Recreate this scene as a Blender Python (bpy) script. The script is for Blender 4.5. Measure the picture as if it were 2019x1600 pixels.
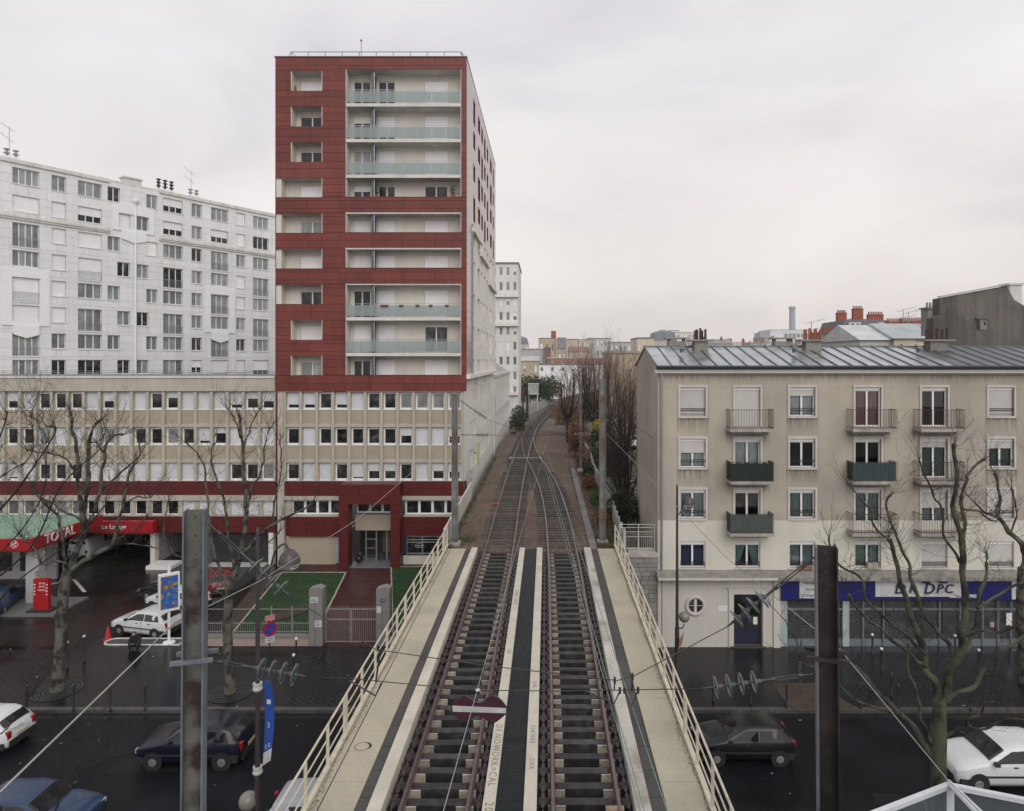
import bpy, math, random
from mathutils import Vector, Matrix, noise as mnoise
random.seed(7)
R = math.radians
for o in list(bpy.data.objects): bpy.data.objects.remove(o)
SC = bpy.context.scene
COL = SC.collection
# ------------------------------------------------------------------ camera
F, CX, CY, CAMZ = 1300.0, 1078.0, 712.0, 15.4          # focal length and principal point on a 2019 px wide picture, eye height
cam = bpy.data.cameras.new('camera'); camo = bpy.data.objects.new('camera', cam); COL.objects.link(camo)
cam.sensor_fit = 'HORIZONTAL'; cam.sensor_width = 36; cam.lens = F / 2019 * 36
cam.shift_x = -(CX - 1009.5) / 2019; cam.shift_y = -(800 - CY) / 2019
cam.clip_end = 6000; cam.clip_start = 0.1
camo.location = (0, 0, CAMZ); camo.rotation_euler = (R(90), 0, 0)
SC.camera = camo
# ------------------------------------------------------------------ sky and light: bright winter overcast
SUN_EL, SUN_AZ = R(36), R(160)
w = bpy.data.worlds.new('World'); SC.world = w; w.use_nodes = True
nt = w.node_tree; nt.nodes.clear()
def wn(t, **k):
    n = nt.nodes.new(t)
    for a, b in k.items(): setattr(n, a, b)
    return n
bg = wn('ShaderNodeBackground'); out = wn('ShaderNodeOutputWorld'); tc = wn('ShaderNodeTexCoord')
sky = wn('ShaderNodeTexSky', sky_type='NISHITA', sun_disc=False, sun_elevation=SUN_EL, sun_rotation=SUN_AZ)
skm = wn('ShaderNodeVectorMath', operation='SCALE'); skm.inputs['Scale'].default_value = 0.10
nt.links.new(sky.outputs[0], skm.inputs[0])
mp = wn('ShaderNodeMapping'); mp.inputs['Scale'].default_value = (1.0, 1.0, 2.6)
nt.links.new(tc.outputs['Generated'], mp.inputs[0])
n1 = wn('ShaderNodeTexNoise'); n1.inputs['Scale'].default_value = 1.9; n1.inputs['Detail'].default_value = 8; n1.inputs['Roughness'].default_value = 0.5; n1.inputs['Distortion'].default_value = 0.4
nt.links.new(mp.outputs[0], n1.inputs['Vector'])
n2 = wn('ShaderNodeTexNoise'); n2.inputs['Scale'].default_value = 0.9; n2.inputs['Detail'].default_value = 3
nt.links.new(mp.outputs[0], n2.inputs['Vector'])
cr = wn('ShaderNodeValToRGB')
cr.color_ramp.elements[0].position = 0.30; cr.color_ramp.elements[0].color = (0.65, 0.64, 0.67, 1)
cr.color_ramp.elements[1].position = 0.66; cr.color_ramp.elements[1].color = (0.90, 0.885, 0.885, 1)
e = cr.color_ramp.elements.new(0.5); e.color = (0.83, 0.81, 0.815, 1)
nt.links.new(n1.outputs[0], cr.inputs[0])
sx = wn('ShaderNodeSeparateXYZ'); nt.links.new(tc.outputs['Generated'], sx.inputs[0])
hz = wn('ShaderNodeMapRange'); hz.inputs['From Min'].default_value = -0.05; hz.inputs['From Max'].default_value = 0.42
nt.links.new(sx.outputs['Z'], hz.inputs[0])
hc = wn('ShaderNodeValToRGB')                       # warm pale band at the horizon, cooler and brighter overhead
hc.color_ramp.elements[0].color = (1.07, 1.0, 0.945, 1); hc.color_ramp.elements[1].color = (1.05, 1.045, 1.06, 1)
nt.links.new(hz.outputs[0], hc.inputs[0])
mm = wn('ShaderNodeMix', data_type='RGBA', blend_type='MULTIPLY'); mm.inputs[0].default_value = 1
nt.links.new(cr.outputs[0], mm.inputs[6]); nt.links.new(hc.outputs[0], mm.inputs[7])
cov = wn('ShaderNodeMapRange'); cov.inputs['From Min'].default_value = 0.3; cov.inputs['From Max'].default_value = 0.7; cov.inputs['To Min'].default_value = 0.90; cov.inputs['To Max'].default_value = 1.0
nt.links.new(n2.outputs[0], cov.inputs[0])
mx = wn('ShaderNodeMix', data_type='RGBA'); nt.links.new(cov.outputs[0], mx.inputs[0])
nt.links.new(skm.outputs[0], mx.inputs[6]); nt.links.new(mm.outputs[2], mx.inputs[7])
nt.links.new(mx.outputs[2], bg.inputs[0]); bg.inputs[1].default_value = 1.0
nt.links.new(bg.outputs[0], out.inputs[0])
sl = bpy.data.lights.new('sun', 'SUN'); sl.energy = 1.45; sl.angle = R(50); sl.color = (1.0, 0.965, 0.92)
so = bpy.data.objects.new('sun', sl); COL.objects.link(so)
# sun behind the camera, high and a little to the right
so.rotation_euler = (R(90) - SUN_EL, 0, R(20))
SC.view_settings.view_transform = 'Standard'; SC.view_settings.look = 'None'; SC.view_settings.gamma = 1
SC.view_settings.use_curve_mapping = False
SC.view_settings.exposure = 0.0
SC.render.engine = 'CYCLES'
try:
    SC.cycles.max_bounces = 6; SC.cycles.diffuse_bounces = 3; SC.cycles.glossy_bounces = 3; SC.cycles.transmission_bounces = 4; SC.cycles.transparent_max_bounces = 12
except Exception: pass

# ------------------------------------------------------------------ helpers
def P(x, y, Y):                 # the point seen at photograph pixel (x, y) at the distance Y
    return Vector(((x - CX) / F * Y, Y, CAMZ - (y - CY) / F * Y))
def PG(x, y, z=0.0):            # the point seen at (x, y) on the level plane z
    Y = F * (CAMZ - z) / (y - CY)
    return Vector(((x - CX) / F * Y, Y, z))
MAT = {}
def mat(name, col, rough=0.75, var=0.14, scale=2.0, fine=0.06, bump=0.0, bscale=40.0, metal=0.0, spec=0.5, streak=0.0, rnd=0.0, col2=None, c2scale=0.6, c2pos=(0.45, 0.62), coat=0.0, rvar=0.0, alpha=1.0):
    if name in MAT: return MAT[name]
    m = bpy.data.materials.new(name); m.use_nodes = True; MAT[name] = m
    t = m.node_tree; N = t.nodes; L = t.links.new
    b = N['Principled BSDF']; b.inputs['Roughness'].default_value = rough; b.inputs['Metallic'].default_value = metal
    b.inputs['Specular IOR Level'].default_value = spec
    if coat: b.inputs['Coat Weight'].default_value = coat; b.inputs['Coat Roughness'].default_value = 0.06
    if alpha < 1: b.inputs['Alpha'].default_value = alpha
    g = N.new('ShaderNodeNewGeometry')
    def mr(src, a, c, lo=0.25, hi=0.75):
        q = N.new('ShaderNodeMapRange'); q.inputs[1].default_value = lo; q.inputs[2].default_value = hi; q.inputs[3].default_value = a; q.inputs[4].default_value = c; L(src, q.inputs[0]); return q.outputs[0]
    def nz(s, d=4, sc3=None):
        q = N.new('ShaderNodeTexNoise'); q.inputs['Scale'].default_value = s; q.inputs['Detail'].default_value = d
        if sc3:
            mpn = N.new('ShaderNodeMapping'); mpn.inputs['Scale'].default_value = sc3; L(g.outputs['Position'], mpn.inputs[0]); L(mpn.outputs[0], q.inputs['Vector'])
        else: L(g.outputs['Position'], q.inputs['Vector'])
        return q.outputs[0]
    def mul(a, c):
        q = N.new('ShaderNodeMath'); q.operation = 'MULTIPLY'; L(a, q.inputs[0]); L(c, q.inputs[1]); return q.outputs[0]
    f = mr(nz(scale, 5), 1 - var, 1 + var)
    if fine: f = mul(f, mr(nz(scale * 14, 3), 1 - fine, 1 + fine))
    if streak:
        f = mul(f, mr(nz(1.0, 5, (2.2, 2.2, 0.16)), 1 - streak, 1 + streak * 0.3, 0.3, 0.62))
    if rnd:
        oi = N.new('ShaderNodeObjectInfo'); f = mul(f, mr(oi.outputs['Random'], 1 - rnd, 1 + rnd, 0, 1))
    rgb = N.new('ShaderNodeRGB'); rgb.outputs[0].default_value = (*col, 1); c = rgb.outputs[0]
    if col2:
        mixc = N.new('ShaderNodeMix'); mixc.data_type = 'RGBA'; L(mr(nz(c2scale, 6), 0, 1, *c2pos), mixc.inputs[0])
        L(c, mixc.inputs[6]); mixc.inputs[7].default_value = (*col2, 1); c = mixc.outputs[2]
    vm = N.new('ShaderNodeVectorMath'); vm.operation = 'SCALE'; L(c, vm.inputs[0]); L(f, vm.inputs['Scale'])
    L(vm.outputs[0], b.inputs['Base Color'])
    if rvar: L(mr(nz(scale * 0.7, 4), max(0.03, rough - rvar), min(1, rough + rvar), 0.35, 0.65), b.inputs['Roughness'])
    if bump:
        bp = N.new('ShaderNodeBump'); bp.inputs['Strength'].default_value = bump; bp.inputs['Distance'].default_value = 0.02; L(nz(bscale, 3), bp.inputs['Height']); L(bp.outputs[0], b.inputs['Normal'])
    return m
def glassmat(name, tint=(0.9, 0.95, 0.95), frost=0.0):
    if name in MAT: return MAT[name]
    m = bpy.data.materials.new(name); m.use_nodes = True; MAT[name] = m
    t = m.node_tree; N = t.nodes; L = t.links.new; N.clear()
    o = N.new('ShaderNodeOutputMaterial'); mixs = N.new('ShaderNodeMixShader'); tr = N.new('ShaderNodeBsdfTransparent'); gl = N.new('ShaderNodeBsdfGlossy'); fr = N.new('ShaderNodeFresnel')
    fr.inputs[0].default_value = 1.5; tr.inputs[0].default_value = (*tint, 1); gl.inputs['Roughness'].default_value = 0.02
    L(fr.outputs[0], mixs.inputs[0]); L(tr.outputs[0], mixs.inputs[1]); L(gl.outputs[0], mixs.inputs[2])
    last = mixs.outputs[0]
    if frost:
        df = N.new('ShaderNodeBsdfDiffuse'); df.inputs[0].default_value = (*[c * 0.75 for c in tint], 1)
        m2 = N.new('ShaderNodeMixShader'); m2.inputs[0].default_value = frost; L(last, m2.inputs[1]); L(df.outputs[0], m2.inputs[2]); last = m2.outputs[0]
    L(last, o.inputs[0]); return m

WM = {}                          # world matrices by object name
def _place(o, Mw, parent):
    if parent is not None:
        o.parent = parent; o.matrix_basis = WM[parent.name].inverted() @ Mw
    else: o.matrix_basis = Mw
    WM[o.name] = Mw.copy()
def tag(o, label=None, cat=None, group=None, kind=None):
    if label: o['label'] = label
    if cat: o['category'] = cat
    if group: o['group'] = group
    if kind: o['kind'] = kind
    return o
def empty(name, loc, label=None, cat=None, group=None, rz=0.0):
    o = bpy.data.objects.new(name, None); COL.objects.link(o); o.empty_display_size = 0.3
    _place(o, Matrix.Translation(loc) @ Matrix.Rotation(rz, 4, 'Z'), None)
    return tag(o, label, cat, group)
I4 = Matrix.Identity(4)
class MB:
    def __init__(s): s.v = []; s.f = []; s.mi = []; s.cur = 0
    def add(s, vs, fs, M=None):
        n = len(s.v)
        if M is not None: vs = [M @ Vector(q) for q in vs]
        s.v += [tuple(q) for q in vs]; s.f += [tuple(i + n for i in f) for f in fs]; s.mi += [s.cur] * len(fs); return s
    def box(s, x0, x1, y0, y1, z0, z1, M=None):
        return s.add([(x0,y0,z0),(x1,y0,z0),(x1,y1,z0),(x0,y1,z0),(x0,y0,z1),(x1,y0,z1),(x1,y1,z1),(x0,y1,z1)],
                     [(3,2,1,0),(4,5,6,7),(0,1,5,4),(1,2,6,5),(2,3,7,6),(3,0,4,7)], M)
    def quad(s, a, b, c, d): return s.add([a, b, c, d], [(0,1,2,3)])
    def prism(s, pts, z0, z1, M=None):        # polygon in x,y extruded along z
        n = len(pts)
        a = sum(pts[i][0]*pts[(i+1)%n][1]-pts[(i+1)%n][0]*pts[i][1] for i in range(n))
        if a < 0: pts = pts[::-1]
        return s.add([(p[0],p[1],z0) for p in pts]+[(p[0],p[1],z1) for p in pts],
              [tuple(range(n-1,-1,-1)), tuple(range(n,2*n))]+[(i,(i+1)%n,n+(i+1)%n,n+i) for i in range(n)], M)
    def tube(s, pts, rad, n=6, cap=True):
        pts = [Vector(p) for p in pts]; m = len(pts)
        if not isinstance(rad, (list, tuple)): rad = [rad]*m
        vs = []; up = Vector((0.13, 0.21, 0.97))
        for i, p in enumerate(pts):
            d = (pts[min(i+1,m-1)] - pts[max(i-1,0)])
            if d.length < 1e-7: d = Vector((0,0,1))
            d.normalize(); a = d.cross(up)
            if a.length < 0.15: a = d.cross(Vector((1,0.1,0)))
            a.normalize(); b = d.cross(a)
            vs += [p + (a*math.cos(2*math.pi*k/n) + b*math.sin(2*math.pi*k/n))*rad[i] for k in range(n)]
        fs = []
        for i in range(m-1):
            for k in range(n):
                fs.append((i*n+k, i*n+(k+1)%n, (i+1)*n+(k+1)%n, (i+1)*n+k))
        if cap: fs += [tuple(range(n-1,-1,-1)), tuple((m-1)*n+k for k in range(n))]
        return s.add(vs, fs)
    def lathe(s, prof, n=16, M=None, cap=True):  # profile (r, z) around z
        vs = []; fs = []; m = len(prof)
        for r, z in prof: vs += [(r*math.cos(2*math.pi*k/n), r*math.sin(2*math.pi*k/n), z) for k in range(n)]
        for i in range(m-1):
            for k in range(n): fs.append((i*n+k, i*n+(k+1)%n, (i+1)*n+(k+1)%n, (i+1)*n+k))
        if cap: fs += [tuple(range(n-1,-1,-1)), tuple((m-1)*n+k for k in range(n))]
        return s.add(vs, fs, M)
    def sphere(s, c, r, n=12, m=8, sz=1.0):
        prof = [(max(1e-4, r*math.sin(math.pi*i/m)), -r*sz*math.cos(math.pi*i/m)) for i in range(m+1)]
        return s.lathe(prof, n, Matrix.Translation(c), cap=False)
    def mesh(s, name, mats, smooth=False):
        me = bpy.data.meshes.new(name); me.from_pydata(s.v, [], s.f)
        for q in (mats if isinstance(mats, (list, tuple)) else [mats]): me.materials.append(q)
        if any(s.mi): me.polygons.foreach_set('material_index', s.mi)
        if smooth: me.polygons.foreach_set('use_smooth', [True]*len(me.polygons))
        me.update(); return me
    def build(s, name, mats, parent=None, M=None, smooth=False, **kw):
        return link(name, s.mesh(name, mats, smooth), parent, M, **kw)
def link(name, me, parent=None, M=None, label=None, cat=None, group=None, kind=None):
    o = bpy.data.objects.new(name, me); COL.objects.link(o); _place(o, M if M is not None else I4, parent)
    return tag(o, label, cat, group, kind)
_UB = {}
def boxp(name, parent, M, x0, x1, y0, y1, z0, z1, material, **kw):   # a box-shaped part sharing one mesh per material
    k = material.name
    if k not in _UB: _UB[k] = MB().box(-.5,.5,-.5,.5,-.5,.5).mesh('piece_' + k, material)
    Mw = M @ Matrix.Translation(((x0+x1)/2,(y0+y1)/2,(z0+z1)/2)) @ Matrix.Diagonal((max(x1-x0,1e-4), max(y1-y0,1e-4), max(z1-z0,1e-4), 1))
    return link(name, _UB[k], parent, Mw, **kw)
def frame(o, rz=0.0): return Matrix.Translation(o) @ Matrix.Rotation(rz, 4, 'Z')   # facade frame: x along the wall, y inwards, z up
def wall_holes(mb, u0, u1, z0, z1, holes, y=0.0, rev=0.25):
    us = sorted({u0, u1} | {min(max(h[i], u0), u1) for h in holes for i in (0, 1)})
    zs = sorted({z0, z1} | {min(max(h[i], z0), z1) for h in holes for i in (2, 3)})
    for j in range(len(zs)-1):
        run = None
        for i in range(len(us)-1):
            cu, cz = (us[i]+us[i+1])/2, (zs[j]+zs[j+1])/2
            ins = any(h[0] < cu < h[1] and h[2] < cz < h[3] for h in holes)
            if not ins and run is None: run = us[i]
            if ins and run is not None:
                mb.quad((run,y,zs[j]),(us[i],y,zs[j]),(us[i],y,zs[j+1]),(run,y,zs[j+1])); run = None
        if run is not None: mb.quad((run,y,zs[j]),(u1,y,zs[j]),(u1,y,zs[j+1]),(run,y,zs[j+1]))
    for h in holes:
        a, b, c, d = h[:4]; r = h[4] if len(h) > 4 else rev
        mb.quad((a,y,c),(a,y+r,c),(a,y+r,d),(a,y,d)); mb.quad((b,y,d),(b,y+r,d),(b,y+r,c),(b,y,c))
        mb.quad((a,y,d),(a,y+r,d),(b,y+r,d),(b,y,d)); mb.quad((a,y,c),(b,y,c),(b,y+r,c),(a,y+r,c))
    return mb
def panelize(parent, M, u0, u1, z0, z1, holes, ph, pw, thick, gap, material, name='panel', zoff=0.0, single=300):
    zl = []; z = z0 + zoff
    while z < z1 - 0.05: zl.append(z); z += ph
    he = sorted({min(max(h[i], z0), z1) for h in holes for i in (2, 3)} | {z0, z1})
    zs = sorted(set(he) | {q for q in zl if all(abs(q - e) > ph*0.3 for e in he)})
    cells = []
    for j in range(len(zs)-1):
        cz = (zs[j]+zs[j+1])/2; iv = [(u0, u1)]
        for h in holes:
            if h[2] < cz < h[3]:
                nv = []
                for a, b in iv:
                    if h[1] <= a or h[0] >= b: nv.append((a, b)); continue
                    if h[0] > a: nv.append((a, h[0]))
                    if h[1] < b: nv.append((h[1], b))
                iv = nv
        for a, b in iv:
            n = max(1, round((b-a)/pw))
            for k in range(n): cells.append((a+(b-a)*k/n, a+(b-a)*(k+1)/n, zs[j], zs[j+1]))
    cells.sort(key=lambda c: -(c[1]-c[0])*(c[3]-c[2]))
    g = gap/2
    for c in cells[:single]: boxp(name, parent, M, c[0]+g, c[1]-g, -thick, 0.005, c[2]+g, c[3]-g, material)
    if cells[single:]:
        mb = MB()
        for c in cells[single:]: mb.box(c[0]+g, c[1]-g, -thick, 0.005, c[2]+g, c[3]-g)
        mb.build(name, material, parent, M, kind='stuff')
def text_mesh(txt, size, material, extrude=0.01, align='CENTER', shear=0.0, space=1.0):
    c = bpy.data.curves.new('t', 'FONT'); c.body = txt; c.size = size; c.extrude = extrude; c.align_x = align; c.align_y = 'CENTER'; c.shear = shear; c.space_character = space; c.resolution_u = 3
    o = bpy.data.objects.new('t', c); COL.objects.link(o)
    dg = bpy.context.evaluated_depsgraph_get(); me = bpy.data.meshes.new_from_object(o.evaluated_get(dg))
    bpy.data.objects.remove(o); bpy.data.curves.remove(c); me.materials.clear(); me.materials.append(material); return me
FLAT = Matrix.Rotation(R(90), 4, 'X')       # text standing upright, facing -y

# ------------------------------------------------------------------ common materials
WHITEP = mat('white_pvc', (0.78,0.78,0.78), 0.4, 0.05)
SHUT = [mat('roller_shutter_white', (0.82,0.82,0.83), 0.45, 0.05, rnd=0.05)]
SHUT_BLUISH = mat('roller_shutter_bluish', (0.60,0.61,0.64), 0.45, 0.06, rnd=0.06); SHUT_GREY = mat('roller_shutter_grey', (0.52,0.505,0.48), 0.5, 0.06, rnd=0.06)
PANE = mat('window_glass_dark', (0.010,0.011,0.013), 0.04, 0.3, 0.5, spec=0.6, rnd=0.5, col2=(0.085,0.085,0.08), c2scale=1.7, c2pos=(0.50,0.72))  # grey patches in the base colour imitate reflections and curtains in the glass
PANEC = mat('window_glass_curtain', (0.22,0.24,0.24), 0.06, 0.35, 1.5, spec=0.6, rnd=0.35, coat=1.0, streak=0.3)
CURT = {k: mat('curtain_'+k, c, 0.9, 0.2, 3.0, rnd=0.1) for k, c in dict(white=(0.62,0.66,0.64), blue=(0.03,0.045,0.16), green=(0.20,0.30,0.27), grey=(0.25,0.30,0.32), pink=(0.35,0.17,0.17), teal=(0.09,0.16,0.15)).items()}
GLASS = glassmat('clear_window_glass', (0.92,0.95,0.95))
STEELG = mat('galvanised_steel', (0.33,0.36,0.39), 0.45, 0.2, 4, metal=0.7)
DARKM = mat('dark_painted_metal', (0.025,0.025,0.03), 0.45, 0.2, 5)
BLACKRUB = mat('black_rubber', (0.015,0.015,0.015), 0.7)
_WF = {}
def window(parent, M, u0, u1, z0, z1, y=0.2, cols=2, shut=0.0, pane='dark', fw=0.05, framemat=None, curtain=None, name='window', sill=None, rail=0.0, shutbox=0.0):
    w_, h_ = round(u1-u0, 3), round(z1-z0, 3); fm = framemat or WHITEP
    hz1 = h_ - shutbox; zb = 0.0
    key = (w_, h_, cols, fw, fm.name, shutbox)
    if key not in _WF:
        mb = MB(); mb.box(0,w_,0,.06,0,fw); mb.box(0,w_,0,.06,hz1-fw,hz1); 
        for k in range(cols+1):
            c = fw/2 + (w_-fw)*k/cols; hw = fw/2 if k in (0, cols) else fw*0.8
            mb.box(c-hw, c+hw, 0.002 if 0 < k < cols else 0, .062, fw*.98, hz1-fw*.98)
        if shutbox: mb.box(0, w_, -0.06, .06, hz1, h_)
        _WF[key] = mb.mesh('window_frame', fm)
    Mw = M @ Matrix.Translation((u0, y, z0))
    o = link(name, _WF[key], parent, Mw)
    vis0 = h_ * 0.0; stop = hz1 * (1 - shut)
    if shut < 0.97:
        for k in range(cols):
            a = fw/2 + (w_-fw)*k/cols + fw*.5; b = fw/2 + (w_-fw)*(k+1)/cols - fw*.5
            boxp('pane', o, Mw, a, b, 0.03, 0.04, fw*.9, hz1-fw*.9, {'dark':PANE,'curtain':PANEC,'clear':GLASS}[pane if not curtain else 'clear'])
    if curtain:
        mb = MB(); n = 44; a, b = fw, w_-fw; mid = (a+b)/2; gp = 0.04 if curtain[1] == 'closed' else 0.0
        segs = [(a, mid-0.03), (mid+0.03, b)]
        for s_, (p, q) in enumerate(segs):
            prev = None
            for k in range(n//2+1):
                t = k/(n//2); x = p+(q-p)*t; yy = 0.16 + 0.035*math.sin(t*34+s_) + 0.015*math.sin(t*13)
                xl = x
                if curtain[1] == 'tied':       # gathered to the sides towards the sill
                    tgt = p if s_ == 0 else q; xl = tgt + (x-tgt)*0.38
                cur = ((x, yy, hz1-.05), ((x+xl)/2 if curtain[1]=='tied' else x, yy+.01, hz1*.5), (xl, yy+.02, .05))
                if prev:
                    mb.quad(prev[0], cur[0], cur[1], prev[1]); mb.quad(prev[1], cur[1], cur[2], prev[2])
                prev = cur
        mb.build('curtain', CURT[curtain[0]], o, Mw, True)
    if shut > 0.03:
        s0 = stop + (fw if shut > 0.97 else 0); n = max(1, int((hz1 - s0)/0.055))
        k2 = ('shut', w_, round(hz1-s0, 3), SHUT[0].name)
        if k2 not in _WF:
            mb = MB(); H = hz1 - s0
            for i in range(n):
                a, b = H*i/n, H*(i+1)/n
                mb.quad((0.02,-.028,a),(w_-.02,-.028,a),(w_-.02,-.034,b-.006),(0.02,-.034,b-.006)); mb.quad((0.02,-.034,b-.006),(w_-.02,-.034,b-.006),(w_-.02,-.028,b),(0.02,-.028,b))
            mb.box(0.02, w_-.02, -.04, -.005, -0.03, 0.0)
            _WF[k2] = mb.mesh('roller_shutter', SHUT[0])
        link('roller_shutter', _WF[k2], o, Mw @ Matrix.Translation((0,0,s0)))
    if sill: boxp('sill', o, Mw, -0.08, w_+0.08, -y-0.06, 0.0, -0.07, 0.0, sill)
    if rail:
        key = ('rail', w_, rail)
        if key not in _WF:
            mb = MB(); yy = -y+0.06
            for zz in (rail, rail-0.1): mb.box(0.0, w_, yy-.015, yy+.015, zz-.015, zz+.015)
            mb.box(0.0, w_, yy-.01, yy+.01, 0.1, 0.12)
            _WF[key] = mb.mesh('guard_rail', DARKM)
        link('guard_rail', _WF[key], o, Mw)
    return o
# ================================================================== GROUND, ROAD, PAVEMENTS
ASPH = mat('wet_asphalt', (0.0075,0.008,0.011), 0.38, 0.3, 0.5, fine=0.3, bump=0.35, bscale=90, rvar=0.14, spec=0.09, col2=(0.013,0.014,0.018), c2scale=0.35, c2pos=(0.45,0.6))
PAVE = mat('wet_pavement', (0.011,0.0105,0.0135), 0.14, 0.3, 0.7, fine=0.25, bump=0.10, bscale=60, rvar=0.11, spec=0.28)
KERB = mat('granite_kerb', (0.07,0.067,0.065), 0.5, 0.25, 3, bump=0.2, rnd=0.12)
def paver_mat(name, ang):
    m = mat(name, (0.014,0.0135,0.016), 0.26, 0.3, 0.8, fine=0.3, rvar=0.12, spec=0.2)
    t = m.node_tree; N = t.nodes; L = t.links.new; b = N['Principled BSDF']
    g = N.new('ShaderNodeNewGeometry'); mpn = N.new('ShaderNodeMapping'); mpn.inputs['Rotation'].default_value = (0,0,R(ang)); L(g.outputs['Position'], mpn.inputs[0])
    br = N.new('ShaderNodeTexBrick'); br.inputs['Scale'].default_value = 1.0; br.inputs['Brick Width'].default_value = 0.5; br.inputs['Row Height'].default_value = 0.25; br.inputs['Mortar Size'].default_value = 0.018
    br.inputs['Color1'].default_value = (0.010,0.0095,0.012,1); br.inputs['Color2'].default_value = (0.014,0.0135,0.016,1); br.inputs['Mortar'].default_value = (0.036,0.035,0.036,1)
    L(mpn.outputs[0], br.inputs['Vector']); L(br.outputs[0], b.inputs['Base Color']); return m
PAVER = paver_mat('wet_cobbles_diagonal', 38)
GRND = mat('town_ground', (0.11,0.105,0.10), 0.9, 0.3, 0.05, fine=0.2)
mb = MB(); mb.quad((-1200,-150,-0.06),(1200,-150,-0.06),(1200,1600,-0.06),(-1200,1600,-0.06)); mb.build('ground', GRND, kind='structure')
YK, YF, YN = 28.8, 35.3, 16.4        # far kerb, building line, near kerb
mb = MB(); mb.box(-140,140,YN,YK,-0.05,0.0); mb.build('road', ASPH, kind='structure')
mb = MB(); mb.box(-140,140,YK+0.3,YF,-0.05,0.13); pav_far = mb.build('pavement_far', PAVE, kind='structure')
mb = MB(); mb.box(-140,140,-10,YN-0.3,-0.05,0.13); pav_near = mb.build('pavement_near', PAVE, kind='structure')
for (ya, yb, par) in ((YK, YK+0.3, pav_far), (YN-0.3, YN, pav_near)):
    x = -62.0
    while x < 46:
        boxp('kerbstone', par, I4, x, x+0.985, ya+0.003, yb-0.003, -0.04, 0.137, KERB); x += 1.0
def patch(name, pts, z, material, kind='structure', **kw):
    m_ = MB(); m_.add([(p[0],p[1],z) for p in pts], [tuple(range(len(pts)))])
    me = m_.mesh(name, material)
    if me.polygons[0].normal.z < 0: me.flip_normals()
    return link(name, me, None, I4, kind=kind, **kw)
def patch_px(name, px, z, material, **kw): return patch(name, [tuple(PG(x, y, z)) for x, y in px], z, material, **kw)
patch('paved_strip_left', [(-9.6,YK+.32),(-6.0,YK+.32),(-6.0,YF-.02),(-13.6,YF-.02),(-13.2,33.2),(-11.4,YK+.32)], 0.134, PAVER)
patch('paved_strip_forecourt', [(-60,YK+.32),(-24.4,YK+.32),(-25.6,YF-.5),(-60,YF-.5)], 0.134, PAVER)
patch('paved_strip_shop', [(11.2,YK+.32),(40,YK+.32),(40,YF-1.0),(13.6,YF-1.0)], 0.134, PAVER)
SOILD = mat('bare_tree_soil', (0.055,0.040,0.030), 0.9, 0.35, 2, fine=0.35, bump=0.6, bscale=25)
patch_px('soil_bed', [(1520,1347),(1606,1347),(1700,1402),(1562,1402)], 0.138, SOILD)
FORE = mat('forecourt_asphalt', (0.019,0.016,0.0145), 0.28, 0.35, 0.4, fine=0.25, rvar=0.2, spec=0.28, bump=0.12, col2=(0.011,0.011,0.014), c2scale=0.25)
patch('forecourt', [(-70,YF),(-17.9,YF),(-17.9,62),(-70,62)], 0.02, FORE)
# puddles and wet film lie lower in roughness only: part of the forecourt material
TAN = mat('tan_kerb', (0.42,0.35,0.28), 0.8, 0.15, 3)
PATH = mat('red_resin_path', (0.050,0.011,0.010), 0.55, 0.25, 1.2, fine=0.15, rvar=0.15)
LAWN = mat('lawn', (0.017,0.055,0.018), 0.95, 0.35, 1.2, fine=0.4, bump=0.8, bscale=45, col2=(0.05,0.055,0.024), c2scale=0.55, c2pos=(0.5,0.72))
patch('entrance_path', [(-17.8,YF),(-5.9,YF),(-5.9,49.8),(-17.8,49.8)], 0.03, PATH)
def lawn(name, pts, z=0.10):
    m_ = MB(); n = len(pts); m_.prism(pts, -0.02, z); o = m_.build(name, LAWN, kind='structure')
    for i in range(n):
        a, b = Vector((*pts[i],0)), Vector((*pts[(i+1)%n],0)); d = b-a; L_ = d.length
        boxp('edging', o, frame((a.x,a.y,0), math.atan2(d.y,d.x)), 0, L_, -0.05, 0.05, -0.02, z+0.03, TAN)
    rng = random.Random(len(name)); bl = MB()
    xs = [p[0] for p in pts]; ys = [p[1] for p in pts]
    def inside(x, y):
        c = False
        for i in range(n):
            (xa,ya),(xb,yb) = pts[i], pts[(i+1)%n]
            if (ya > y) != (yb > y) and x < (xb-xa)*(y-ya)/(yb-ya)+xa: c = not c
        return c
    k = 0
    while k < 9000:
        x, y = rng.uniform(min(xs),max(xs)), rng.uniform(min(ys),max(ys)); k += 1
        if not inside(x, y): continue
        h = rng.uniform(.03,.10); a = rng.uniform(0,6.28); s = rng.uniform(.01,.03); dx, dy = math.cos(a)*s, math.sin(a)*s
        bl.add([(x-dx,y-dy,z),(x+dx,y+dy,z),(x+rng.uniform(-.04,.04),y+rng.uniform(-.04,.04),z+h)], [(0,1,2)])
    g = bl.build('grass_blades', mat('grass_blades', (0.022,0.068,0.02), 0.8, 0.4, 3), None, kind='stuff', label='short green grass of the '+name.replace('_',' '), cat='grass')
    return o
A = PG(682,1132); B = PG(545,1132); C_ = PG(636,1278); D_ = PG(415,1278)
lawn('lawn_left', [(D_.x+0.6,YF+0.25),(-12.75,YF+0.25),(A.x,A.y),(B.x+0.4,B.y)])
A2 = PG(774,1117)
lawn('lawn_right', [(-8.3,YF+0.25),(-5.95,YF+0.25),(-5.95,49.0),(A2.x,49.0)])
patch('flower_bed', [(D_.x-0.3,YF+.3),(D_.x+0.5,YF+.3),(B.x+0.3,B.y),(B.x-1.0,B.y)], 0.06, SOILD)
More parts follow.
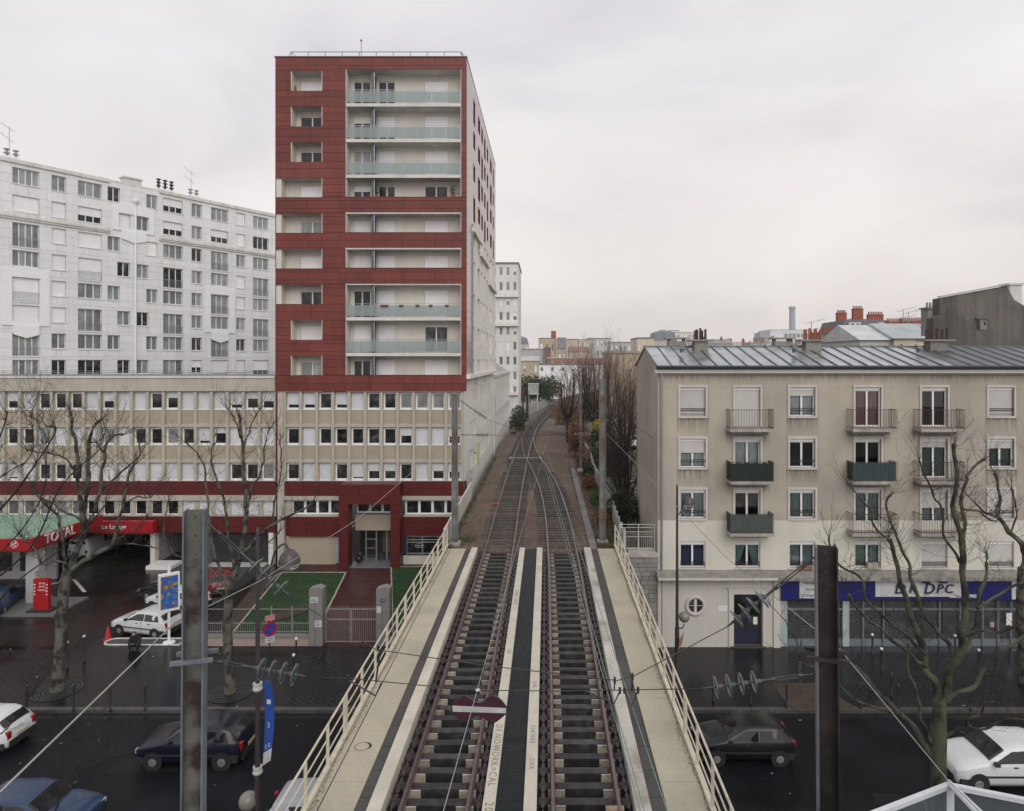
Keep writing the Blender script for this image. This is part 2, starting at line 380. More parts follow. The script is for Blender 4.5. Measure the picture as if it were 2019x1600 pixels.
patch_px('bare_patch', [(530,1215),(565,1200),(612,1188),(605,1206),(570,1218),(540,1226)], 0.145, SOILD)
# garage ramp
RAMP = mat('ramp_concrete', (0.07,0.066,0.062), 0.6, 0.25, 1.0, fine=0.2, rvar=0.2)
patch('garage_ramp', [(-27.5,44.0),(-21.0,41.5),(-20.5,49.7),(-27.5,49.7)], 0.03, RAMP)
GUTT = mat('wet_gutter', (0.016,0.015,0.0165), 0.3, 0.3, 1.5, fine=0.2, rvar=0.12, spec=0.15)
for ya in (YK-.42, YN+.02): patch('gutter', [(-70,ya),(60,ya),(60,ya+.4),(-70,ya+.4)], 0.004, GUTT)
PATC = mat('asphalt_patch', (0.015,0.0155,0.019), 0.5, 0.3, 2, fine=0.35, spec=0.1)
for q in ([(-16.5,24.6),(-12.2,24.8),(-12.3,25.9),(-16.4,25.6)], [(11.5,22.6),(17.5,22.4),(17.4,23.2),(11.6,23.5)], [(-24,20.6),(-20.5,20.5),(-20.4,22.4),(-23.8,22.2)], [(8.2,26.4),(10.1,26.4),(10.1,27.9),(8.2,27.8)], [(14.2,25.2),(22,25.3),(22,25.8),(14.2,25.7)]): patch('asphalt_patch', q, 0.0035, PATC)
# street markings on the forecourt
WPNT = mat('worn_white_paint', (0.5,0.5,0.5), 0.6, 0.5, 6, fine=0.4)
for q in ([(142,1143),(150,1143),(171,1167),(163,1168)], [(97,1151),(142,1143),(142,1145),(97,1154)], [(97,1170),(100,1170),(108,1186),(104,1187)]):
    patch_px('painted_line', q, 0.026, WPNT)

# ================================================================== RAILWAY BRIDGE
ZR = 5.35                                # top of rail
CREAM = mat('cream_concrete_deck', (0.44,0.40,0.305), 0.85, 0.10, 0.8, fine=0.08, bump=0.35, bscale=70, col2=(0.375,0.345,0.27), c2scale=0.5, c2pos=(0.42,0.7))
COPE = mat('pale_concrete_coping', (0.53,0.495,0.41), 0.8, 0.12, 1.2, fine=0.08, bump=0.15, col2=(0.44,0.41,0.35), c2scale=0.9, c2pos=(0.52,0.75))
COPEW = mat('weathered_concrete_coping', (0.46,0.44,0.40), 0.8, 0.2, 0.9, fine=0.12, bump=0.2, col2=(0.25,0.215,0.175), c2scale=0.8, c2pos=(0.5,0.7))
GUT = mat('dark_cover_slab', (0.062,0.060,0.057), 0.7, 0.2, 1.0, fine=0.15, rnd=0.1)
RAILC = mat('cream_railing_paint', (0.56,0.52,0.41), 0.5, 0.12, 3, fine=0.1, col2=(0.33,0.26,0.18), c2scale=5, c2pos=(0.62,0.75))
GIRD = mat('bridge_girder_grey', (0.15,0.16,0.16), 0.6, 0.2, 1)
DKST = mat('bridge_pan_steel', (0.05,0.045,0.042), 0.7, 0.3, 3, col2=(0.10,0.085,0.06), c2scale=1.5)
Y0, Y1 = 7.0, 35.2
br = empty('railway_bridge', (-0.8, 21, 0), 'two-track railway bridge with cream walkways crossing the dark street', 'bridge')
def slabs(name, x0, x1, z0, z1, ln, m_, gap=0.012, y1=Y1):
    y = y1
    while y > Y0:
        a = max(Y0, y-ln); boxp(name, br, I4, x0, x1, a+gap/2, y-gap/2, z0, z1, m_); y = a
zs = ZR + 0.0
slabs('walkway_slab', -5.42, -4.31, zs-0.35, zs+0.03, 3.9, CREAM)
slabs('walkway_slab', 2.70, 3.74, zs-0.35, zs+0.03, 3.9, CREAM)
slabs('cover_slab', -4.30, -4.01, zs-0.33, zs-0.01, 1.0, GUT, 0.02)
slabs('cover_slab', 2.34, 2.69, zs-0.33, zs-0.01, 1.0, GUT, 0.02)
slabs('coping', -4.0, -3.68, zs-0.9, zs+0.10, 7.0, COPE)
slabs('coping', 1.98, 2.33, zs-0.9, zs+0.10, 7.0, COPEW)
slabs('coping', -1.44, -1.16, zs-0.9, zs+0.09, 7.0, COPE)
slabs('coping', -0.52, -0.23, zs-0.9, zs+0.09, 7.0, COPE)
for x0, x1 in ((-3.675,-1.445), (-0.225,1.975)):
    boxp('deck_pan', br, I4, x0, x1, Y0, Y1, zs-0.95, zs-0.62, DKST)
# grating panels of the middle walkway
GR = mat('grating_dark_steel', (0.055,0.065,0.07), 0.45, 0.25, 3, metal=0.5)
boxp('grating_trough', br, I4, -1.155, -0.525, Y0, Y1, zs-0.5, zs-0.05, mat('trough_black', (0.012,0.013,0.015), 0.7))
gm = MB(); Lg = 1.0; 
for k in range(15): gm.box(0.006+k*0.0425, 0.015+k*0.0425, 0.01, Lg-0.01, 0, 0.035)
for k in range(13): gm.box(0, 0.61, 0.01+k*0.0795, 0.022+k*0.0795, 0.004, 0.031)
gme = gm.mesh('grating_panel', GR)
y = Y1 - Lg
while y >= Y0-0.01: link('grating_panel', gme, br, Matrix.Translation((-1.147, y, zs-0.025))); y -= Lg
for x in (-5.2, -3.9, -1.3, -0.4, 2.1, 3.5):
    m_ = MB(); m_.box(x-.2,x+.2,Y0,Y1,zs-1.9,zs-1.87); m_.box(x-.012,x+.012,Y0,Y1,zs-1.87,zs-1.0); m_.box(x-.2,x+.2,Y0,Y1,zs-1.0,zs-0.96); m_.build('girder', GIRD, br)
# railings
def railing(x, side):
    rl = MB()
    base = zs+0.03
    rl.box(x-.06, x+.06, Y0, Y1+0.6, base, base+0.09)
    for h, r in ((1.08, .03), (0.74, .02), (0.40, .02)): rl.tube([(x,Y0,base+h),(x,Y1+0.6,base+h)], r, 8)
    o = rl.build('railing', RAILC, br, smooth=False)
    pm = MB(); pm.box(-.035,.035,-.02,.02,0.09,1.07).mesh
    pme = pm.mesh('railing_post', RAILC); y = Y1+0.5; k = 0
    while y > Y0:
        link('post', pme, o, Matrix.Translation((x,y,base)))
        if k % 5 == 2: link('post', pme, o, Matrix.Translation((x,y-0.16,base)))
        y -= 1.5; k += 1
    # rubbish line of moss and grit along the foot of the railing
    gr = MB(); rng = random.Random(int(x*10)); s = 1 if x < 0 else -1
    for k in range(5200):
        yy = rng.uniform(Y0, Y1); dd = abs(rng.gauss(0, .025+0.03*(1+math.sin(yy*1.7+x))))+0.05; xx = x+s*dd; q = rng.uniform(.006,.016)
        gr.add([(xx-q,yy-q,base+.001),(xx+q,yy-q,base+.001),(xx,yy+q,base+.001),(xx,yy,base+q)], [(0,1,3),(1,2,3),(2,0,3)])
    gr.build('moss_grit', mat('moss_grit', (0.16,0.15,0.115), 0.95, 0.4, 5), br, kind='stuff')
    return o
railing(-5.38, 1); railing(3.70, -1)
# a dark ring stain left on the left walkway slab
ring = MB(); c = PG(715,1472,zs+0.034)
for k in range(40):
    t0, t1 = k/40*6.28, (k+1)/40*6.28
    def rp(t, r): return (c.x+math.cos(t)*r*1.0, c.y+math.sin(t)*r*0.9, zs+0.0335)
    wd = 0.008 + 0.028*max(0, math.cos(t0-0.2))**2
    ring.quad(rp(t0,.2-wd), rp(t0,.2+wd), rp(t1,.2+wd), rp(t1,.2-wd))
ring.build('ring_stain', mat('tar_stain', (0.03,0.028,0.025), 0.8), br)
# graffiti letters along the copings (read from the side of the track)
def graff(txt, x, y, size, z, col, ln=None):
    me = text_mesh(txt, size, mat('graffiti_'+col, dict(black=(0.22,0.205,0.175), blue=(0.20,0.20,0.27))[col], 0.8), 0.0015, space=1.25)
    link('graffiti', me, br, Matrix.Translation((x,y,z)) @ Matrix.Rotation(R(-90),4,'Z'))
graff('DE.NOWORK=CAL', -1.30, 16.75, 0.26, zs+0.0925, 'black')
graff('2001', -1.30, 14.55, 0.28, zs+0.0925, 'black')
graff('GSWB \u00b7 OMO', -1.30, 27.8, 0.24, zs+0.0925, 'black')
graff('SW', -1.30, 22.6, 0.2, zs+0.0925, 'black')
graff('SAK', -0.375, 20.3, 0.2, zs+0.0925, 'blue')
graff('S\u00f6KNAS', -0.375, 17.6, 0.2, zs+0.0925, 'blue')
graff('DKR', -0.375, 16.3, 0.19, zs+0.0925, 'blue')
# abutments
STN = mat('pale_rubble_stone', (0.27,0.255,0.235), 0.85, 0.2, 2.5, fine=0.15, bump=0.4, bscale=25, rnd=0.22, streak=0.15)
MORT = mat('dark_mortar', (0.12,0.112,0.10), 0.95, 0.2, 4)
ab = empty('stone_abutment', (-0.8, 36, 0), 'pale block-stone abutment carrying the far end of the bridge', 'abutment')
m_ = MB(); m_.box(-5.5,5.93,35.25,36.4,0,zs-0.42); m_.build('core', MORT, ab)
rng = random.Random(3)
z = 0.14; row = 0; cnt = 0; rest = MB()
while z < zs-0.45:
    h = 0.235; x = 5.92
    first = True
    while x > -5.5:
        wd = rng.uniform(0.32,0.62)
        a = max(-5.5, x-wd); q = rng.uniform(0.0,.025)
        if x > 3.0 and cnt < 300: boxp('stone_block', ab, I4, a+.012, x-.012, 35.215-q, 35.3, z+.012, z+h-.012, STN); cnt += 1
        else: rest.box(a+.012, x-.012, 35.215-q, 35.3, z+.012, z+h-.012)
        x = a
    z += h; row += 1
rest.build('stone_block', STN, ab, kind='stuff')
boxp('capstone', ab, I4, 3.8, 5.93, 35.2, 36.4, zs-0.42, zs-0.25, COPEW)
na = MB(); na.box(-5.5,3.8,3.0,Y0+0.0,0,zs-0.3); na.build('near_abutment', MORT, None, label='near stone abutment under the viewpoint end of the bridge', cat='abutment')

# ================================================================== TRACKS
TIMB = mat('tarred_timber', (0.020,0.018,0.018), 0.55, 0.4, 6, fine=0.3, bump=0.5, bscale=30, rnd=0.35, col2=(0.045,0.042,0.042), c2scale=4)
TIMBG = mat('grey_weathered_timber', (0.075,0.064,0.056), 0.8, 0.3, 5, fine=0.3, bump=0.4, bscale=30, rnd=0.25)
RAIL = mat('rusty_rail', (0.06,0.043,0.042), 0.45, 0.25, 4, metal=0.3)
RHEAD = mat('dull_rail_head', (0.16,0.13,0.125), 0.35, 0.2, 5, metal=0.6)
PLATE = mat('cream_tie_plate', (0.42,0.38,0.31), 0.7, 0.25, 8, rnd=0.2, col2=(0.28,0.2,0.14), c2scale=7, c2pos=(0.55,0.75))
REDB = mat('red_oxide_bolt', (0.12,0.02,0.022), 0.5, 0.2, 8)
BLKC = mat('black_iron_fitting', (0.045,0.04,0.045), 0.5, 0.3, 8)
def catmull(pts, n):
    out_ = []
    for i in range(len(pts)-1):
        p0 = pts[max(i-1,0)]; p1 = pts[i]; p2 = pts[i+1]; p3 = pts[min(i+2,len(pts)-1)]
        for k in range(n):
            t = k/n; out_.append(tuple(0.5*((2*p1[j])+(-p0[j]+p2[j])*t+(2*p0[j]-5*p1[j]+4*p2[j]-p3[j])*t*t+(-p0[j]+3*p1[j]-3*p2[j]+p3[j])*t**3) for j in range(len(p1))))
    out_.append(tuple(pts[-1])); return out_
def rail_mesh(path):
    m_ = MB(); prof = [(-.065,-.15),(.065,-.15),(.065,-.135),(.012,-.115),(.012,-.045),(.036,-.03),(.036,0),(-.036,0),(-.036,-.03),(-.012,-.045),(-.012,-.115),(-.065,-.135)]
    n = len(prof); vs = []
    for i, p in enumerate(path):
        a = Vector(path[max(i-1,0)]); b = Vector(path[min(i+1,len(path)-1)]); d = (b-a); d.z = 0; d.normalize(); s = Vector((d.y,-d.x,0))
        vs += [Vector(p)+s*q[0]+Vector((0,0,q[1])) for q in prof]
    fs = []; mi = []
    for i in range(len(path)-1):
        for k in range(n):
            fs.append((i*n+k, (i+1)*n+k, (i+1)*n+(k+1)%n, i*n+(k+1)%n)); mi.append(1 if k in (5,6,7) else 0)
    fs.append(tuple(range(n))); mi.append(0)
    m_.add(vs, fs); m_.mi = mi; return m_
def offset(path, d):
    o_ = []
    for i, p in enumerate(path):
        a = Vector(path[max(i-1,0)]); b = Vector(path[min(i+1,len(path)-1)]); t = (b-a); t.z = 0; t.normalize(); o_.append((p[0]+t.y*d, p[1]-t.x*d, p[2]))
    return o_
LT = [(-2.55,Y0),(-2.55,34),(-2.66,45),(-2.74,60),(-2.72,74),(-2.55,88),(-1.95,104),(0.15,130),(2.7,156),(8.6,190),(18,225)]
RT = [(0.90,Y0),(0.88,30),(0.84,34),(0.66,43),(0.22,52),(-0.75,62.5),(-1.66,71),(-2.25,79.5),(-2.52,87)]
lp = [(p[0],p[1],ZR) for p in catmull(LT, 14)]; rp_ = [(p[0],p[1],ZR) for p in catmull(RT, 12)]
# a bridge timber with its plates, bolts and edge fittings
tm = MB(); tm.box(-1.08,1.08,-.125,.125,-.42,-.17)
tme = tm.mesh('sleeper_bridge', TIMB)
pl = MB()
pl.box(-.20,.20,-.135,-.127,-.41,-.19); pl.box(-.20,.20,-.165,-.127,-.20,-.18)
pl.cur = 1; pl.box(.13,.15,-.14,-.128,-.32,-.30); pl.cur = 0
pme_l = pl.mesh('tie_plate', [PLATE, BLKC])
bo = MB()
bo.box(-.026, .026, -.04, .04, -.17, -.15); bo.lathe([(.024,-.15),(.024,-.12),(.014,-.11),(.014,-.085)], 6)
bme = bo.mesh('rail_bolt', REDB)
gd = MB(); gd.box(-.045,.045,-.24,.24,-.17,-.15); gd.box(-.016,.016,-.30,.30,-.15,-.13); gd.lathe([(.024,-.13),(.024,-.11),(.01,-.10)], 6)
gdme = gd.mesh('guard_block', BLKC)
tl = empty('railway_track', (-2.55, Y0, ZR), 'left railway track running over the bridge beside the sign', 'railway track')
tr_ = empty('railway_track', (0.9, Y0, ZR), 'right railway track on the bridge curving left to the switch', 'railway track')
for root, path in ((tl, lp), (tr_, rp_)):
    for d in (-.7525, .7525): rail_mesh(offset(path, d)).build('rail', [RAIL, RHEAD], root)
rng = random.Random(11)
def at_y(path, y):
    for i in range(len(path)-1):
        if path[i][1] <= y <= path[i+1][1]:
            t = (y-path[i][1])/(path[i+1][1]-path[i][1]+1e-9); d = Vector(path[i+1])-Vector(path[i])
            return path[i][0]+(path[i+1][0]-path[i][0])*t, math.atan2(-d.x, d.y)
    return path[-1][0], 0
for root, path in ((tl, lp), (tr_, rp_)):
    y = Y1 - 0.12
    while y > Y0:
        x, a = at_y(path, y); Mw = Matrix.Translation((x, y+rng.uniform(-.03,.03), ZR+rng.uniform(-.012,.004))) @ Matrix.Rotation(rng.uniform(-.014,.014),4,'Z')
        s = link('sleeper', tme, root, Mw)
        link('tie_plate', pme_l, s, Mw @ Matrix.Translation((-.66,0,0))); link('tie_plate', pme_l, s, Mw @ Matrix.Translation((.66,0,0)) @ Matrix.Rotation(math.pi,4,'Z') @ Matrix.Diagonal((1,-1,1,1)))
        for q in (-.855,-.65,.65,.855): link('rail_bolt', bme, s, Mw @ Matrix.Translation((q,0,0)))
        for q in (-.985,.985): link('guard_block', gdme, s, Mw @ Matrix.Translation((q,0,0)))
        y -= 0.60
# ballasted sleepers
sm = MB(); sm.box(-1.25,1.25,-.12,.12,-.20,-.10); sme = sm.mesh('sleeper_ballast', TIMBG)
def ballast_sleepers(root, path, y0, y1, half=None, x_off=0.0, w=1.0, lim=150):
    y = y0; k = 0; far = MB()
    while y < y1:
        x, a = at_y(path, y)
        Mw = Matrix.Translation((x+x_off, y+rng.uniform(-.03,.03), ZR-0.02+rng.uniform(-.025,.015))) @ Matrix.Rotation(a*0.9+rng.uniform(-.01,.01),4,'Z') @ Matrix.Diagonal((w,1,1,1))
        if k < lim: link('sleeper', sme, root, Mw)
        else: far.box(-1.25,1.25,-.12,.12,-.20,-.10, Mw)
        y += 0.60; k += 1
    if far.v: far.build('sleeper', TIMBG, root, kind='stuff')
ballast_sleepers(tl, lp, 36.2, 60.5)
ballast_sleepers(tr_, rp_, 36.2, 60.5)
ballast_sleepers(tl, [( (at_y(lp,yy)[0]+at_y(rp_,yy)[0])/2, yy, ZR) for yy in range(60,90)], 61, 72, w=1.55)
ballast_sleepers(tl, lp, 72.2, 220)
# switch: guard rails, rod
for pth, d, ya, yb in ((lp,-.70,64,70),(rp_,.70,64,70)):
    rail_mesh([p for p in offset(pth, d) if ya < p[1] < yb]).build('check_rail', [RAIL, RHEAD], tl)
WHR = mat('pale_galvanised_rod', (0.5,0.5,0.48), 0.5, 0.15)
m_ = MB(); m_.tube([(-3.7,68.5,ZR-.02),(-3.4,68.3,ZR+.0),(-1.2,68.3,ZR+.0),(-.9,68.6,ZR-.02)], .03, 6); m_.box(-3.85,-3.7,68.2,68.7,ZR-.1,ZR+.05); m_.box(-.75,-.6,68.2,68.7,ZR-.1,ZR+.05); m_.build('switch_rod', WHR, tl)
boxp('switch_machine', tl, I4, -5.0, -4.3, 92, 92.5, ZR-.15, ZR+.15, DARKM)

# ================================================================== EMBANKMENT
BALL = mat('brown_ballast', (0.128,0.095,0.073), 0.95, 0.25, 0.35, fine=0.35, bump=1.0, bscale=16, col2=(0.150,0.110,0.088), c2scale=0.25)
EARTH = mat('trodden_earth', (0.138,0.100,0.073), 0.95, 0.22, 0.6, fine=0.2, bump=0.5, bscale=9, col2=(0.10,0.085,0.06), c2scale=0.5)
em = MB(); ys = [35.2+1.6*i for i in range(120)]; xs_ = [-5.6+0.35*i for i in range(30)]
def gz(x, y):
    cx = -0.9 if y < 60 else at_y(lp, min(y,220))[0]
    d = abs(x-cx); base = ZR-0.155
    fall = max(0, d-3.2)*0.16
    return base - fall*0.5 + 0.05*mnoise.noise(Vector((x*1.1,y*0.9,3))) - (0.05 if d < 2.6 else 0)
W_ = 40
rows = []
for y in ys:
    cx = at_y(lp, min(y,220))[0]; shift = (cx+2.7) if y > 88 else 0
    lo, hi = -5.6+shift, (4.5+shift if y < 75 else 4.5+shift+min(6,(y-75)*0.1))
    rows.append([(lo+(hi-lo)*k/W_, y) for k in range(W_+1)])
vs = [(x, y, gz(x,y)) for r in rows for x, y in r]; fs = [(i*(W_+1)+k, i*(W_+1)+k+1, (i+1)*(W_+1)+k+1, (i+1)*(W_+1)+k) for i in range(len(rows)-1) for k in range(W_)]
mi = []
for i in range(len(rows)-1):
    for k in range(W_):
        x, y = rows[i][k]; mi.append(1 if (k < 8 + 2*mnoise.noise(Vector((x,y*.3,0))) and y > 44) or k > W_-5 else 0)
em.add(vs, fs); em.mi = mi
em.build('embankment', [BALL, EARTH], smooth=True, kind='structure')
sides = MB()
for i in range(len(rows)-1):
    for k in (0, W_):
        a, b = rows[i][k], rows[i+1][k]; za, zb = gz(*a), gz(*b)
        q = [(a[0],a[1],za),(b[0],b[1],zb),(b[0],b[1],-1),(a[0],a[1],-1)]
        sides.quad(*(q if k == 0 else q[::-1]))
sides.build('embankment_sides', EARTH, kind='structure')
# loose ballast stones
st = MB(); rng = random.Random(5)
for k in range(26000):
    y = 35.3 + (rng.random()**2.0)*60; x = rng.uniform(-5.4,4.2)
    if y < 46 and False: continue
    near = min(abs(abs(x-at_y(lp,y)[0])-.75), abs(abs(x-(at_y(rp_,y)[0] if y < 86 else -2.5))-.75))
    if near < 0.06: continue
    if x < -3.9 and y > 46 and rng.random() < .85: continue
    q = rng.uniform(.02,.055)*(1+y/160); z = gz(x,y)+0.02
    if abs(x-at_y(lp,y)[0]) < .7 or abs(x-(at_y(rp_,y)[0] if y < 86 else -2.5)) < .7: z += .01
    p = [Vector((x+rng.uniform(-q,q), y+rng.uniform(-q,q), z+rng.uniform(-q*.3,q*.9))) for _ in range(4)]
    st.add(p, [(0,1,2),(0,2,3),(0,3,1),(1,3,2)]); st.mi[-4:] = [rng.choice((0,0,1,1,2))]*4
st.build('ballast_stones', [mat('stone_brown', (0.155,0.108,0.080), 0.9, 0.3, 4), mat('stone_grey', (0.21,0.175,0.155), 0.9, 0.3, 4), mat('stone_rust', (0.18,0.10,0.062), 0.9, 0.3, 4)], kind='stuff', label='loose brown and grey ballast stones around the tracks', cat='ballast')
# dark rusty debris between the left coping and the left track of the bridge
de = MB()
for k in range(5200):
    y = rng.uniform(Y0+4, Y1); side = rng.random()
    x = -3.66+abs(rng.gauss(0,.10)) if side < .8 else rng.uniform(-1.6,-1.45)
    q = rng.uniform(.015,.05); z = ZR-0.40+rng.uniform(0,.22) if side < .8 else ZR-0.5
    p = [Vector((x+rng.uniform(-q,q), y+rng.uniform(-q,q), z+rng.uniform(-q,q))) for _ in range(4)]
    de.add(p, [(0,1,2),(0,2,3),(0,3,1),(1,3,2)])
de.build('rusty_debris', mat('rusty_debris', (0.06,0.034,0.028), 0.9, 0.4, 5), kind='stuff', label='dark rusty leaves and grit beside the left bridge track', cat='debris')
# cable trough of concrete lids
ct = empty('cable_trough', (2.5, 36, ZR), 'grey concrete cable trough running up the right of the tracks', 'cable trough')
y = 35.3; k = 0
TR = mat('trough_concrete', (0.17,0.17,0.165), 0.8, 0.2, 2, rnd=0.15)
while y < 62:
    x = 2.52 - (y-35)*0.004
    boxp('trough_lid', ct, frame((x,y,ZR-.05+rng.uniform(-.012,.012)), rng.uniform(-.012,.012)), -.19, .19, 0, .97, -.25, .04, TR); y += 1.0
# weeds and winter grass
def weeds(name, n, fx, cols, hmin, hmax, label, wmul=1.0):
    m_ = MB(); r_ = random.Random(name)
    for k in range(n):
        x, y = fx(r_); z = gz(x,y); h = r_.uniform(hmin,hmax); ci = r_.randrange(len(cols))
        for b in range(5):
            a = r_.uniform(0,6.28); s = r_.uniform(.006,.02)*wmul; lean = r_.uniform(.1,.7)*h
            dx, dy = -math.sin(a)*s, math.cos(a)*s
            m_.add([(x-dx,y-dy,z-.02),(x+dx,y+dy,z-.02),(x+math.cos(a)*lean,y+math.sin(a)*lean,z+h*r_.uniform(.5,1))],[(0,1,2)]); m_.mi[-1] = ci
    return m_.build(name, cols, kind='stuff', label=label, cat='weeds')
WG = mat('weed_green', (0.06,0.10,0.035), 0.8, 0.4, 2); WB = mat('weed_straw', (0.22,0.16,0.09), 0.9, 0.3, 2); WR = mat('weed_russet', (0.16,0.075,0.045), 0.9, 0.3, 2); WD = mat('weed_dark', (0.035,0.055,0.025), 0.9, 0.3, 2)
weeds('weeds_right_bank', 5200, lambda r: (r.triangular(2.75,4.5,3.7), 35.4+r.random()**1.5*48), [WG,WG,WB,WR,WD], .06, .34, 'green and russet weeds along the foot of the concrete fence')
weeds('weeds_bridge_end', 700, lambda r: (r.uniform(2.8,4.4), 35.3+abs(r.gauss(0,1.2))), [WB,WG,WD], .05, .22, 'straw coloured weeds where the right walkway ends')
weeds('weeds_left_wall', 900, lambda r: (-5.5+abs(r.gauss(0,.16)), 36+r.random()**1.3*34), [WG,WB,WD], .08, .35, 'green weeds at the foot of the left white parapet')
weeds('weeds_left_clump', 260, lambda r: (-4.6+r.gauss(0,.28), 37.6+r.gauss(0,.5)), [WG,WG,WB], .06, .25, 'small green clump left of the tracks near the bridge')
weeds('weeds_moss_track', 2600, lambda r: (lambda y: (at_y(rp_,min(y,86))[0]+r.gauss(0,.35), y))(38+abs(r.gauss(6,6))), [WG,WB,WG], .02, .07, 'mossy green tint of low weeds on the right track', 1.4)
# ================================================================== RED TOWER
YT = 49.5; S = F/YT
def tx(x): return (x-CX)/S
def tz(y): return CAMZ-(y-CY)/S
RED = mat('red_cladding', (0.158,0.034,0.027), 0.40, 0.16, 0.5, fine=0.14, rnd=0.14, streak=0.13, spec=0.4)
REDB_ = mat('red_backing', (0.06,0.012,0.010), 0.7, 0.1)
REDD = mat('dark_red_cladding', (0.098,0.0125,0.0125), 0.42, 0.12, 0.8, fine=0.10, rnd=0.05, spec=0.4)
REND = mat('cream_render', (0.66,0.63,0.565), 0.85, 0.08, 0.7, fine=0.06, bump=0.1, streak=0.06)
BEIGE = mat('beige_spandrel', (0.37,0.315,0.245), 0.85, 0.08, 1.0, fine=0.06, rnd=0.03)
FIN = mat('cream_fin_concrete', (0.43,0.40,0.335), 0.8, 0.10, 1.0, fine=0.06, streak=0.08)
FROST = glassmat('frosted_balustrade_glass', (0.66,0.74,0.74), frost=0.42)
SLAB = mat('white_slab_edge', (0.62,0.61,0.58), 0.8, 0.1, 1.0, streak=0.1)
tw = empty('red_tower', (tx(731), YT, 0), 'tall apartment tower clad in red panels with glass balconies', 'tower block')
FT = frame((0, YT, 0))
xl, xr, zt, zb = tx(542.5), tx(920), tz(113), tz(772)
row = [34.72-2.675*k for k in range(9)]        # floor levels, top one first
holes = []; lefts = []
for k in range(9):
    yb_ = 179+70.2*k; x0 = 574 if k in (0,1,2,7,8) else 542.5
    h = (tx(x0), tx(635), tz(yb_), tz(140.6+70.2*k), 1.0); holes.append(h); lefts.append(h)
opens = [(137,388),(418.5,458),(488.5,528),(559.5,740)]
for a, b in opens: holes.append((tx(682), tx(909), tz(b), tz(a), 1.08))
m_ = MB(); wall_holes(m_, xl, xr, zb, zt, holes, 0.03, 0.02); m_.build('front_wall', REDB_, tw, FT)
panelize(tw, FT @ Matrix.Translation((0,0.03,0)), xl, xr, zb, zt-0.02, holes, 0.597, 2.3, 0.03, 0.022, RED, zoff=0.0)
# reveals of the loggias: red cheeks, cream inside
for h in holes:
    a, b, c, d = h[:4]; q = h[4]
    m_ = MB(); t = .03
    if a > xl+.01: m_.box(a-.02,a+t,0.0,q,c,d)
    m_.box(b-t,b+.02,0.0,q,c,d); m_.build('loggia_cheek', REND, tw, FT)
# corner walls of the four open loggias
for k in (3,4,5,6):
    h = lefts[k]; boxp('corner_wall', tw, FT, xl+.02, xl+.42, 0.12, 1.0, h[2]-.3, h[3]+.02, REND); boxp('parapet_cap', tw, FT, xl, tx(635), -.02, .2, h[2]-.03, h[2]+.012, RED)
# floors, back walls with windows
BW = 1.1
def sc_row(k): return row[k]
states_l = ['s1.0', 'o', 'o', 's.7', 'c', 's1.0', 'o', 's1.0', 'c']
st1 = [('o',.0),('o',.25),('c',0),('o',.2),('s',1),('s',1),('o',0),('s',1),('o',0)]
st2 = [('o',0),('o',.72),('s',1),('o',0),('s',1),('o',.82),('s',1),('s',1),('s',1)]
st3 = [('s',1),('o',.9),('s',1),('o',0),('o',.5),('o',.86),('s',1),('o',0.05),('s',1)]
S2 = F/(YT+BW)
def bx_(x): return (x-CX)/S2
wh = []
spec = []
for k in range(9):
    f = row[k]
    for (a, b, stt, cols) in ((697,731,st1[k],2),(746,779,st2[k],2),(837,883,st3[k],2)):
        u0, u1 = bx_(a), bx_(b); wh.append((u0,u1,f+.05,f+2.13,.1)); spec.append((u0,u1,f+.05,f+2.13,stt,cols))
m_ = MB(); wall_holes(m_, tx(682)-.1, tx(909)+.1, zb, tz(137)+.3, wh, BW, .12); m_.build('back_wall', REND, tw, FT)
for u0,u1,a,b,(t,s),cols in spec:
    window(tw, FT, u0, u1, a, b, BW+.07, cols, s, 'curtain' if t == 'c' else 'dark', 0.06)
wh = []; spec = []
for k in range(9):
    f = row[k]; t = states_l[k]; u0, u1 = bx_(593), bx_(640); wh.append((u0,u1,f+.75,f+2.06,.1)); spec.append((u0,u1,f+.75,f+2.06,t))
m_ = MB(); wall_holes(m_, xl+.05, tx(645), zb, tz(137)+.3, wh, 1.0, .12); m_.build('back_wall', REND, tw, FT)
for u0,u1,a,b,t in spec: window(tw, FT, u0, u1, a, b, 1.07, 2, float(t[1:]) if t[0]=='s' else 0.0, 'curtain' if t=='c' else 'dark', 0.06)
for k in range(9):
    f = row[k]
    proud = k in (0,1,2,6,7)
    boxp('floor_slab', tw, FT, tx(682)+.02, tx(909)-.02, -0.06 if proud else 0.05, 1.12, f-.24, f, SLAB)
    boxp('floor_slab', tw, FT, xl+.05, tx(635)-.02, 0.06, 1.02, f-.24, f, SLAB)
    boxp('screen', tw, FT, tx(731), tx(734.5), 0.2, 1.1, f, f+2.43, mat('dark_screen', (0.10,0.11,0.12), 0.6))
    m_ = MB(); m_.tube([(tx(736.5),0.2,f),(tx(736.5),0.2,f+2.43)], .05, 6); m_.build('drainpipe', STEELG, tw, FT)
    if proud:
        bal = empty('balustrade', (0,0,0)); bal.parent = tw; _place(bal, FT, tw)
        n = 8; a, b = tx(682)+.05, tx(909)-.05; R_ = MB()
        for hh in (1.02, 0.90): R_.box(a, b, -.03, .0, f+hh-.018, f+hh+.018)
        for i in range(n+1): x = a+(b-a)*i/n; R_.box(x-.018, x+.018, -.032, .002, f-.1, f+1.02)
        R_.build('rail', STEELG, bal, FT)
        for i in range(n): x = a+(b-a)*i/n; boxp('glass_panel', bal, FT, x+.03, x+(b-a)/n-.03, -.02, -.008, f+.1, f+.86, FROST)
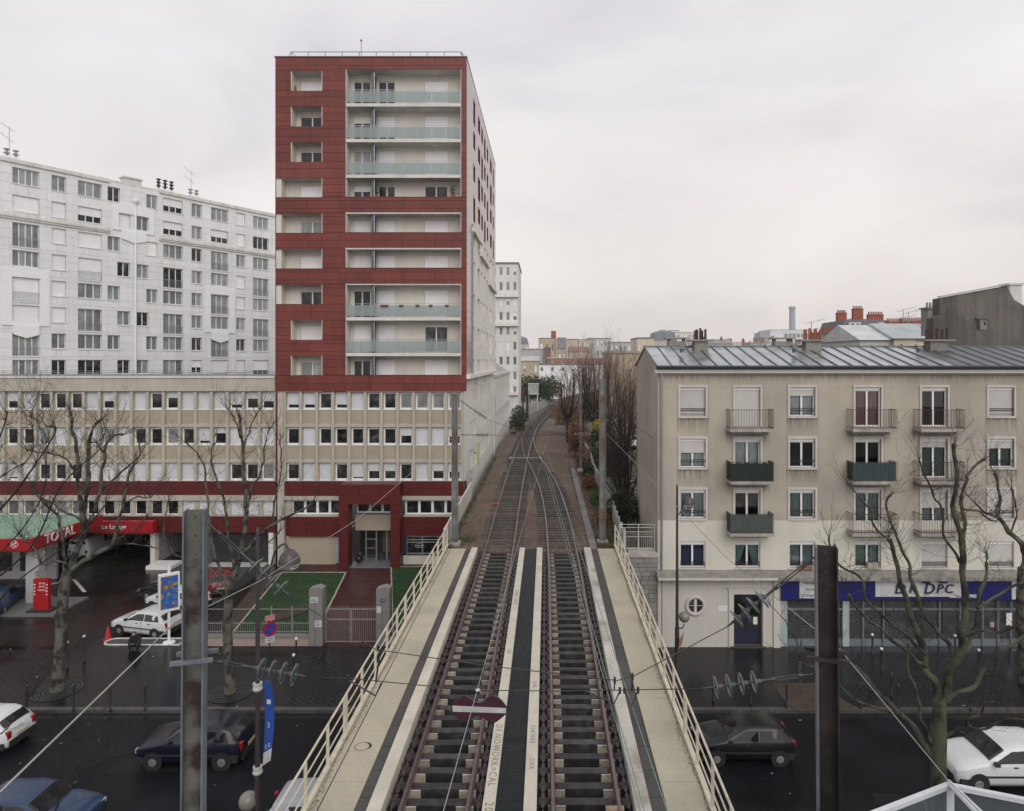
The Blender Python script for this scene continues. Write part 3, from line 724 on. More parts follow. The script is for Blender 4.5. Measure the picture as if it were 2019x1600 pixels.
boxp('loggia_ceiling', tw, FT, tx(682), tx(909), .04, 1.2, tz(137)-.01, tz(137)+.6, SLAB); boxp('loggia_ceiling', tw, FT, tx(574), tx(635), .04, 1.0, tz(140.6)-.01, tz(140.6)+.2, SLAB)
# things kept on the loggias
def planter(name, px, py, Y, label, n=60, h=.7, green=True):
    c = P(px, py, Y); o = empty(name, c, label, 'potted plant')
    m_ = MB(); m_.lathe([(.12,0),(.17,.25),(.18,.26)], 10, Matrix.Translation(c)); m_.build('pot', mat('terracotta', (0.3,0.12,0.07), 0.8), o)
    rr = random.Random(px); m_ = MB()
    for k in range(n*4):
        a, b_ = rr.uniform(0,6.28), rr.uniform(.1,1); q = Vector((math.cos(a)*rr.uniform(.1,.55)*b_, math.sin(a)*.3*b_, .3+h*rr.random())); s = rr.uniform(.03,.07); p = c+q
        m_.add([p+Vector((rr.uniform(-s,s),rr.uniform(-s,s),rr.uniform(-s,s))) for _ in range(3)], [(0,1,2)])
    for k in range(8): m_.tube([c+Vector((0,0,.2)), c+Vector((rr.uniform(-.4,.4),rr.uniform(-.2,.2),.4+h*rr.random()))], .008, 3)
    m_.build('foliage', mat('balcony_leaves', (0.06,0.09,0.045), 0.8, 0.4, 4), o)
planter('balcony_plant', 742, 391, 49.9, 'leafy plant behind the red parapet beside the grey screen'); planter('balcony_plant', 893, 391, 49.9, 'wide grey-green plant at the right end of the red parapet', 90)
for i, x in enumerate((758,791,823,849,881)):
    c = P(x, 606, 49.44); boxp('flower_box', None, frame((c.x,c.y,c.z)), -.28 if i==0 else -.13, .28 if i==0 else .13, -.09, .09, .02, .17, mat('brown_plastic', (0.12,0.05,0.04), 0.6), label=['longest brown flower box on the seventh floor balcony rail','brown flower box second from left on the balcony rail','brown flower box in the middle of the balcony rail','brown flower box second from right on the balcony rail','brown flower box at the right end of the balcony rail'][i], cat='flower box', group='flower boxes on the balcony rail')
c = P(582,178,50.2); m_ = MB(); m_.box(-.35,.05,-.15,.15,-.4,.28, frame((c.x,c.y,c.z))); m_.box(-.28,-.2,-.16,.1,.28,.42, frame((c.x,c.y,c.z))); m_.box(-.1,-.02,-.16,.1,.28,.36, frame((c.x,c.y,c.z))); m_.build('balcony_crates', mat('crate_brown', (0.25,0.15,0.08), 0.8), None, label='brown stacked crates in the top left loggia of the tower', cat='crates')
# roof edge, rail, mast
boxp('roof', tw, FT, xl+.1, xr-.1, .05, 27.3, zt-.35, zt-.05, mat('flat_roof_grey', (0.2,0.2,0.2), 0.9)); 
m_ = MB(); m_.box(xl-.04,xr+.04,-.04,.3,zt-.03,zt+.06); m_.box(xr-.26,xr+.045,.3,27.4,zt-.031,zt+.059); m_.build('roof_edge', mat('dark_red_edge', (0.09,0.03,0.03), 0.5), tw, FT)
m_ = MB(); za = zt+.05; a, b = tx(563), tx(913)
for hh in (.62, .25): m_.tube([(a+.2,.6,za+hh),(b-.2,.6,za+hh)], .03, 5)
for i in range(11): x = a+.2+(b-a-.4)*i/10; m_.tube([(x-.12,.9,za-.1),(x,.6,za+.62)], .026, 4)
m_.tube([(a-.2,.5,za-.1),(a+.2,.6,za+.62),(a+.9,.5,za-.1)], .03, 4); m_.tube([(b-.2,.6,za+.62),(b+.3,.6,za-.1)], .03, 4); m_.tube([(b-.2,.6,za+.62),(b-.2,27,za+.62)], .025, 4); m_.build('roof_rail', STEELG, tw, FT)
m_ = MB(); m_.tube([(tx(712)*1.08,4,za-.2),(tx(712)*1.08,4,za+3.1)], .03, 5); m_.sphere((tx(712)*1.08,4,za+3.15), .10); m_.build('lightning_rod', STEELG, tw, FT)
# ---- right flank, facing the railway
FS = frame((xr, YT, 0), R(90))                 # x runs away from the camera, y into the building
DEP = 27.5
GLARE = mat('red_cladding_sky_glare', (0.34,0.25,0.25), 0.22, 0.06, 0.6, spec=0.6, rnd=0.03)  # red cladding with the mauve sky glare put into its base colour
REND2 = mat('white_render_side', (0.73,0.71,0.65), 0.85, 0.06, 0.5, fine=0.05, streak=0.07)
zc = tz(742); z4 = row[3]-.3
cols_u = [(4.3,5.5),(8.0,9.6),(10.9,12.1),(13.6,14.8),(16.5,17.7),(20.2,22.0),(23.8,24.8)]
sh = []; 
for k in range(9):
    for j, (a, b) in enumerate(cols_u):
        sh.append((a, b+.2, row[k]+(.8 if (j+k)%3 else .15), row[k]+2.2, .3))
m_ = MB(); wall_holes(m_, 0, DEP, zc, zt-.05, sh, 0.0, .3); m_.build('side_wall', REND2, tw, FS)
up = [h for h in sh if h[2] > z4]
panelize(tw, FS, 3.4, DEP, z4, zt-.06, up, 0.9, 2.4, .025, .02, mat('pale_pink_cladding', (0.60,0.53,0.52), 0.4, 0.05, 0.6, rnd=0.02), name='side_panel', single=120)
panelize(tw, FS, 0.0, 3.4, zc+.15, zt-.06, [], 0.6, 1.7, .026, .02, GLARE, name='flank_panel', single=100)
for i, h in enumerate(sh):
    upper = h[2] > z4
    window(tw, FS, h[0], h[1], h[2], h[3], .24, 2, 0 if upper else [0,0,.5,.4,0,1,0][i % 7], 'dark', 0.05, REDD if upper else None)
    if upper: boxp('red_reveal', tw, FS, h[1]-.02, h[1]+.01, -.03, .26, h[2], h[3], REDD)
m_ = MB(); m_.box(3.4,9.5,-.25,0,z4-.6,z4-.25); m_.box(9.5,18,-.25,0,z4-1.6,z4-1.25); m_.box(18,DEP,-.25,0,z4-3.2,z4-2.85); m_.box(0,DEP,-.28,.05,zc-.2,zc+.1); m_.build('cornice', REND2, tw, FS)
m_ = MB(); m_.tube([(3.45,-.08,z4),(3.45,-.08,zc)], .05, 6); m_.build('drainpipe', STEELG, tw, FS)
boxp('left_wall', tw, frame((xl, YT, 0)), 0.0, .1, .16, DEP, zc, zt-.1, REND2)
boxp('rear_wall', tw, frame((xl, YT+DEP, 0)), 0.0, xr-xl, -.1, .0, zc, zt-.1, REND2)
# ---- lower storeys under the tower (windows between fins)
YB = YT+0.3; FB = frame((0, YB, 0))
def fin_storeys(root, x0, x1, bays, st, tag_):
    pitch = (x1-x0)/bays; zr = [tz(774.5), tz(844.7), tz(914.9)]
    hs = []
    for r in range(3):
        for k in range(bays): hs.append((x0+pitch*k+.12, x0+pitch*(k+1)-.12, zr[r]-1.27, zr[r], .15))
    m_ = MB(); wall_holes(m_, x0, x1, tz(951), tz(772), hs, .0, .15); m_.build('facade_wall', FIN, root, FB)
    i = 0
    for r in range(3):
        for k in range(bays):
            h = hs[i]; s = st[r][k]; i += 1
            sh_ = 1.0 if s == 'S' else (float(s[1:]) if s[0] == 'h' else 0.0)
            window(root, FB, h[0], h[1], h[2], h[3], .09, 1, sh_, 'curtain' if s == 'c' else 'dark', .11)
            boxp('window_ledge', root, FB, h[0]-.02, h[1]+.02, -.05, .02, h[2]-.06, h[2]+.01, WHITEP)
            if r < 2: boxp('spandrel', root, FB, h[0]-.02, h[1]+.02, -.02, .01, h[2]-1.05, h[2]-.1, BEIGE)
    fm = MB().box(-.1,.1,-.2,.01, tz(950), tz(773)).mesh('fin', FIN)
    for k in range(bays+1): link('fin', fm, root, FB @ Matrix.Translation((x0+pitch*k,0,0)))
    for r in (1,2): boxp('floor_beam', root, FB, x0, x1, -.14, .01, zr[r]+.06, zr[r]+.26, FIN)
SHUT[0] = SHUT_BLUISH
stt = ['h.7 h.7 o h.7 S o o c c c c'.split(), 'o S o o o o o h.45 S S h.5'.split(), 'o S S o h.8 h.45 h.45 o h.9 h.45 h.5'.split()]
fin_storeys(tw, tx(559.5), tx(911), 11, stt, 't')
boxp('pier', tw, FB, tx(546), tx(559), -.2, .3, 0, tz(772.5), FIN); boxp('red_strip', tw, FB, xl, tx(545.8), -.22, .3, tz(952), tz(772.5), REDD)
for (x0,x1,y0_,y1_) in ((559.2,673,951.5,979),(793,913,951.5,978)): panelize(tw, FB @ Matrix.Translation((0,-.1,0)), tx(x0), tx(x1), tz(y1_), tz(y0_), [], 0.52, 1.6, .04, .015, REDD, name='red_band_panel')
boxp('lintel', tw, FB, tx(559.2), tx(673), -.2, .3, tz(987), tz(979.4), FIN); boxp('lintel', tw, FB, tx(793), tx(913), -.2, .3, tz(987), tz(979.4), FIN)
for x0, x1, n in ((572,673,4),(797,905,4)):
    window(tw, FB, tx(x0), tx(x1), tz(1017), tz(987.5), .1, n, 0, 'dark', .12)
    boxp('ledge', tw, FB, tx(x0)-.1, tx(x1)+.1, -.06, .15, tz(1021), tz(1017.3), FIN)
boxp('upper_wall', tw, FB, tx(559), tx(572), .0, .3, tz(1021), tz(987.2), FIN)
panelize(tw, FB @ Matrix.Translation((0,-.06,0)), tx(567), tx(673), tz(1060), tz(1021.2), [], 0.5, 1.5, .05, .015, REDD, name='red_band_panel')
panelize(tw, FB @ Matrix.Translation((0,-.06,0)), tx(793), tx(888), tz(1058), tz(1021.2), [], 0.5, 1.5, .05, .015, REDD, name='red_band_panel')
boxp('ground_wall', tw, FB, tx(560), tx(659), .1, .3, 0, tz(1060), BEIGE); boxp('service_door', tw, FB, tx(659), tx(673), .1, .3, 0.1, tz(1061), mat('pale_grey_door', (0.33,0.36,0.37), 0.6))
for q0, q1 in ((1060,1021),(980,951)): boxp('band_wall', tw, FB, tx(545), tx(673), .12, .32, tz(q0), tz(q1), REDD); boxp('band_wall', tw, FB, tx(793), xr-.05, .12, .32, tz(q0)+.05, tz(q1), REDD)
# shop window with oval sign
boxp('shop_wall', tw, FB, tx(793), tx(913), .1, .3, 0, tz(1100), REND)
ow = window(tw, FB, tx(799), tx(893), tz(1099.5), tz(1061), .15, 3, 0, 'dark', .06, STEELG)
for yy in (1067,1072,1094): boxp('blind_strip', ow, FB, tx(801), tx(890), .12, .145, tz(yy+1.2), tz(yy), mat('blind_grey', (0.42,0.42,0.42), 0.5))
m_ = MB()
for k in range(24):
    t0, t1 = k/24*6.28, (k+1)/24*6.28; q = lambda t, r: (tx(825)+math.cos(t)*.30*r, .1, tz(1079)+math.sin(t)*.16*r)
    m_.quad(q(t0,.9), q(t1,.9), q(t1,1), q(t0,1))
m_.build('oval_logo', WHITEP, ow, FB); link('logo_text', text_mesh('adrea', .16, WHITEP, .004), ow, FB @ Matrix.Translation((tx(825),.1,tz(1079))) @ FLAT)
# entrance portal
PT = frame((0, YB-1.0, 0)); po = empty('entrance_portal', (0,0,0)); _place(po, PT, tw)
ph = [(tx(692), tx(774.5), 0.0, tz(991), 1.0)]
panelize(po, PT @ Matrix.Translation((0,0,0)), tx(673.5), tx(792.5), 0.03, tz(952.5), ph, 0.6, 1.5, .03, .014, REDD)
m_ = MB(); wall_holes(m_, tx(673.5), tx(792.5), 0.0, tz(952.5), ph, .006, 1.0); m_.box(tx(673.5),tx(674.5),.01,1.0,0,tz(952.5)); m_.box(tx(791.5),tx(792.5),.01,1.0,0,tz(952.5)); m_.box(tx(673.5),tx(792.5),.01,1.0,tz(952.5)-.05,tz(952.5)); m_.build('portal_frame', REDD, po, PT)
window(tw, FB, tx(697), tx(775), tz(1017), tz(992), .6, 3, 0, 'dark', .12); boxp('beige_panel', tw, FB, tx(695), tx(775), .4, .8, tz(1051), tz(1020), BEIGE)
dr = empty('entrance_door', (0,0,0)); _place(dr, FB, tw)
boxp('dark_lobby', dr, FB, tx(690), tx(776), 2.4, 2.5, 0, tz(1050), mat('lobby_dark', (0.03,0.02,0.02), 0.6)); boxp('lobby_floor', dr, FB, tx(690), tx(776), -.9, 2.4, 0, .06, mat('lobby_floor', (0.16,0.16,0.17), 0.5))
for x in (713,734,755,773): boxp('door_frame', dr, FB, tx(x)-.05, tx(x)+.05, .9, .97, .06, tz(1051), STEELG)
for a, b in ((714,733),(735,754),(756,772)): boxp('door_pane', dr, FB, tx(a)+.06, tx(b)-.06, .92, .94, .25, tz(1052), GLASS)
for yy in (1112,1090,1072): boxp('cross_bar', dr, FB, tx(714), tx(733), .905, .95, tz(yy)-.03, tz(yy)+.03, STEELG)
boxp('lobby_wood', dr, FB, tx(738), tx(753), 2.3, 2.38, .3, 1.9, mat('lobby_wood', (0.28,0.16,0.08), 0.6))
m_ = MB(); c = Vector((tx(703), YB+.3, 0.06)); m_.sphere(c+Vector((0,0,.3)), .3, 10, 7, 1.0); m_.sphere(c+Vector((.12,-.1,.65)), .22, 10, 7); m_.build('rubbish_bag', mat('black_plastic', (0.02,0.02,0.022), 0.25), None, None, True, label='black rubbish bags in the corner of the tower entrance', cat='rubbish bag')
# lower flank with small windows and a fence-topped parapet
hs = []
for r, zz in enumerate((tz(774.5), tz(844.7), tz(914.9))):
    for a in (4.5,6.3,8.0,12.0,13.6,15.2,17.0,20.5,22.2): hs.append((a, a+1.15, zz-1.3, zz, .28))
FSL = frame((xr-.25, YT, 0), R(90)); DL = 30
m_ = MB(); wall_holes(m_, 0.3, DL, 0, zc-.1, hs, 0, .28); m_.build('lower_side_wall', REND2, tw, FSL)
for i, h in enumerate(hs): window(tw, FSL, h[0], h[1], h[2], h[3], .22, 1, .6 if (i*7) % 5 < 2 else 0.0, 'dark', .07)
gf = MB(); rr = random.Random(4)
for k in range(60):
    a = rr.uniform(1.5,6); z = rr.uniform(5.3,6.6); gf.tube([(a,-.004,z),(a+rr.uniform(-.3,.3),-.004,z+rr.uniform(-.3,.3)),(a+rr.uniform(-.3,.3),-.004,z+rr.uniform(-.3,.3))], .012, 3)
gf.build('wall_graffiti', mat('grey_spray', (0.2,0.2,0.22), 0.8), tw, FSL)
boxp('yellow_panel', tw, FSL, 10.2, 11.0, -.03, 0, 5.9, 7.9, mat('yellow_green_board', (0.45,0.5,0.08), 0.7))
m_ = MB(); m_.tube([(2.6,-.05,8.2),(2.6,-.5,8.4),(2.6,-.6,8.25)], .04, 6); m_.sphere((2.6,-.6,8.2), .13); m_.build('wall_lamp', STEELG, tw, FSL)

# ================================================================== LONG PODIUM WING ON THE LEFT
pw = empty('podium_wing', (-35, YB, 0), 'long low cream wing with rows of windows and red bands behind the petrol station', 'building')
X0 = tx(542)-1.205*26; bays = 26
s1 = 'S S S S S S S S S h.5 S o o o S h.5 S S o h.3 S S h.9 h.7 h.35 h.5'.split()
s2 = 'S S S S S S S S S o o c S S h.8 c S o o c o h.75 h.3 S h.9 S'.split()
s3 = 'S S S S S S S S S h.8 S o o o h.9 S S S S S S S h.9 o o c'.split()
fin_storeys(pw, X0, tx(542)-.02, bays, [s1,s2,s3], 'p')
xL, xR = X0, tx(542)-.02
boxp('parapet', pw, FB, xL, xR, -.25, .1, tz(772)+.01, tz(746), FIN); boxp('parapet_cap', pw, FB, xL, xR, -.33, .15, tz(746)+.003, tz(742.5), SLAB)
boxp('roof', pw, FB, xL, xR, .1, 16, tz(745)-.35, tz(745)-.1, mat('gravel_roof', (0.25,0.25,0.24), 0.9))
m_ = MB()
for hh in (.95,.6,.3): m_.tube([(xL,.6,tz(742)+hh*.4),(xR,.6,tz(742)+hh*.4)], .016, 4)
for k in range(22): x = xL+(xR-xL)*k/22; m_.tube([(x,.9,tz(742)-.2),(x+.25,.6,tz(742)+.4)], .014, 4); 
m_.build('roof_rail', STEELG, pw, FB)
panelize(pw, FB @ Matrix.Translation((0,-.08,0)), xL, xR, tz(977.5), tz(950.5), [], 0.52, 2.4, .04, .012, REDD, name='red_band_panel')
boxp('band_wall', pw, FB, xL, xR, -.07, .2, tz(977.5), tz(950.6), REDD); boxp('lintel', pw, FB, xL, xR, -.22, .2, tz(988), tz(977.7), FIN)
hs = [(X0+1.205*k+.17, X0+1.205*(k+1)-.17, tz(1017), tz(988.5), .15) for k in range(bays)]
m_ = MB(); wall_holes(m_, xL, xR, tz(1020), tz(988), hs, -.04, .15); m_.build('facade_wall', FIN, pw, FB)
for k, h in enumerate(hs): window(pw, FB, h[0], h[1], h[2], h[3], .06, 1, 1.0 if k >= bays-6 else 0, 'curtain' if k < bays-12 else 'dark', .07)
panelize(pw, FB @ Matrix.Translation((0,-.06,0)), xL, xR, tz(1052), tz(1020.3), [], 0.5, 2.4, .05, .012, REDD, name='red_band_panel')
boxp('band_wall', pw, FB, xL, xR, -.05, .2, tz(1052), tz(1020.4), REDD)
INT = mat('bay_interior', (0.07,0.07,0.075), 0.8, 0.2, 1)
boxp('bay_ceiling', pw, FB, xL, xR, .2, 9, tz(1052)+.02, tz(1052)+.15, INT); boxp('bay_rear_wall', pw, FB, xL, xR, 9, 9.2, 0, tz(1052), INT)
boxp('left_end_wall', pw, FB, xL-.2, xL, 0, 16, 0, tz(746), FIN)
for x in (293, 527, 545, -60, -180): boxp('pillar', pw, FB, tx(x), tx(x+9), -.1, .45, 0, tz(1052.3), REND)
boxp('bay_side_wall', pw, FB, tx(293), tx(297), .45, 7, 0, tz(1052.3), mat('bay_white_wall', (0.45,0.46,0.46), 0.7, streak=.15))
boxp('bay_kerb', pw, FB, tx(303), tx(352), -1.3, .2, 0, .28, WHITEP)
gd = MB(); n = 26
for k in range(n): a = .1+(tz(1053)-.1)*k/n; b = .1+(tz(1053)-.1)*(k+1)/n; gd.quad((tx(412),.3,a),(tx(524),.3,a),(tx(524),.26,b),(tx(412),.26,b)); gd.quad((tx(412),.26,b),(tx(524),.26,b),(tx(524),.3,b),(tx(412),.3,b))
gd.build('garage_shutter', mat('dark_grey_shutter', (0.045,0.05,0.055), 0.5), pw, FB)
boxp('threshold', pw, FB, tx(412), tx(524), -.6, .25, 0, .12, mat('pale_threshold', (0.42,0.41,0.38), 0.8)); boxp('garage_side_wall', pw, FB, tx(352), tx(412), .3, .5, 0, tz(1052.4), INT)

SHUT[0] = MAT['roller_shutter_white']
# ================================================================== WHITE SLANTING BLOCK BEHIND
A0 = Vector(((50-CX)/F*65.4, 65.4, 0)); B0 = Vector(((513-CX)/F*87.1, 87.1, 0))
ud = (B0-A0).normalized(); ang = math.atan2(ud.y, ud.x); FW = frame(A0, ang)
nn = Vector((-ud.y, ud.x, 0))
def wu(x):       # pixel column -> distance along the facade
    d = Vector(((x-CX)/F, 1, 0)); t = (A0.dot(nn))/(d.dot(nn)); return (d*t - A0).dot(ud)
wb = empty('white_block', A0, 'long white tiled apartment block slanting away behind the podium wing', 'apartment block')
TILE = mat('white_facade_tile', (0.755,0.76,0.765), 0.55, 0.05, 0.3, fine=0.03, rnd=0.035, streak=0.07)
JOINT = mat('tile_joint_grey', (0.50,0.50,0.49), 0.9)
cpx = dict(c1=(75,238),c2=(313,400),c3=(473,617),c4a=(653,727),c4b=(712,788),c5a=(888,955),c5b=(830,900),c6=(990,1108),c7=(1162,1224),c8=(1280,1384),c9=(1433,1487),c10=(1535,1628))
cu = {k: (wu(a/3.077), wu(b/3.077)) for k, (a, b) in cpx.items()}
rz_ = [34.4-2.7*k for k in range(8)]
U0, U1 = wu(-60), wu(560); ZT = 35.05
tall = {('c1',2),('c1',4),('c1',6),('c3',3),('c3',5),('c3',7),('c6',3),('c6',5),('c6',7),('c8',2),('c8',4),('c8',6),('c10',3),('c10',5),('c10',7)}
wst = {'c1':'c S c c S S c c','c2':'c S S S S S c o','c3':'c h S S c c c o','c4':'o . c o c c c o','c5':'c c S c c o c c','c6':'h h c o c c c c','c7':'c c o c c c o h','c8':'c h c c c c c S','c9':'S S c S S c o S','c10':'c o c c c c c h'}
hs = []; wl = []
for k in range(8):
    for c in ('c1','c2','c3','c4','c5','c6','c7','c8','c9','c10'):
        s = wst[c].split()[k]
        if s == '.': continue
        key = c
        if c == 'c4': key = 'c4b' if k in (3,5,7) else 'c4a'
        if c == 'c5': key = 'c5b' if k in (1,3,5,7) else 'c5a'
        if c == 'c4' and k == 1: continue
        a, b = cu[key]; h = 2.35 if (c,k) in tall else 1.55
        hs.append((a, b, rz_[k]-h, rz_[k], .22)); wl.append((a,b,rz_[k]-h,rz_[k],s,(c,k) in tall, c))
# the small blind window left of the drainpipe under the emblem
a, b = wu(719/3.077), wu(790/3.077); hs.append((a,b,rz_[1]-1.55,rz_[1],.22)); wl.append((a,b,rz_[1]-1.55,rz_[1],'S',False,'c4'))
m_ = MB(); wall_holes(m_, U0, U1, 0, ZT, hs, 0.0, .24); m_.build('facade_wall', JOINT, wb, FW)
panelize(wb, FW, U0, U1, 12.0, ZT, hs, 0.9, 1.5, .03, .018, TILE, name='facade_tile', zoff=0.1)
for i, (a,b,c,d,s,tl_,cn) in enumerate(wl):
    cols = 4 if cn in ('c1',) else (3 if cn in ('c3','c6','c8','c10') else 2)
    o = window(wb, FW, a, b, c, d, .16, cols, 1.0 if s == 'S' else (.55 if s == 'h' else 0), 'curtain' if s == 'c' else 'dark', .06)
    boxp('sill', o, FW, a-.08, b+.08, -.1, .1, c-.08, c, TILE)
    if tl_:
        g = MB(); g.box(a+.02,b-.02,-.06,-.03,c+.92,c+.96); g.box(a+.02,b-.02,-.06,-.03,c+.08,c+.11)
        n = int((b-a)/.11)
        for q in range(n+1): x = a+.03+(b-a-.06)*q/n; g.box(x-.008,x+.008,-.052,-.038,c+.1,c+.93)
        g.build('guard_rail', mat('grey_guard', (0.30,0.31,0.32), 0.6), o, FW)
EMB = mat('white_emblem_panel', (0.80,0.81,0.82), 0.5, 0.03)
def emblem(u0, u1, z0, z1, hole, tail):
    m_ = MB(); a, b, c, d = hole; t = -.14
    m_.box(u0,a,t,-.02,z0,z1); m_.box(b,u1,t,-.02,z0,z1); m_.box(a,b,t,-.02,d,z1); m_.box(a,b,t,-.02,z0,c)
    mid = (u0+u1)/2; w2 = (u1-u0)*tail
    m_.add([(u0+.5,t,z1),(u1-.5,t,z1),(mid,t,z1+.35),(u0+.5,-.02,z1),(u1-.5,-.02,z1),(mid,-.02,z1+.35)], [(0,1,2),(5,4,3),(0,3,4,1),(1,4,5,2),(2,5,3,0)])
    m_.add([(mid-w2,t-.05,z0),(mid+w2,t-.05,z0),(mid+w2,t-.05,z0-.9),(mid,t-.05,z0-1.25),(mid-w2,t-.05,z0-.9),(mid-w2,-.02,z0),(mid+w2,-.02,z0),(mid+w2,-.02,z0-.9),(mid,-.02,z0-1.25),(mid-w2,-.02,z0-.9)], [(4,3,2,1,0),(5,6,7,8,9),(0,1,6,5),(1,2,7,6),(2,3,8,7),(3,4,9,8),(4,0,5,9)])
    m_.build('emblem_panel', EMB, wb, FW)
for c in ('c1','c8'):
    a, b = cu[c]; emblem(a-.85, b+.85, rz_[5]-1.55-.45, rz_[4]+.9, (a-.08, b+.08, rz_[5]-1.6, rz_[4]+.05), .27)
a, b = wu(719/3.077), cu['c5b'][1]; emblem(a-.6, b+.6, rz_[1]-1.55-.35, rz_[1]+1.0, (a-.02, b+.02, rz_[1]-1.58, rz_[1]+.02), .3)
m_ = MB(); ub = wu(215); uc = wu(313)
for u0, u1 in ((U0, ub), (uc, U1)):
    m_.box(u0,u1,-.28,-.03,rz_[1]-2.2,rz_[1]-1.95); m_.box(u0,u1,-.18,-.03,rz_[1]-2.4,rz_[1]-2.2); m_.box(u0,u1,-.15,-.03,rz_[1]-1.95,rz_[1]-1.75)
    m_.box(u0,u1,-.2,.3,ZT-.25,ZT+.12)
m_.box(ub,uc,-.05,.3,ZT-.1,ZT+.1); m_.build('cornice', mat('pale_cornice', (0.66,0.65,0.62), 0.8, 0.1, 1, streak=.15), wb, FW)
m_ = MB(); u = wu(266); m_.tube([(u,-.12,33.0),(u,-.12,8)], .11, 8); m_.lathe([(.12,0),(.35,.35),(.35,.6)], 10, Matrix.Translation((u,-.15,32.9))); m_.build('drainpipe', EMB, wb, FW)
m_ = MB(); m_.box(U0,U1,.3,12,ZT-.3,ZT-.05); m_.box(U0,U0+.2,.3,12,0,ZT-.3); m_.box(U1-.2,U1,.3,12,0,ZT-.3); m_.box(U0,U1,11.8,12,0,ZT-.3); m_.build('roof_and_rear', mat('white_rear', (0.6,0.6,0.6), 0.8), wb, FW)
# roof things
def cowl(px, D_, label, n=2, ant=False, dark=False, base=0.9):
    u = wu(px); Mc = FW @ Matrix.Translation((u, 2.2, ZT-.1)); o = empty('roof_vent', Mc.translation, label, 'roof vent', 'vents on the white block')
    m_ = MB(); m_.box(-.55*n*.6,.55*n*.6,-.4,.4,0,base, Mc); m_.build('stack', TILE, o)
    for k in range(n):
        x = (k-(n-1)/2)*.75; q = MB(); Mq = Mc @ Matrix.Translation((x,0,base))
        for j in range(3 if dark else 2): q.lathe([(.12,.0),(.12,.3),(.30,.32),(.22,.42),(.12,.42)], 10, Mq @ Matrix.Translation((0,0,j*.38)))
        q.build('cowl', DARKM if dark else STEELG, o)
    if ant:
        q = MB(); Mq = Mc @ Matrix.Translation((.0,.5,base)); f = lambda *p: Mq @ Vector(p)
        q.tube([f(0,0,0), f(0,0,3.2)], .03, 4)
        for z, w_ in ((3.1,.9),(2.0,.8)):
            q.tube([f(-w_,0,z+.4), f(w_*.4,0,z-.3)], .02, 4)
            for j in range(5): t = j/4; p = Vector((-w_+1.4*w_*t,0,z+.4-.7*t)); q.tube([f(p.x,-.3,p.z), f(p.x,.3,p.z)], .012, 3)
        q.build('aerial', STEELG, o)
cowl(40, 65, 'double roof vent with aerial at the left end of the white block', 2, True); cowl(345, 78, 'dark clustered roof vents on the white block', 3, False, True); cowl(401, 80, 'pale pair of roof vents beside a thin aerial', 2, True)
m_ = MB(); Mc = FW @ Matrix.Translation((wu(276),2,ZT-.1)); m_.box(-.9,.9,-.5,.5,0,1.2,Mc); m_.box(-1.05,1.05,-.65,.65,1.2,1.35,Mc); m_.build('roof_chimney', mat('pale_chimney', (0.55,0.55,0.52), 0.8), None, None, label='square capped chimney above the drainpipe of the white block', cat='chimney')
# ================================================================== RIGHT APARTMENT HOUSE
SR = F/YF
def rx(x): return (x-CX)/SR
def rz(y): return CAMZ-(y-CY)/SR
FR = frame((0, YF, 0))
rb = empty('apartment_house', (rx(1650), YF, 0), 'grey-beige apartment house with zinc roof and small balconies over shops', 'apartment house')
GREYB = mat('grey_beige_render', (0.435,0.395,0.33), 0.88, 0.12, 0.5, fine=0.04, bump=0.12, streak=0.05, col2=(0.325,0.292,0.255), c2scale=0.16, c2pos=(0.40,0.68))
CREAMR = mat('cream_render_lower', (0.60,0.58,0.50), 0.85, 0.06, 0.6, fine=0.04, streak=0.04)
SMOOTHW = mat('pale_smooth_render', (0.56,0.535,0.48), 0.8, 0.06, 0.6, fine=0.04, streak=0.06)
SURR = mat('window_surround_stone', (0.56,0.53,0.49), 0.8, 0.10, 2, streak=0.06)
xa, xb = rx(1297), 34.0
cols = [(1337,1395,0),(1445,1503,1),(1553,1611,0),(1682,1741,1),(1813,1872,1),(1945,2003,0),(2075,2133,0),(2205,2263,1)]
rt = [760.4,861.6,962.0,1064.0]
zsplit = rz(1026.5); ztop = rz(733); zled = rz(1124)
hu, hl = [], []; W = []; SHUT[0] = SHUT_GREY
cur = {(0,0):('S',),(0,1):('h',.42,'white'),(0,2):('o',0,'grey'),(0,3):('o',0,'blue'),
       (1,0):('S',),(1,1):('o',0,'white'),(1,2):('o',0,None),(1,3):('o',0,'green','tied'),
       (2,0):('h',.2,'white'),(2,1):('o',0,None),(2,2):('o',0,'teal'),(2,3):('o',0,'grey'),
       (3,0):('o',0,'pink'),(3,1):('o',0,None),(3,2):('o',0,'teal'),(3,3):('o',0,'green'),
       (4,0):('o',0,None),(4,1):('h',.15,'teal'),(4,2):('h',.42,'grey'),(4,3):('S',),
       (5,0):('S',),(5,1):('h',.25,'teal'),(5,2):('S',),(5,3):('S',)}
for ci, (x0, x1, door) in enumerate(cols):
    for r in range(4):
        u0, u1 = rx(x0+4), rx(x1-4); zt_ = rz(rt[r]+3.5)
        z0 = zt_ - (2.10 if (door and r < 3) else 1.55)
        if r == 3: zt_ = rz(1068); z0 = zt_-1.4
        (hu if r < 3 else hl).append((u0,u1,z0,zt_,.22)); W.append((ci,r,u0,u1,z0,zt_,door and r < 3))
m_ = MB(); wall_holes(m_, xa, xb, zsplit, ztop, hu, 0.0, .24)
m_.build('upper_wall', GREYB, rb, FR)
m_ = MB(); wall_holes(m_, xa, xb, zled, zsplit, hl, -0.015, .25); m_.box(xa, xb, -.015, .0, zsplit-.002, zsplit); m_.build('first_floor_wall', CREAMR, rb, FR)
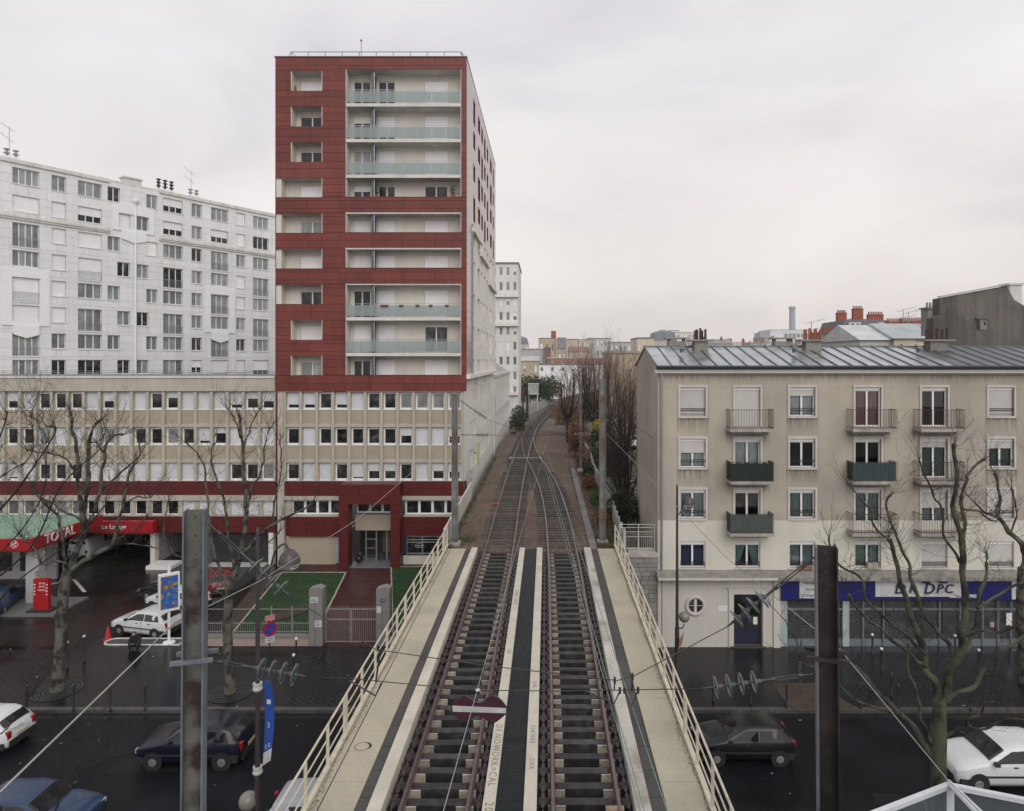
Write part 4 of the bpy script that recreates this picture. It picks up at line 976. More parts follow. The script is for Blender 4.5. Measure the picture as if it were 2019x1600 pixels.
for ci, r, u0, u1, z0, z1, door in W:
    c = cur.get((ci, r), ('S',)); sh_ = 1.0 if c[0] == 'S' else c[1]
    o = window(rb, FR, u0, u1, z0, z1, .14, 2, sh_, 'clear', .06, None, ((c[2], c[3] if len(c) > 3 else 'closed') if len(c) > 2 and c[2] else None), rail=(0 if door else (.40 if r < 3 else .28)), shutbox=.16)
    if r < 3:
        s = MB(); t = .10; s.box(u0-t,u0,-.05,.03,z0-(.0 if door else t),z1+t); s.box(u1,u1+t,-.05,.03,z0-(.0 if door else t),z1+t); s.box(u0,u1,-.05,.03,z1,z1+t)
        if not door: s.box(u0,u1,-.09,.03,z0-t,z0)
        s.build('surround', SURR, o, FR)
    else: boxp('sill', o, FR, u0-.05, u1+.05, -.08, .1, z0-.07, z0, SURR)
    if ci < 6 and len(c) > 2 and not c[2] is None or sh_ == 1: pass
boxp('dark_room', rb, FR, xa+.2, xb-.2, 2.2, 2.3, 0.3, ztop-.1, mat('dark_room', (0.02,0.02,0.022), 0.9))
# balconies
IRON = mat('rusty_iron_bars', (0.06,0.045,0.038), 0.6, 0.3, 5)
CLO = {'dark':mat('dark_green_canvas', (0.010,0.019,0.017), 0.8, 0.35, 3), 'grey':mat('grey_green_canvas', (0.075,0.10,0.094), 0.8, 0.15, 3), 'teal':mat('teal_canvas', (0.036,0.072,0.074), 0.8, 0.2, 3)}
cover = {(1,1):'dark',(1,2):'grey',(3,1):'teal'}
for ci, r, u0, u1, z0, z1, door in W:
    if not door: continue
    f = z0-.06; a, b = u0-.44, u1+.46; d = .75
    bo_ = MB(); bo_.box(a-.02,b+.02,-d-.04,.0,f-.16,f); bo_.box(a+.2,b-.2,-d*.55,.0,f-.3,f-.16)
    bal = bo_.build('balcony', mat('stained_balcony_concrete', (0.36,0.33,0.30), 0.9, 0.25, 2, streak=.2), rb, FR)
    g = MB()
    for zz in (f+1.0, f+.06):
        g.box(a,b,-d-.012,-d+.012,zz-.014,zz+.014); g.box(a-.012,a+.012,-d,0,zz-.014,zz+.014); g.box(b-.012,b+.012,-d,0,zz-.014,zz+.014)
    n = 16
    for k in range(n+1): x = a+(b-a)*k/n; g.box(x-.008,x+.008,-d-.008,-d+.008,f,f+1.0)
    for k in range(6):
        yy = -d*k/6
        for x in (a,b): g.box(x-.008,x+.008,yy-.008,yy+.008,f,f+1.0)
    g.build('railing', IRON, bal, FR)
    if (ci, r) in cover:
        q = MB(); n = 30; dk = cover[(ci,r)] == 'dark'
        off = .03 if not dk else -.04
        pts = [(a+.03,0.0),(a+.03,-d+off)]+[(a+.03+(b-a-.06)*k/n,-d+off+(.018*math.sin(k*1.9) if dk else 0.004*math.sin(k))) for k in range(1,n)]+[(b-.03,-d+off),(b-.03,0.0)]
        for k in range(len(pts)-1):
            p, t = pts[k], pts[k+1]; q.quad((p[0],p[1],f+.05),(t[0],t[1],f+.05),(t[0],t[1],f+.96-(.03*math.sin(k) if dk else 0)),(p[0],p[1],f+.96-(.03*math.sin(k-1) if dk else 0)))
        q.build('canvas_screen', CLO[cover[(ci,r)]], bal, FR)
# gable, rear, cornice, roof
dep = 8.4; zr_ = 16.25; ze = rz(722)
m_ = MB(); m_.add([(xa,.02,0),(xa,.02,ze),(xa,dep*.52,zr_-.05),(xa,dep,ze),(xa,dep,0)], [(0,1,2,3,4)]); m_.build('gable_wall', GREYB, rb, FR)
m_ = MB(); m_.box(xa,xb,dep-.1,dep,0,ze); m_.box(xb-.1,xb,.3,dep,0,ze); m_.build('rear_wall', GREYB, rb, FR)
boxp('cornice', rb, FR, xa-.18, xb, -.28, .0, rz(736), rz(728.6), SURR); boxp('frieze', rb, FR, xa-.02, xb, -.06, .05, rz(739), rz(736)+.0, SURR)
gt = MB(); gt.tube([(xa-.1,-.38,rz(724.5)),(xb,-.38,rz(724.5))], .10, 8); gt.box(xa-.12,xb,-.30,.05,rz(728.4),rz(724)); gt.build('gutter', mat('dark_zinc_gutter', (0.035,0.04,0.05), 0.4, metal=.4), rb, FR)
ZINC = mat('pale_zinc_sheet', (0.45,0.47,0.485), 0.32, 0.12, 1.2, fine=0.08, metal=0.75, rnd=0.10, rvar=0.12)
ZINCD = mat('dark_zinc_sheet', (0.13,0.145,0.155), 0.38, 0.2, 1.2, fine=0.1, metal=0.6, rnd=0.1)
sl_ = math.atan2(zr_-rz(723), dep*.52+.35); Lr = math.hypot(zr_-rz(723), dep*.52+.35)
FRO = FR @ Matrix.Translation((0,-.35,rz(723))) @ Matrix.Rotation(sl_,4,'X')
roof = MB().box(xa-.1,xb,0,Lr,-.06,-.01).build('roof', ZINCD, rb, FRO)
x = xa-.1; k = 0
while x < xb:
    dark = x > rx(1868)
    m_l = [0, .52, 1.0]
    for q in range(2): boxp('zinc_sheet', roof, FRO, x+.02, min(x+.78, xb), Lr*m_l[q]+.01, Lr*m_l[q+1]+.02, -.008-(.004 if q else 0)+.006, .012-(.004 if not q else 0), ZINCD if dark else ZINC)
    boxp('roll_seam', roof, FRO, x-.022, x+.022, 0, Lr, 0, .07, ZINCD if not dark else mat('seam_grey', (0.2,0.21,0.22), 0.5))
    x += .8; k += 1
boxp('ridge', roof, FR, xa-.12, xb, dep*.52-.15, dep*.52+.15, zr_-.04, zr_+.06, ZINCD)
FRB = FR @ Matrix.Translation((0,dep+.3,ze-.1)); m_ = MB(); m_.quad((xa-.1,dep*.52,zr_-.01),(xb,dep*.52,zr_-.01),(xb,dep+.3,ze-.1),(xa-.1,dep+.3,ze-.1)); m_.build('rear_roof_slope', ZINCD, roof, FR)
for px, n, colr in ((1380,5,'dark_clay'),(1600,7,'orange_clay'),(1845,9,'dark_clay')):
    c = MB(); u = rx(px)*1.1+.0; u = (px-CX)/F*(YF+3.6); y = 3.6
    c.box(u-.24-n*.03,u+.24+n*.03,y-.35,y+.35,zr_-1.2,zr_+.3); c.box(u-.45-n*.05,u+.45+n*.05,y-.5,y+.5,zr_+.3,zr_+.4)
    st_ = c.build('chimney_stack', mat('chimney_render', (0.22,0.21,0.19), 0.9, 0.2, 2), roof, FR)
    for k in range(n):
        p = MB(); xx = u+(k-(n-1)/2)*.15; h = .5+.12*((k*7) % 3)*.5; p.lathe([(.075,0),(.066,h),(.08,h+.02),(.08,h+.05)], 9, Matrix.Translation((xx,y+.1*((k%2)*2-1),zr_+.4)))
        p.build('chimney_pot', mat(colr, (0.055,0.03,0.03) if colr[0] == 'd' else (0.26,0.085,0.045), 0.8, 0.25, 3), st_, FR)
for px in (1345,1567,1812):
    u = (px-CX)/F*(YF+1.9); mv = MB(); mv.tube([(0,0,-.05),(0,-.0,.16),(0,-.12,.24)], [.14,.14,.15], 10); mv.build('roof_vent_hood', ZINCD, roof, FR @ Matrix.Translation((u,1.9,rz(723)+1.9*math.tan(sl_)+.35)))
for px in (1333,1540):
    u = (px-CX)/F*(YF+5.4); c = MB(); c.box(u-.5,u+.5,5,5.7,zr_-1,zr_+.35); c.box(u-.7,u+.7,4.85,5.85,zr_+.5,zr_+.58); 
    for s_ in (-.45,.45): c.box(u+s_-.05,u+s_+.05,5.1,5.6,zr_+.35,zr_+.5)
    c.build('capped_chimney', mat('chimney_render2', (0.30,0.29,0.26), 0.9, 0.2, 2), roof, FR)
m_ = MB(); m_.tube([(rx(1304),-.1,rz(735)),(rx(1304),-.1,rz(1128))], .055, 8); 
for yy in (800,870,940,1010): m_.lathe([(.07,0),(.07,.06)], 8, Matrix.Translation((rx(1304),-.1,rz(yy))))
m_.build('downpipe', STEELG, rb, FR)
# ledge over the shops, ground floor
boxp('ledge', rb, FR, xa-.1, rx(1525), -.75, .0, rz(1136), rz(1131), SMOOTHW); m_ = MB(); m_.quad((xa-.1,-.75,rz(1131)+.002),(xb,-.75,rz(1131)+.002),(xb,.0,rz(1124)+.01),(xa-.1,.0,rz(1124)+.01)); m_.build('ledge_top', mat('weathered_ledge', (0.24,0.225,0.205), 0.9, 0.3, 2), rb, FR)
boxp('shop_ledge', rb, FR, rx(1525)+.01, xb, -.76, .0, rz(1137), rz(1131), mat('stained_ledge_concrete', (0.25,0.235,0.21), 0.9, 0.45, 4, streak=.3))
YG = -.12
gh = [(rx(1445),rx(1502),.2,rz(1170),.35)]
m_ = MB(); wall_holes(m_, xa, rx(1525), 0.1, rz(1136.2), gh, YG, .35)
m_.build('ground_wall', SMOOTHW, rb, FR)
boxp('corner_post', rb, FR, rx(1296), rx(1303), YG-.05, .0, .1, rz(1136.5), SMOOTHW)
m_ = MB(); m_.tube([(rx(1305.5),YG-.06,rz(1137)),(rx(1305.5),YG-.06,.2)], .05, 6); m_.build('plaster_pipe', SMOOTHW, rb, FR)
# round window
cu_, cz_ = rx(1370), rz(1192.5); Mr = FR @ Matrix.Translation((cu_,YG,cz_)) @ Matrix.Rotation(R(90),4,'X')
ro = MB(); ro.lathe([(.37,-.0),(.37,.06),(.42,.10),(.53,.10),(.55,.06),(.55,0)], 32, None, False)
rw = ro.build('round_window', SURR, rb, Mr, True)
m_ = MB(); m_.lathe([(.001,.012),(.375,.012)], 28, None, False); m_.build('pane', PANE, rw, Mr)
m_ = MB(); m_.box(-.07,.07,-.36,.36,.016,.035); m_.box(-.36,.36,-.012,.012,.014,.03); m_.build('bars', SURR, rw, Mr)
# street door
s = MB(); u0,u1,z1 = rx(1445),rx(1502),rz(1170); s.box(u0-.27,u0,YG-.07,YG,.1,z1+.3); s.box(u1,u1+.27,YG-.07,YG,.1,z1+.3); s.box(u0,u1,YG-.07,YG,z1,z1+.3); s.box(u0-.35,u1+.35,YG-.11,YG-.0,z1+.3,z1+.36); s.build('door_surround', SMOOTHW, rb, FR)
NAVY = mat('navy_door_paint', (0.015,0.015,0.045), 0.35, 0.2, 3)
dd = boxp('street_door', rb, FR, u0, u1, YG+.25, YG+.33, .18, z1, NAVY)
for a, b, c, d in ((u0+.1,(u0+u1)/2-.06,.95,z1-.25),((u0+u1)/2+.06,u1-.1,.95,z1-.25)): boxp('door_pane', dd, FR, a, b, YG+.235, YG+.25, c, d, PANE)
boxp('kick_board', dd, FR, u0+.08, u1-.08, YG+.238, YG+.25, .25, .8, NAVY); boxp('notice', dd, FR, u1-.42, u1-.2, YG+.228, YG+.233, 1.25, 1.65, WHITEP)
boxp('doorstep', rb, FR, u0-.2, u1+.2, YG-.15, YG+.35, .1, .2, KERB)
boxp('wall_notice', rb, FR, rx(1416), rx(1432), YG-.012, YG-.002, rz(1203), rz(1193), WHITEP); link('notice_mark', text_mesh('O', .22, mat('grey_ink', (0.35,0.36,0.38), 0.8), .001), rb, FR @ Matrix.Translation((rx(1424),YG-.015,rz(1198))) @ FLAT @ Matrix.Diagonal((1.5,.7,1,1)))
# shop front
SHB = mat('shop_royal_blue', (0.009,0.013,0.125), 0.35, 0.08, 1)
SHW = mat('shop_sign_white', (0.55,0.55,0.55), 0.5, 0.05)
BLKT = mat('sign_ink', (0.05,0.05,0.07), 0.6)
sp = empty('shop_front', (rx(1770), YF, 0), None, None); WMs = FR; _place(sp, FR, rb)
boxp('pilaster', sp, FR, rx(1523), rx(1536), YG-.1, .2, .1, rz(1137.2), SMOOTHW)
boxp('fascia', sp, FR, rx(1536), xb, -.35, -.1, rz(1178.5), rz(1139), SHB)
boxp('fascia_backing', sp, FR, rx(1536), xb, -.1, .2, rz(1184), rz(1137.2), DARKM)
def shop_sign(a, b, y0_, y1_, lines, size, z0=0):
    o = boxp('sign_panel', sp, FR, rx(a), rx(b), -.39, -.352, rz(y1_), rz(y0_), SHW)
    n = len(lines)
    for i, l in enumerate(lines):
        zz = rz(y0_+(y1_-y0_)*(i+.5)/n); link('sign_lettering', text_mesh(l, size, BLKT, .004, shear=.25), o, FR @ Matrix.Translation((rx((a+b)/2),-.396,zz)) @ FLAT)
    return o
shop_sign(1571, 1612, 1139.5, 1175, ['Meubles', 'Salons', 'Canap\u00e9s'], .22)
main = shop_sign(1719, 1892, 1140.5, 1172, [], .5)
shop_sign(1985, 2060, 1140.5, 1177, ['Lingerie', 'D\u00e9coration', 'Accessoires'], .22)
shop_sign(1864, 1916, 1168, 1174, ['Maroquinerie'], .14)
GLD = mat('gilt_letter_edge', (0.30,0.27,0.14), 0.4, metal=.5)
for i, (ch, px) in enumerate((('D',1765),('R',1790),('D',1822),('P',1842),('C',1860))):
    for mt_, dy, ex in ((GLD,0,.02),(mat('letter_navy', (0.025,0.02,0.09), 0.4),-.03,.012)):
        link('sign_letter', text_mesh(ch, .78 if i in (0,2) else .66, mt_, ex, shear=.2), main, FR @ Matrix.Translation((rx(px)+(.02 if mt_ is GLD else 0),-.44+dy,rz(1156)-(.02 if mt_ is GLD else 0))) @ FLAT)
for px in (1815,1848): boxp('spot_lamp', sp, FR, rx(px)-.18, rx(px)+.18, -.6, -.5, rz(1142)-.04, rz(1142)+.03, SHB)
ALU = mat('grey_aluminium_frame', (0.22,0.25,0.28), 0.4, metal=.5)
PAL = mat('pale_blue_pilaster', (0.36,0.42,0.44), 0.6)
boxp('stall_riser', sp, FR, rx(1536), xb, .05, .12, .1, .48, ALU); boxp('shop_glass', sp, FR, rx(1536), xb, .14, .16, .45, rz(1184.5), PANE)
boxp('shop_head', sp, FR, rx(1536), xb, -.08, .14, rz(1184), rz(1179), ALU); boxp('transom', sp, FR, rx(1536), xb, .0, .10, rz(1203.5), rz(1200), ALU)
for x in (1538,1661): boxp('pilaster_blue', sp, FR, rx(x), rx(x)+.35, -.05, .12, .1, rz(1184.2), PAL)
for x in (1552,1702,1742,1853,1893,1938,1968,1994,2010): boxp('mullion', sp, FR, rx(x)-.04, rx(x)+.04, -.02, .12, .12, rz(1184.2), ALU)
gr_ = MB(); u0, u1 = rx(1552), rx(2019)+1; z0, z1 = .5, rz(1185); st_ = .13
def grid(u0,u1):
    nx = int((u1-u0)/st_); nz_ = int((z1-z0)/(st_*.6))
    for j in range(nz_):
        zz = z0+(z1-z0)*j/nz_
        for i in range(nx):
            x_ = u0+(u1-u0)*(i+(.5 if j % 2 else 0))/nx
            for sgn in (-1, 1):
                xe = x_+sgn*st_*.5
                if xe < u0-.01 or xe > u1: continue
                zz2 = zz+(z1-z0)/nz_; gr_.add([(x_-.006,-.06,zz),(x_+.006,-.06,zz),(xe+.006,-.06,zz2),(xe-.006,-.06,zz2)], [(0,1,2,3)])
for a, b in ((1553,1606),(1612,1660),(1670,1740),(1744,1852),(1856,1892),(1896,2019)): grid(rx(a)+.05, rx(b)-.05)
gr_.build('security_grille', mat('grille_grey', (0.30,0.32,0.33), 0.4, metal=.5), sp, FR)
for px, w_, y0_, y1_ in ((1983,10,1208,1232),(1951,7,1226,1236)): boxp('taped_notice', sp, FR, rx(px)-.02, rx(px)+w_/SR, -.085, -.075, rz(y1_), rz(y0_), WHITEP if w_ == 10 else TAN)
o = boxp('window_box', None, FR, rx(1707), rx(1729), -.22, .0, rz(1119), rz(1109), mat('stone_trough', (0.35,0.31,0.26), 0.9), label='pale stone flower trough on the sill above the shop sign', cat='flower box')
boxp('window_box', None, FR, rx(1572), rx(1600), -.2, -.02, rz(1122), rz(1116), mat('terracotta_trough', (0.26,0.10,0.06), 0.9), label='terracotta flower trough on the sill beside the rusty steel post', cat='flower box')
c = P(1480,952,YF-.5); m_ = MB(); m_.sphere(c+Vector((.1,0,.35)), .13); m_.sphere(c+Vector((-.1,0,.3)), .1); m_.build('balcony_toys', mat('pinkish_plush', (0.5,0.36,0.30), 0.9), None, None, True, label='pale plush shapes behind the grey canvas balcony', cat='toys')

# rain stains under sills and balconies, render joints
def stain_mat(name, col, dens):
    m = bpy.data.materials.new(name); m.use_nodes = True; MAT[name] = m; t = m.node_tree; N = t.nodes; L = t.links.new; N.clear()
    o = N.new('ShaderNodeOutputMaterial'); mx_ = N.new('ShaderNodeMixShader'); tr2 = N.new('ShaderNodeBsdfTransparent'); df = N.new('ShaderNodeBsdfDiffuse'); df.inputs[0].default_value = (*col,1)
    g = N.new('ShaderNodeNewGeometry'); mpn = N.new('ShaderNodeMapping'); mpn.inputs['Scale'].default_value = (7,7,.5); L(g.outputs['Position'], mpn.inputs[0]); nz = N.new('ShaderNodeTexNoise'); nz.inputs['Scale'].default_value = 1; nz.inputs['Detail'].default_value = 5; L(mpn.outputs[0], nz.inputs['Vector'])
    a = N.new('ShaderNodeMapRange'); a.inputs[1].default_value = .3; a.inputs[2].default_value = .75; a.inputs[4].default_value = dens; L(nz.outputs[0], a.inputs[0])
    tcn = N.new('ShaderNodeTexCoord'); sp2 = N.new('ShaderNodeSeparateXYZ'); L(tcn.outputs['Generated'], sp2.inputs[0]); f1 = N.new('ShaderNodeMath'); f1.operation = 'POWER'; f1.inputs[1].default_value = 1.4; L(sp2.outputs['Z'], f1.inputs[0])
    ml = N.new('ShaderNodeMath'); ml.operation = 'MULTIPLY'; L(a.outputs[0], ml.inputs[0]); L(f1.outputs[0], ml.inputs[1]); L(ml.outputs[0], mx_.inputs[0]); L(tr2.outputs[0], mx_.inputs[1]); L(df.outputs[0], mx_.inputs[2]); L(mx_.outputs[0], o.inputs[0]); return m
STAIN = stain_mat('rain_stain', (0.16,0.14,0.12), .34)
for ci, r, u0, u1, z0, z1, door in W:
    if r < 3 and not door: boxp('rain_stain', rb, FR, u0-.18, u1+.18, -.006, -.003, z0-1.1, z0-.1, STAIN)
    if door: boxp('rain_stain', rb, FR, u0-.5, u1+.5, -.006, -.003, z0-1.0, z0-.22, STAIN)
boxp('rain_stain', rb, FR, xa+.02, xb, -.0065, -.0035, ztop-.75, ztop-.02, STAIN)
JNT = mat('render_joint', (0.31,0.28,0.24), 0.9, 0.2, 2)
for yy in (764, 865, 966): boxp('render_joint', rb, FR, xa, rx(1336), -.004, -.0015, rz(yy)-.008, rz(yy)+.008, JNT)
for i in range(5):
    for yy in (764, 865, 966): boxp('render_joint', rb, FR, rx(cols[i][1]+1)+.02, rx(cols[i+1][0]-1)-.02, -.004, -.0015, rz(yy)-.008, rz(yy)+.008, JNT)
for i in range(6):
    for xx in (cols[i][0]-2, cols[i][1]+2): boxp('render_joint', rb, FR, rx(xx)-.006, rx(xx)+.006, -.0042, -.0017, zsplit, ztop-.05, JNT)

SHUT[0] = MAT['roller_shutter_white']
# ================================================================== BEHIND AND BESIDE THE HOUSE
# garden bank and car park right of the tracks
GARD = mat('rough_garden', (0.05,0.062,0.03), 0.95, 0.4, 0.8, fine=0.4, bump=0.8, bscale=14, col2=(0.10,0.085,0.055), c2scale=0.35)
m_ = MB(); n = 24
def gh_(y): return 3.4 if y < 40 else min(5.3, 3.4+(y-40)*0.065)
for j in range(n):
    ya, yb = 36.4+(110-36.4)*j/n, 36.4+(110-36.4)*(j+1)/n
    for i in range(10):
        xA, xB = 4.45+i*3.6, 4.45+(i+1)*3.6
        if ya < 43.6 and xA > 5.8: continue
        m_.quad((xA,ya,gh_(ya)),(xB,ya,gh_(ya)),(xB,yb,gh_(yb)),(xA,yb,gh_(yb)))
m_.build('garden_bank', GARD, kind='structure')
CARP = mat('car_park_asphalt', (0.13,0.125,0.12), 0.8, 0.2, 0.5)
patch('car_park', [(5.5,72),(40,72),(40,108),(5.5,108)], 5.34, CARP)
stp = empty('garden_steps', (8.9,46,3.4), 'grey concrete steps climbing behind the right house', 'steps')
for k in range(14): boxp('step', stp, I4, 7.15, 9.8, 46.0+k*.95, 47.0+k*.95, 3.2, 3.62+k*.13, TR)
# concrete fence along the railway
cf = empty('concrete_fence', (4.35, 36, 4.5), 'grey concrete panel fence along the right of the railway', 'fence')
FENC = mat('lichen_concrete', (0.36,0.355,0.33), 0.9, 0.15, 1.5, rnd=0.12, streak=.15)
y = 35.5; k = 0
while y < 78:
    x = 4.28+(.1*math.sin(y*.3))
    for j in range(2): boxp('fence_panel', cf, frame((x,y,ZR-.55+rng.uniform(-.02,.02)), R(90)), .0, 1.28, -.03, .03, .0+j*.66, .65+j*.66, FENC)
    boxp('fence_post', cf, frame((x,y,ZR-.6), 0), -.06, .06, -.06, .06, 0, 1.62, FENC); y += 1.4; k += 1
# white steel gate at the end of the bridge
gt_ = empty('white_steel_gate', (4.9,35.9,5.0), 'white tubular steel gate closing the gap between bridge and house', 'gate')
WST = mat('white_gate_paint', (0.55,0.55,0.52), 0.5, 0.1)
x0, x1, z0 = 3.95, 5.85, ZR-.25
fr_ = MB()
for x in (x0, 4.98, x1): fr_.tube([(x,35.8,z0),(x,35.8,z0+1.45)], .028, 6)
for zz in (.12,.75,1.02,1.25,1.42): fr_.tube([(x0,35.8,z0+zz),(x1,35.8,z0+zz)], .014, 5)
fr_.build('gate_frame', WST, gt_)
for k in range(16): xx = x0+.06+(x1-x0-.1)*k/16; m_ = MB(); m_.tube([(xx,35.83,z0+.12),(xx,35.83,z0+1.02)], .009, 5); m_.build('gate_bar', WST, gt_)
# white parapet wall on the left
lw = empty('white_parapet', (-5.55, 42, 4.5), 'low white concrete parapet on the left edge of the railway bank', 'wall')
y = 35.9
while y < 49.6:
    boxp('parapet_slab', lw, frame((-5.58-.03*(y-36)/3, y, ZR-.6), R(90)), 0, 1.98, -.05, .05, 0, 1.5, mat('white_parapet_render', (0.55,0.53,0.47), 0.85, 0.12, 1.5, rnd=0.06, streak=.2)); y += 2.0

# ---- simple town houses: wall, roof, every window a part
def house(name, x0, x1, yt, yb, D, dep_, col, rows_, cols_, label, cat='house', win=(.5,.6), roof=None, roofcol=(0.16,0.17,0.19), wc='dark', zbase=None, side=None, chim=(), top=None, rot=0.0):
    a, b = P(x0, yt, D), P(x1, yb, D); z1, z0 = a.z, b.z
    if zbase is not None: z0 = zbase
    Mh = frame((a.x, D, 0), rot); W_ = b.x-a.x
    o = empty(name, (a.x+W_/2, D, z0), label, cat)
    cm = mat('%s_%.2f_%.2f_%.2f' % ('wall', *col), col, 0.85, 0.1, 0.4, streak=.08)
    hs_ = []; H = z1-z0
    if rows_ and cols_:
        pw_, ph_ = W_/cols_, H/rows_
        for r in range(rows_):
            for c in range(cols_): hs_.append((pw_*(c+.5-win[0]/2), pw_*(c+.5+win[0]/2), z0+ph_*(r+.5-win[1]/2), z0+ph_*(r+.5+win[1]/2), .2))
    m_ = MB(); wall_holes(m_, 0, W_, z0, z1, hs_, 0, .25); m_.box(0,.01,.01,dep_,z0,z1); m_.box(W_-.01,W_,.01,dep_,z0,z1); m_.box(0,W_,dep_-.01,dep_,z0,z1); m_.build('wall', cm, o, Mh)
    rr = random.Random(int(x0*3+yt))
    for h in hs_: window(o, Mh, h[0], h[1], h[2], h[3], .12, 2 if h[1]-h[0] > 1.2 else 1, rr.choice((0,0,0,1,.5)) if wc != 'plain' else 0, ('curtain' if D > 90 else rr.choice(('dark','curtain','curtain'))), .07)
    rm = mat('roof_%.2f_%.2f_%.2f' % roofcol, roofcol, 0.6, 0.2, 0.6, streak=.05)
    r_ = MB()
    if roof is None: r_.box(-.15,W_+.15,-.15,dep_+.15,z1,z1+.35)
    elif roof[0] == 'gable':
        h = roof[1]; r_.add([(-.2,-.3,z1),(W_+.2,-.3,z1),(W_+.2,dep_/2,z1+h),(-.2,dep_/2,z1+h),(W_+.2,dep_+.3,z1),(-.2,dep_+.3,z1)], [(0,1,2,3),(3,2,4,5),(0,3,5),(1,4,2)])
    elif roof[0] == 'mansard':
        h = roof[1]; i = h*.45; r_.add([(0,0,z1),(W_,0,z1),(W_,dep_,z1),(0,dep_,z1),(i*.6,i*.6,z1+h),(W_-i*.6,i*.6,z1+h),(W_-i*.6,dep_-i*.6,z1+h),(i*.6,dep_-i*.6,z1+h),(W_/2-.5,dep_/2,z1+h*1.3),(W_/2+.5,dep_/2,z1+h*1.3)], [(0,1,5,4),(1,2,6,5),(2,3,7,6),(3,0,4,7),(4,5,9,8),(5,6,9),(6,7,8,9),(7,4,8)])
    ro_ = r_.build('roof', rm, o, Mh)
    for (fx, w_, h, pots, cc) in chim:
        q = MB(); u = fx*W_; zc_ = z1+(roof[1]*.4 if roof else 0); q.box(u-w_/2,u+w_/2,dep_*.35,dep_*.35+.7,zc_,zc_+h); q.box(u-w_/2-.08,u+w_/2+.08,dep_*.35-.08,dep_*.35+.78,zc_+h,zc_+h+.12)
        ck = q.build('chimney', mat('chim_'+cc, dict(brick=(0.27,0.085,0.055), grey=(0.3,0.29,0.27))[cc], 0.85, 0.2, 2), ro_, Mh)
        for k in range(pots):
            q = MB(); q.lathe([(.11,0),(.09,.5)], 8, Matrix.Translation((u-w_/2+.15+(w_-.3)*k/max(1,pots-1),dep_*.35+.35,zc_+h+.12))); q.build('chimney_pot', mat('pot_clay', (0.25,0.09,0.06), 0.8), ck, Mh)
    return o
house('far_block', 940, 1022, 521, 800, 132, 14, (0.68,0.67,0.64), 11, 6, 'white tower block end standing behind the red tower', 'apartment block', (.5,.55), zbase=2)
for yy in (583, 640, 776): 
    a, b = P(941,yy,131.9), P(1023,yy,131.9); boxp('cornice', bpy.data.objects['far_block'], frame((a.x,131.7,a.z)), 0, b.x-a.x, -.3, .3, -.35, .35, mat('white_cornice2', (0.70,0.69,0.66), 0.8))
lw2 = house('low_wing', 900, 975.5, 745, 905, 78, 30, (0.66,0.64,0.58), 0, 0, 'low cream wing with sloped glazing next to the railway bank', 'building', (.5,.5), zbase=0, roofcol=(0.55,0.54,0.50))
Mq = frame((-6.14, 78, 0), R(90)); hs_ = []
for k in range(8):
    for z0, z1 in ((6.4,8.2),(9.2,11.2)): window(lw2, Mq, 1+k*3.6, 3.2+k*3.6, z0, z1, -.09, 2, 0, 'curtain', .08)
m_ = MB(); m_.quad((0.5,-.05,13.45),(29,-.05,13.45),(29,2.2,15.2),(0.5,2.2,15.2)); m_.build('sloped_glazing', mat('green_glazing', (0.05,0.08,0.07), 0.15), lw2, Mq)
house('yellow_house', 1018, 1062, 712, 768, 185, 9, (0.47,0.42,0.29), 3, 4, 'yellow house with small windows left of the white modern block', win=(.35,.4), roof=('gable',1.4), roofcol=(0.42,0.42,0.42), zbase=2)
hm = house('white_modern_block', 1058, 1245, 720, 776, 214, 12, (0.80,0.81,0.83), 4, 9, 'white modern block with a brick-red top storey at the railway curve', 'apartment block', (.28,.45), zbase=3)
house('red_attic', 1080, 1240, 707, 719.8, 214.4, 11, (0.36,0.17,0.135), 1, 8, 'brick-red attic storey on the white modern block', 'attic storey', (.22,.6), roofcol=(0.5,0.5,0.5))
house('ochre_block', 1062, 1095, 668, 715, 330, 20, (0.46,0.38,0.27), 3, 3, 'ochre block with a dark chimney on the skyline', 'apartment block', (.4,.4), zbase=0, chim=((.9,2.5,4,0,'brick'),))
house('tan_block', 1095.5, 1140, 670, 715, 329, 24, (0.50,0.43,0.33), 0, 0, 'blank tan gable block on the skyline beside the ochre block', 'apartment block', zbase=0)
house('pale_row', 1141, 1172, 671, 715, 340, 16, (0.55,0.51,0.44), 4, 6, 'pale many-windowed block right of the blank tan gable', 'apartment block', (.45,.5), zbase=0)
house('grey_terrace', 1020, 1075, 690, 725, 260, 12, (0.42,0.42,0.43), 2, 7, 'grey terrace of small dormers above the yellow house', 'terrace', (.4,.45), roofcol=(0.25,0.25,0.27), zbase=0)
house('purple_gable', 1074, 1086, 687, 725, 258, 9, (0.20,0.13,0.13), 0, 0, 'narrow dark purple gable end among the far roofs', zbase=0, roofcol=(0.15,0.12,0.12))
house('slate_house', 1100, 1116, 688, 725, 255, 9, (0.42,0.38,0.32), 2, 2, 'slate roofed house with leaning grey roof among the far roofs', roof=('gable',4.5), roofcol=(0.17,0.16,0.17), zbase=0)
house('brown_roof_row', 1122, 1160, 694, 725, 250, 10, (0.45,0.40,0.34), 1, 5, 'low brown roofed row half hidden by the bare trees', 'terrace', roof=('gable',2.0), roofcol=(0.22,0.13,0.10), zbase=0)
house('grey_tower_row', 1160, 1205, 668, 715, 380, 18, (0.50,0.51,0.52), 5, 6, 'pale grey block of flats seen through the bare branches', 'apartment block', (.5,.5), zbase=0)
house('slab_block', 1203, 1245, 676, 720, 300, 14, (0.44,0.45,0.46), 4, 5, 'flat grey slab block just left of the sloping house gable', 'apartment block', (.5,.5), zbase=0)
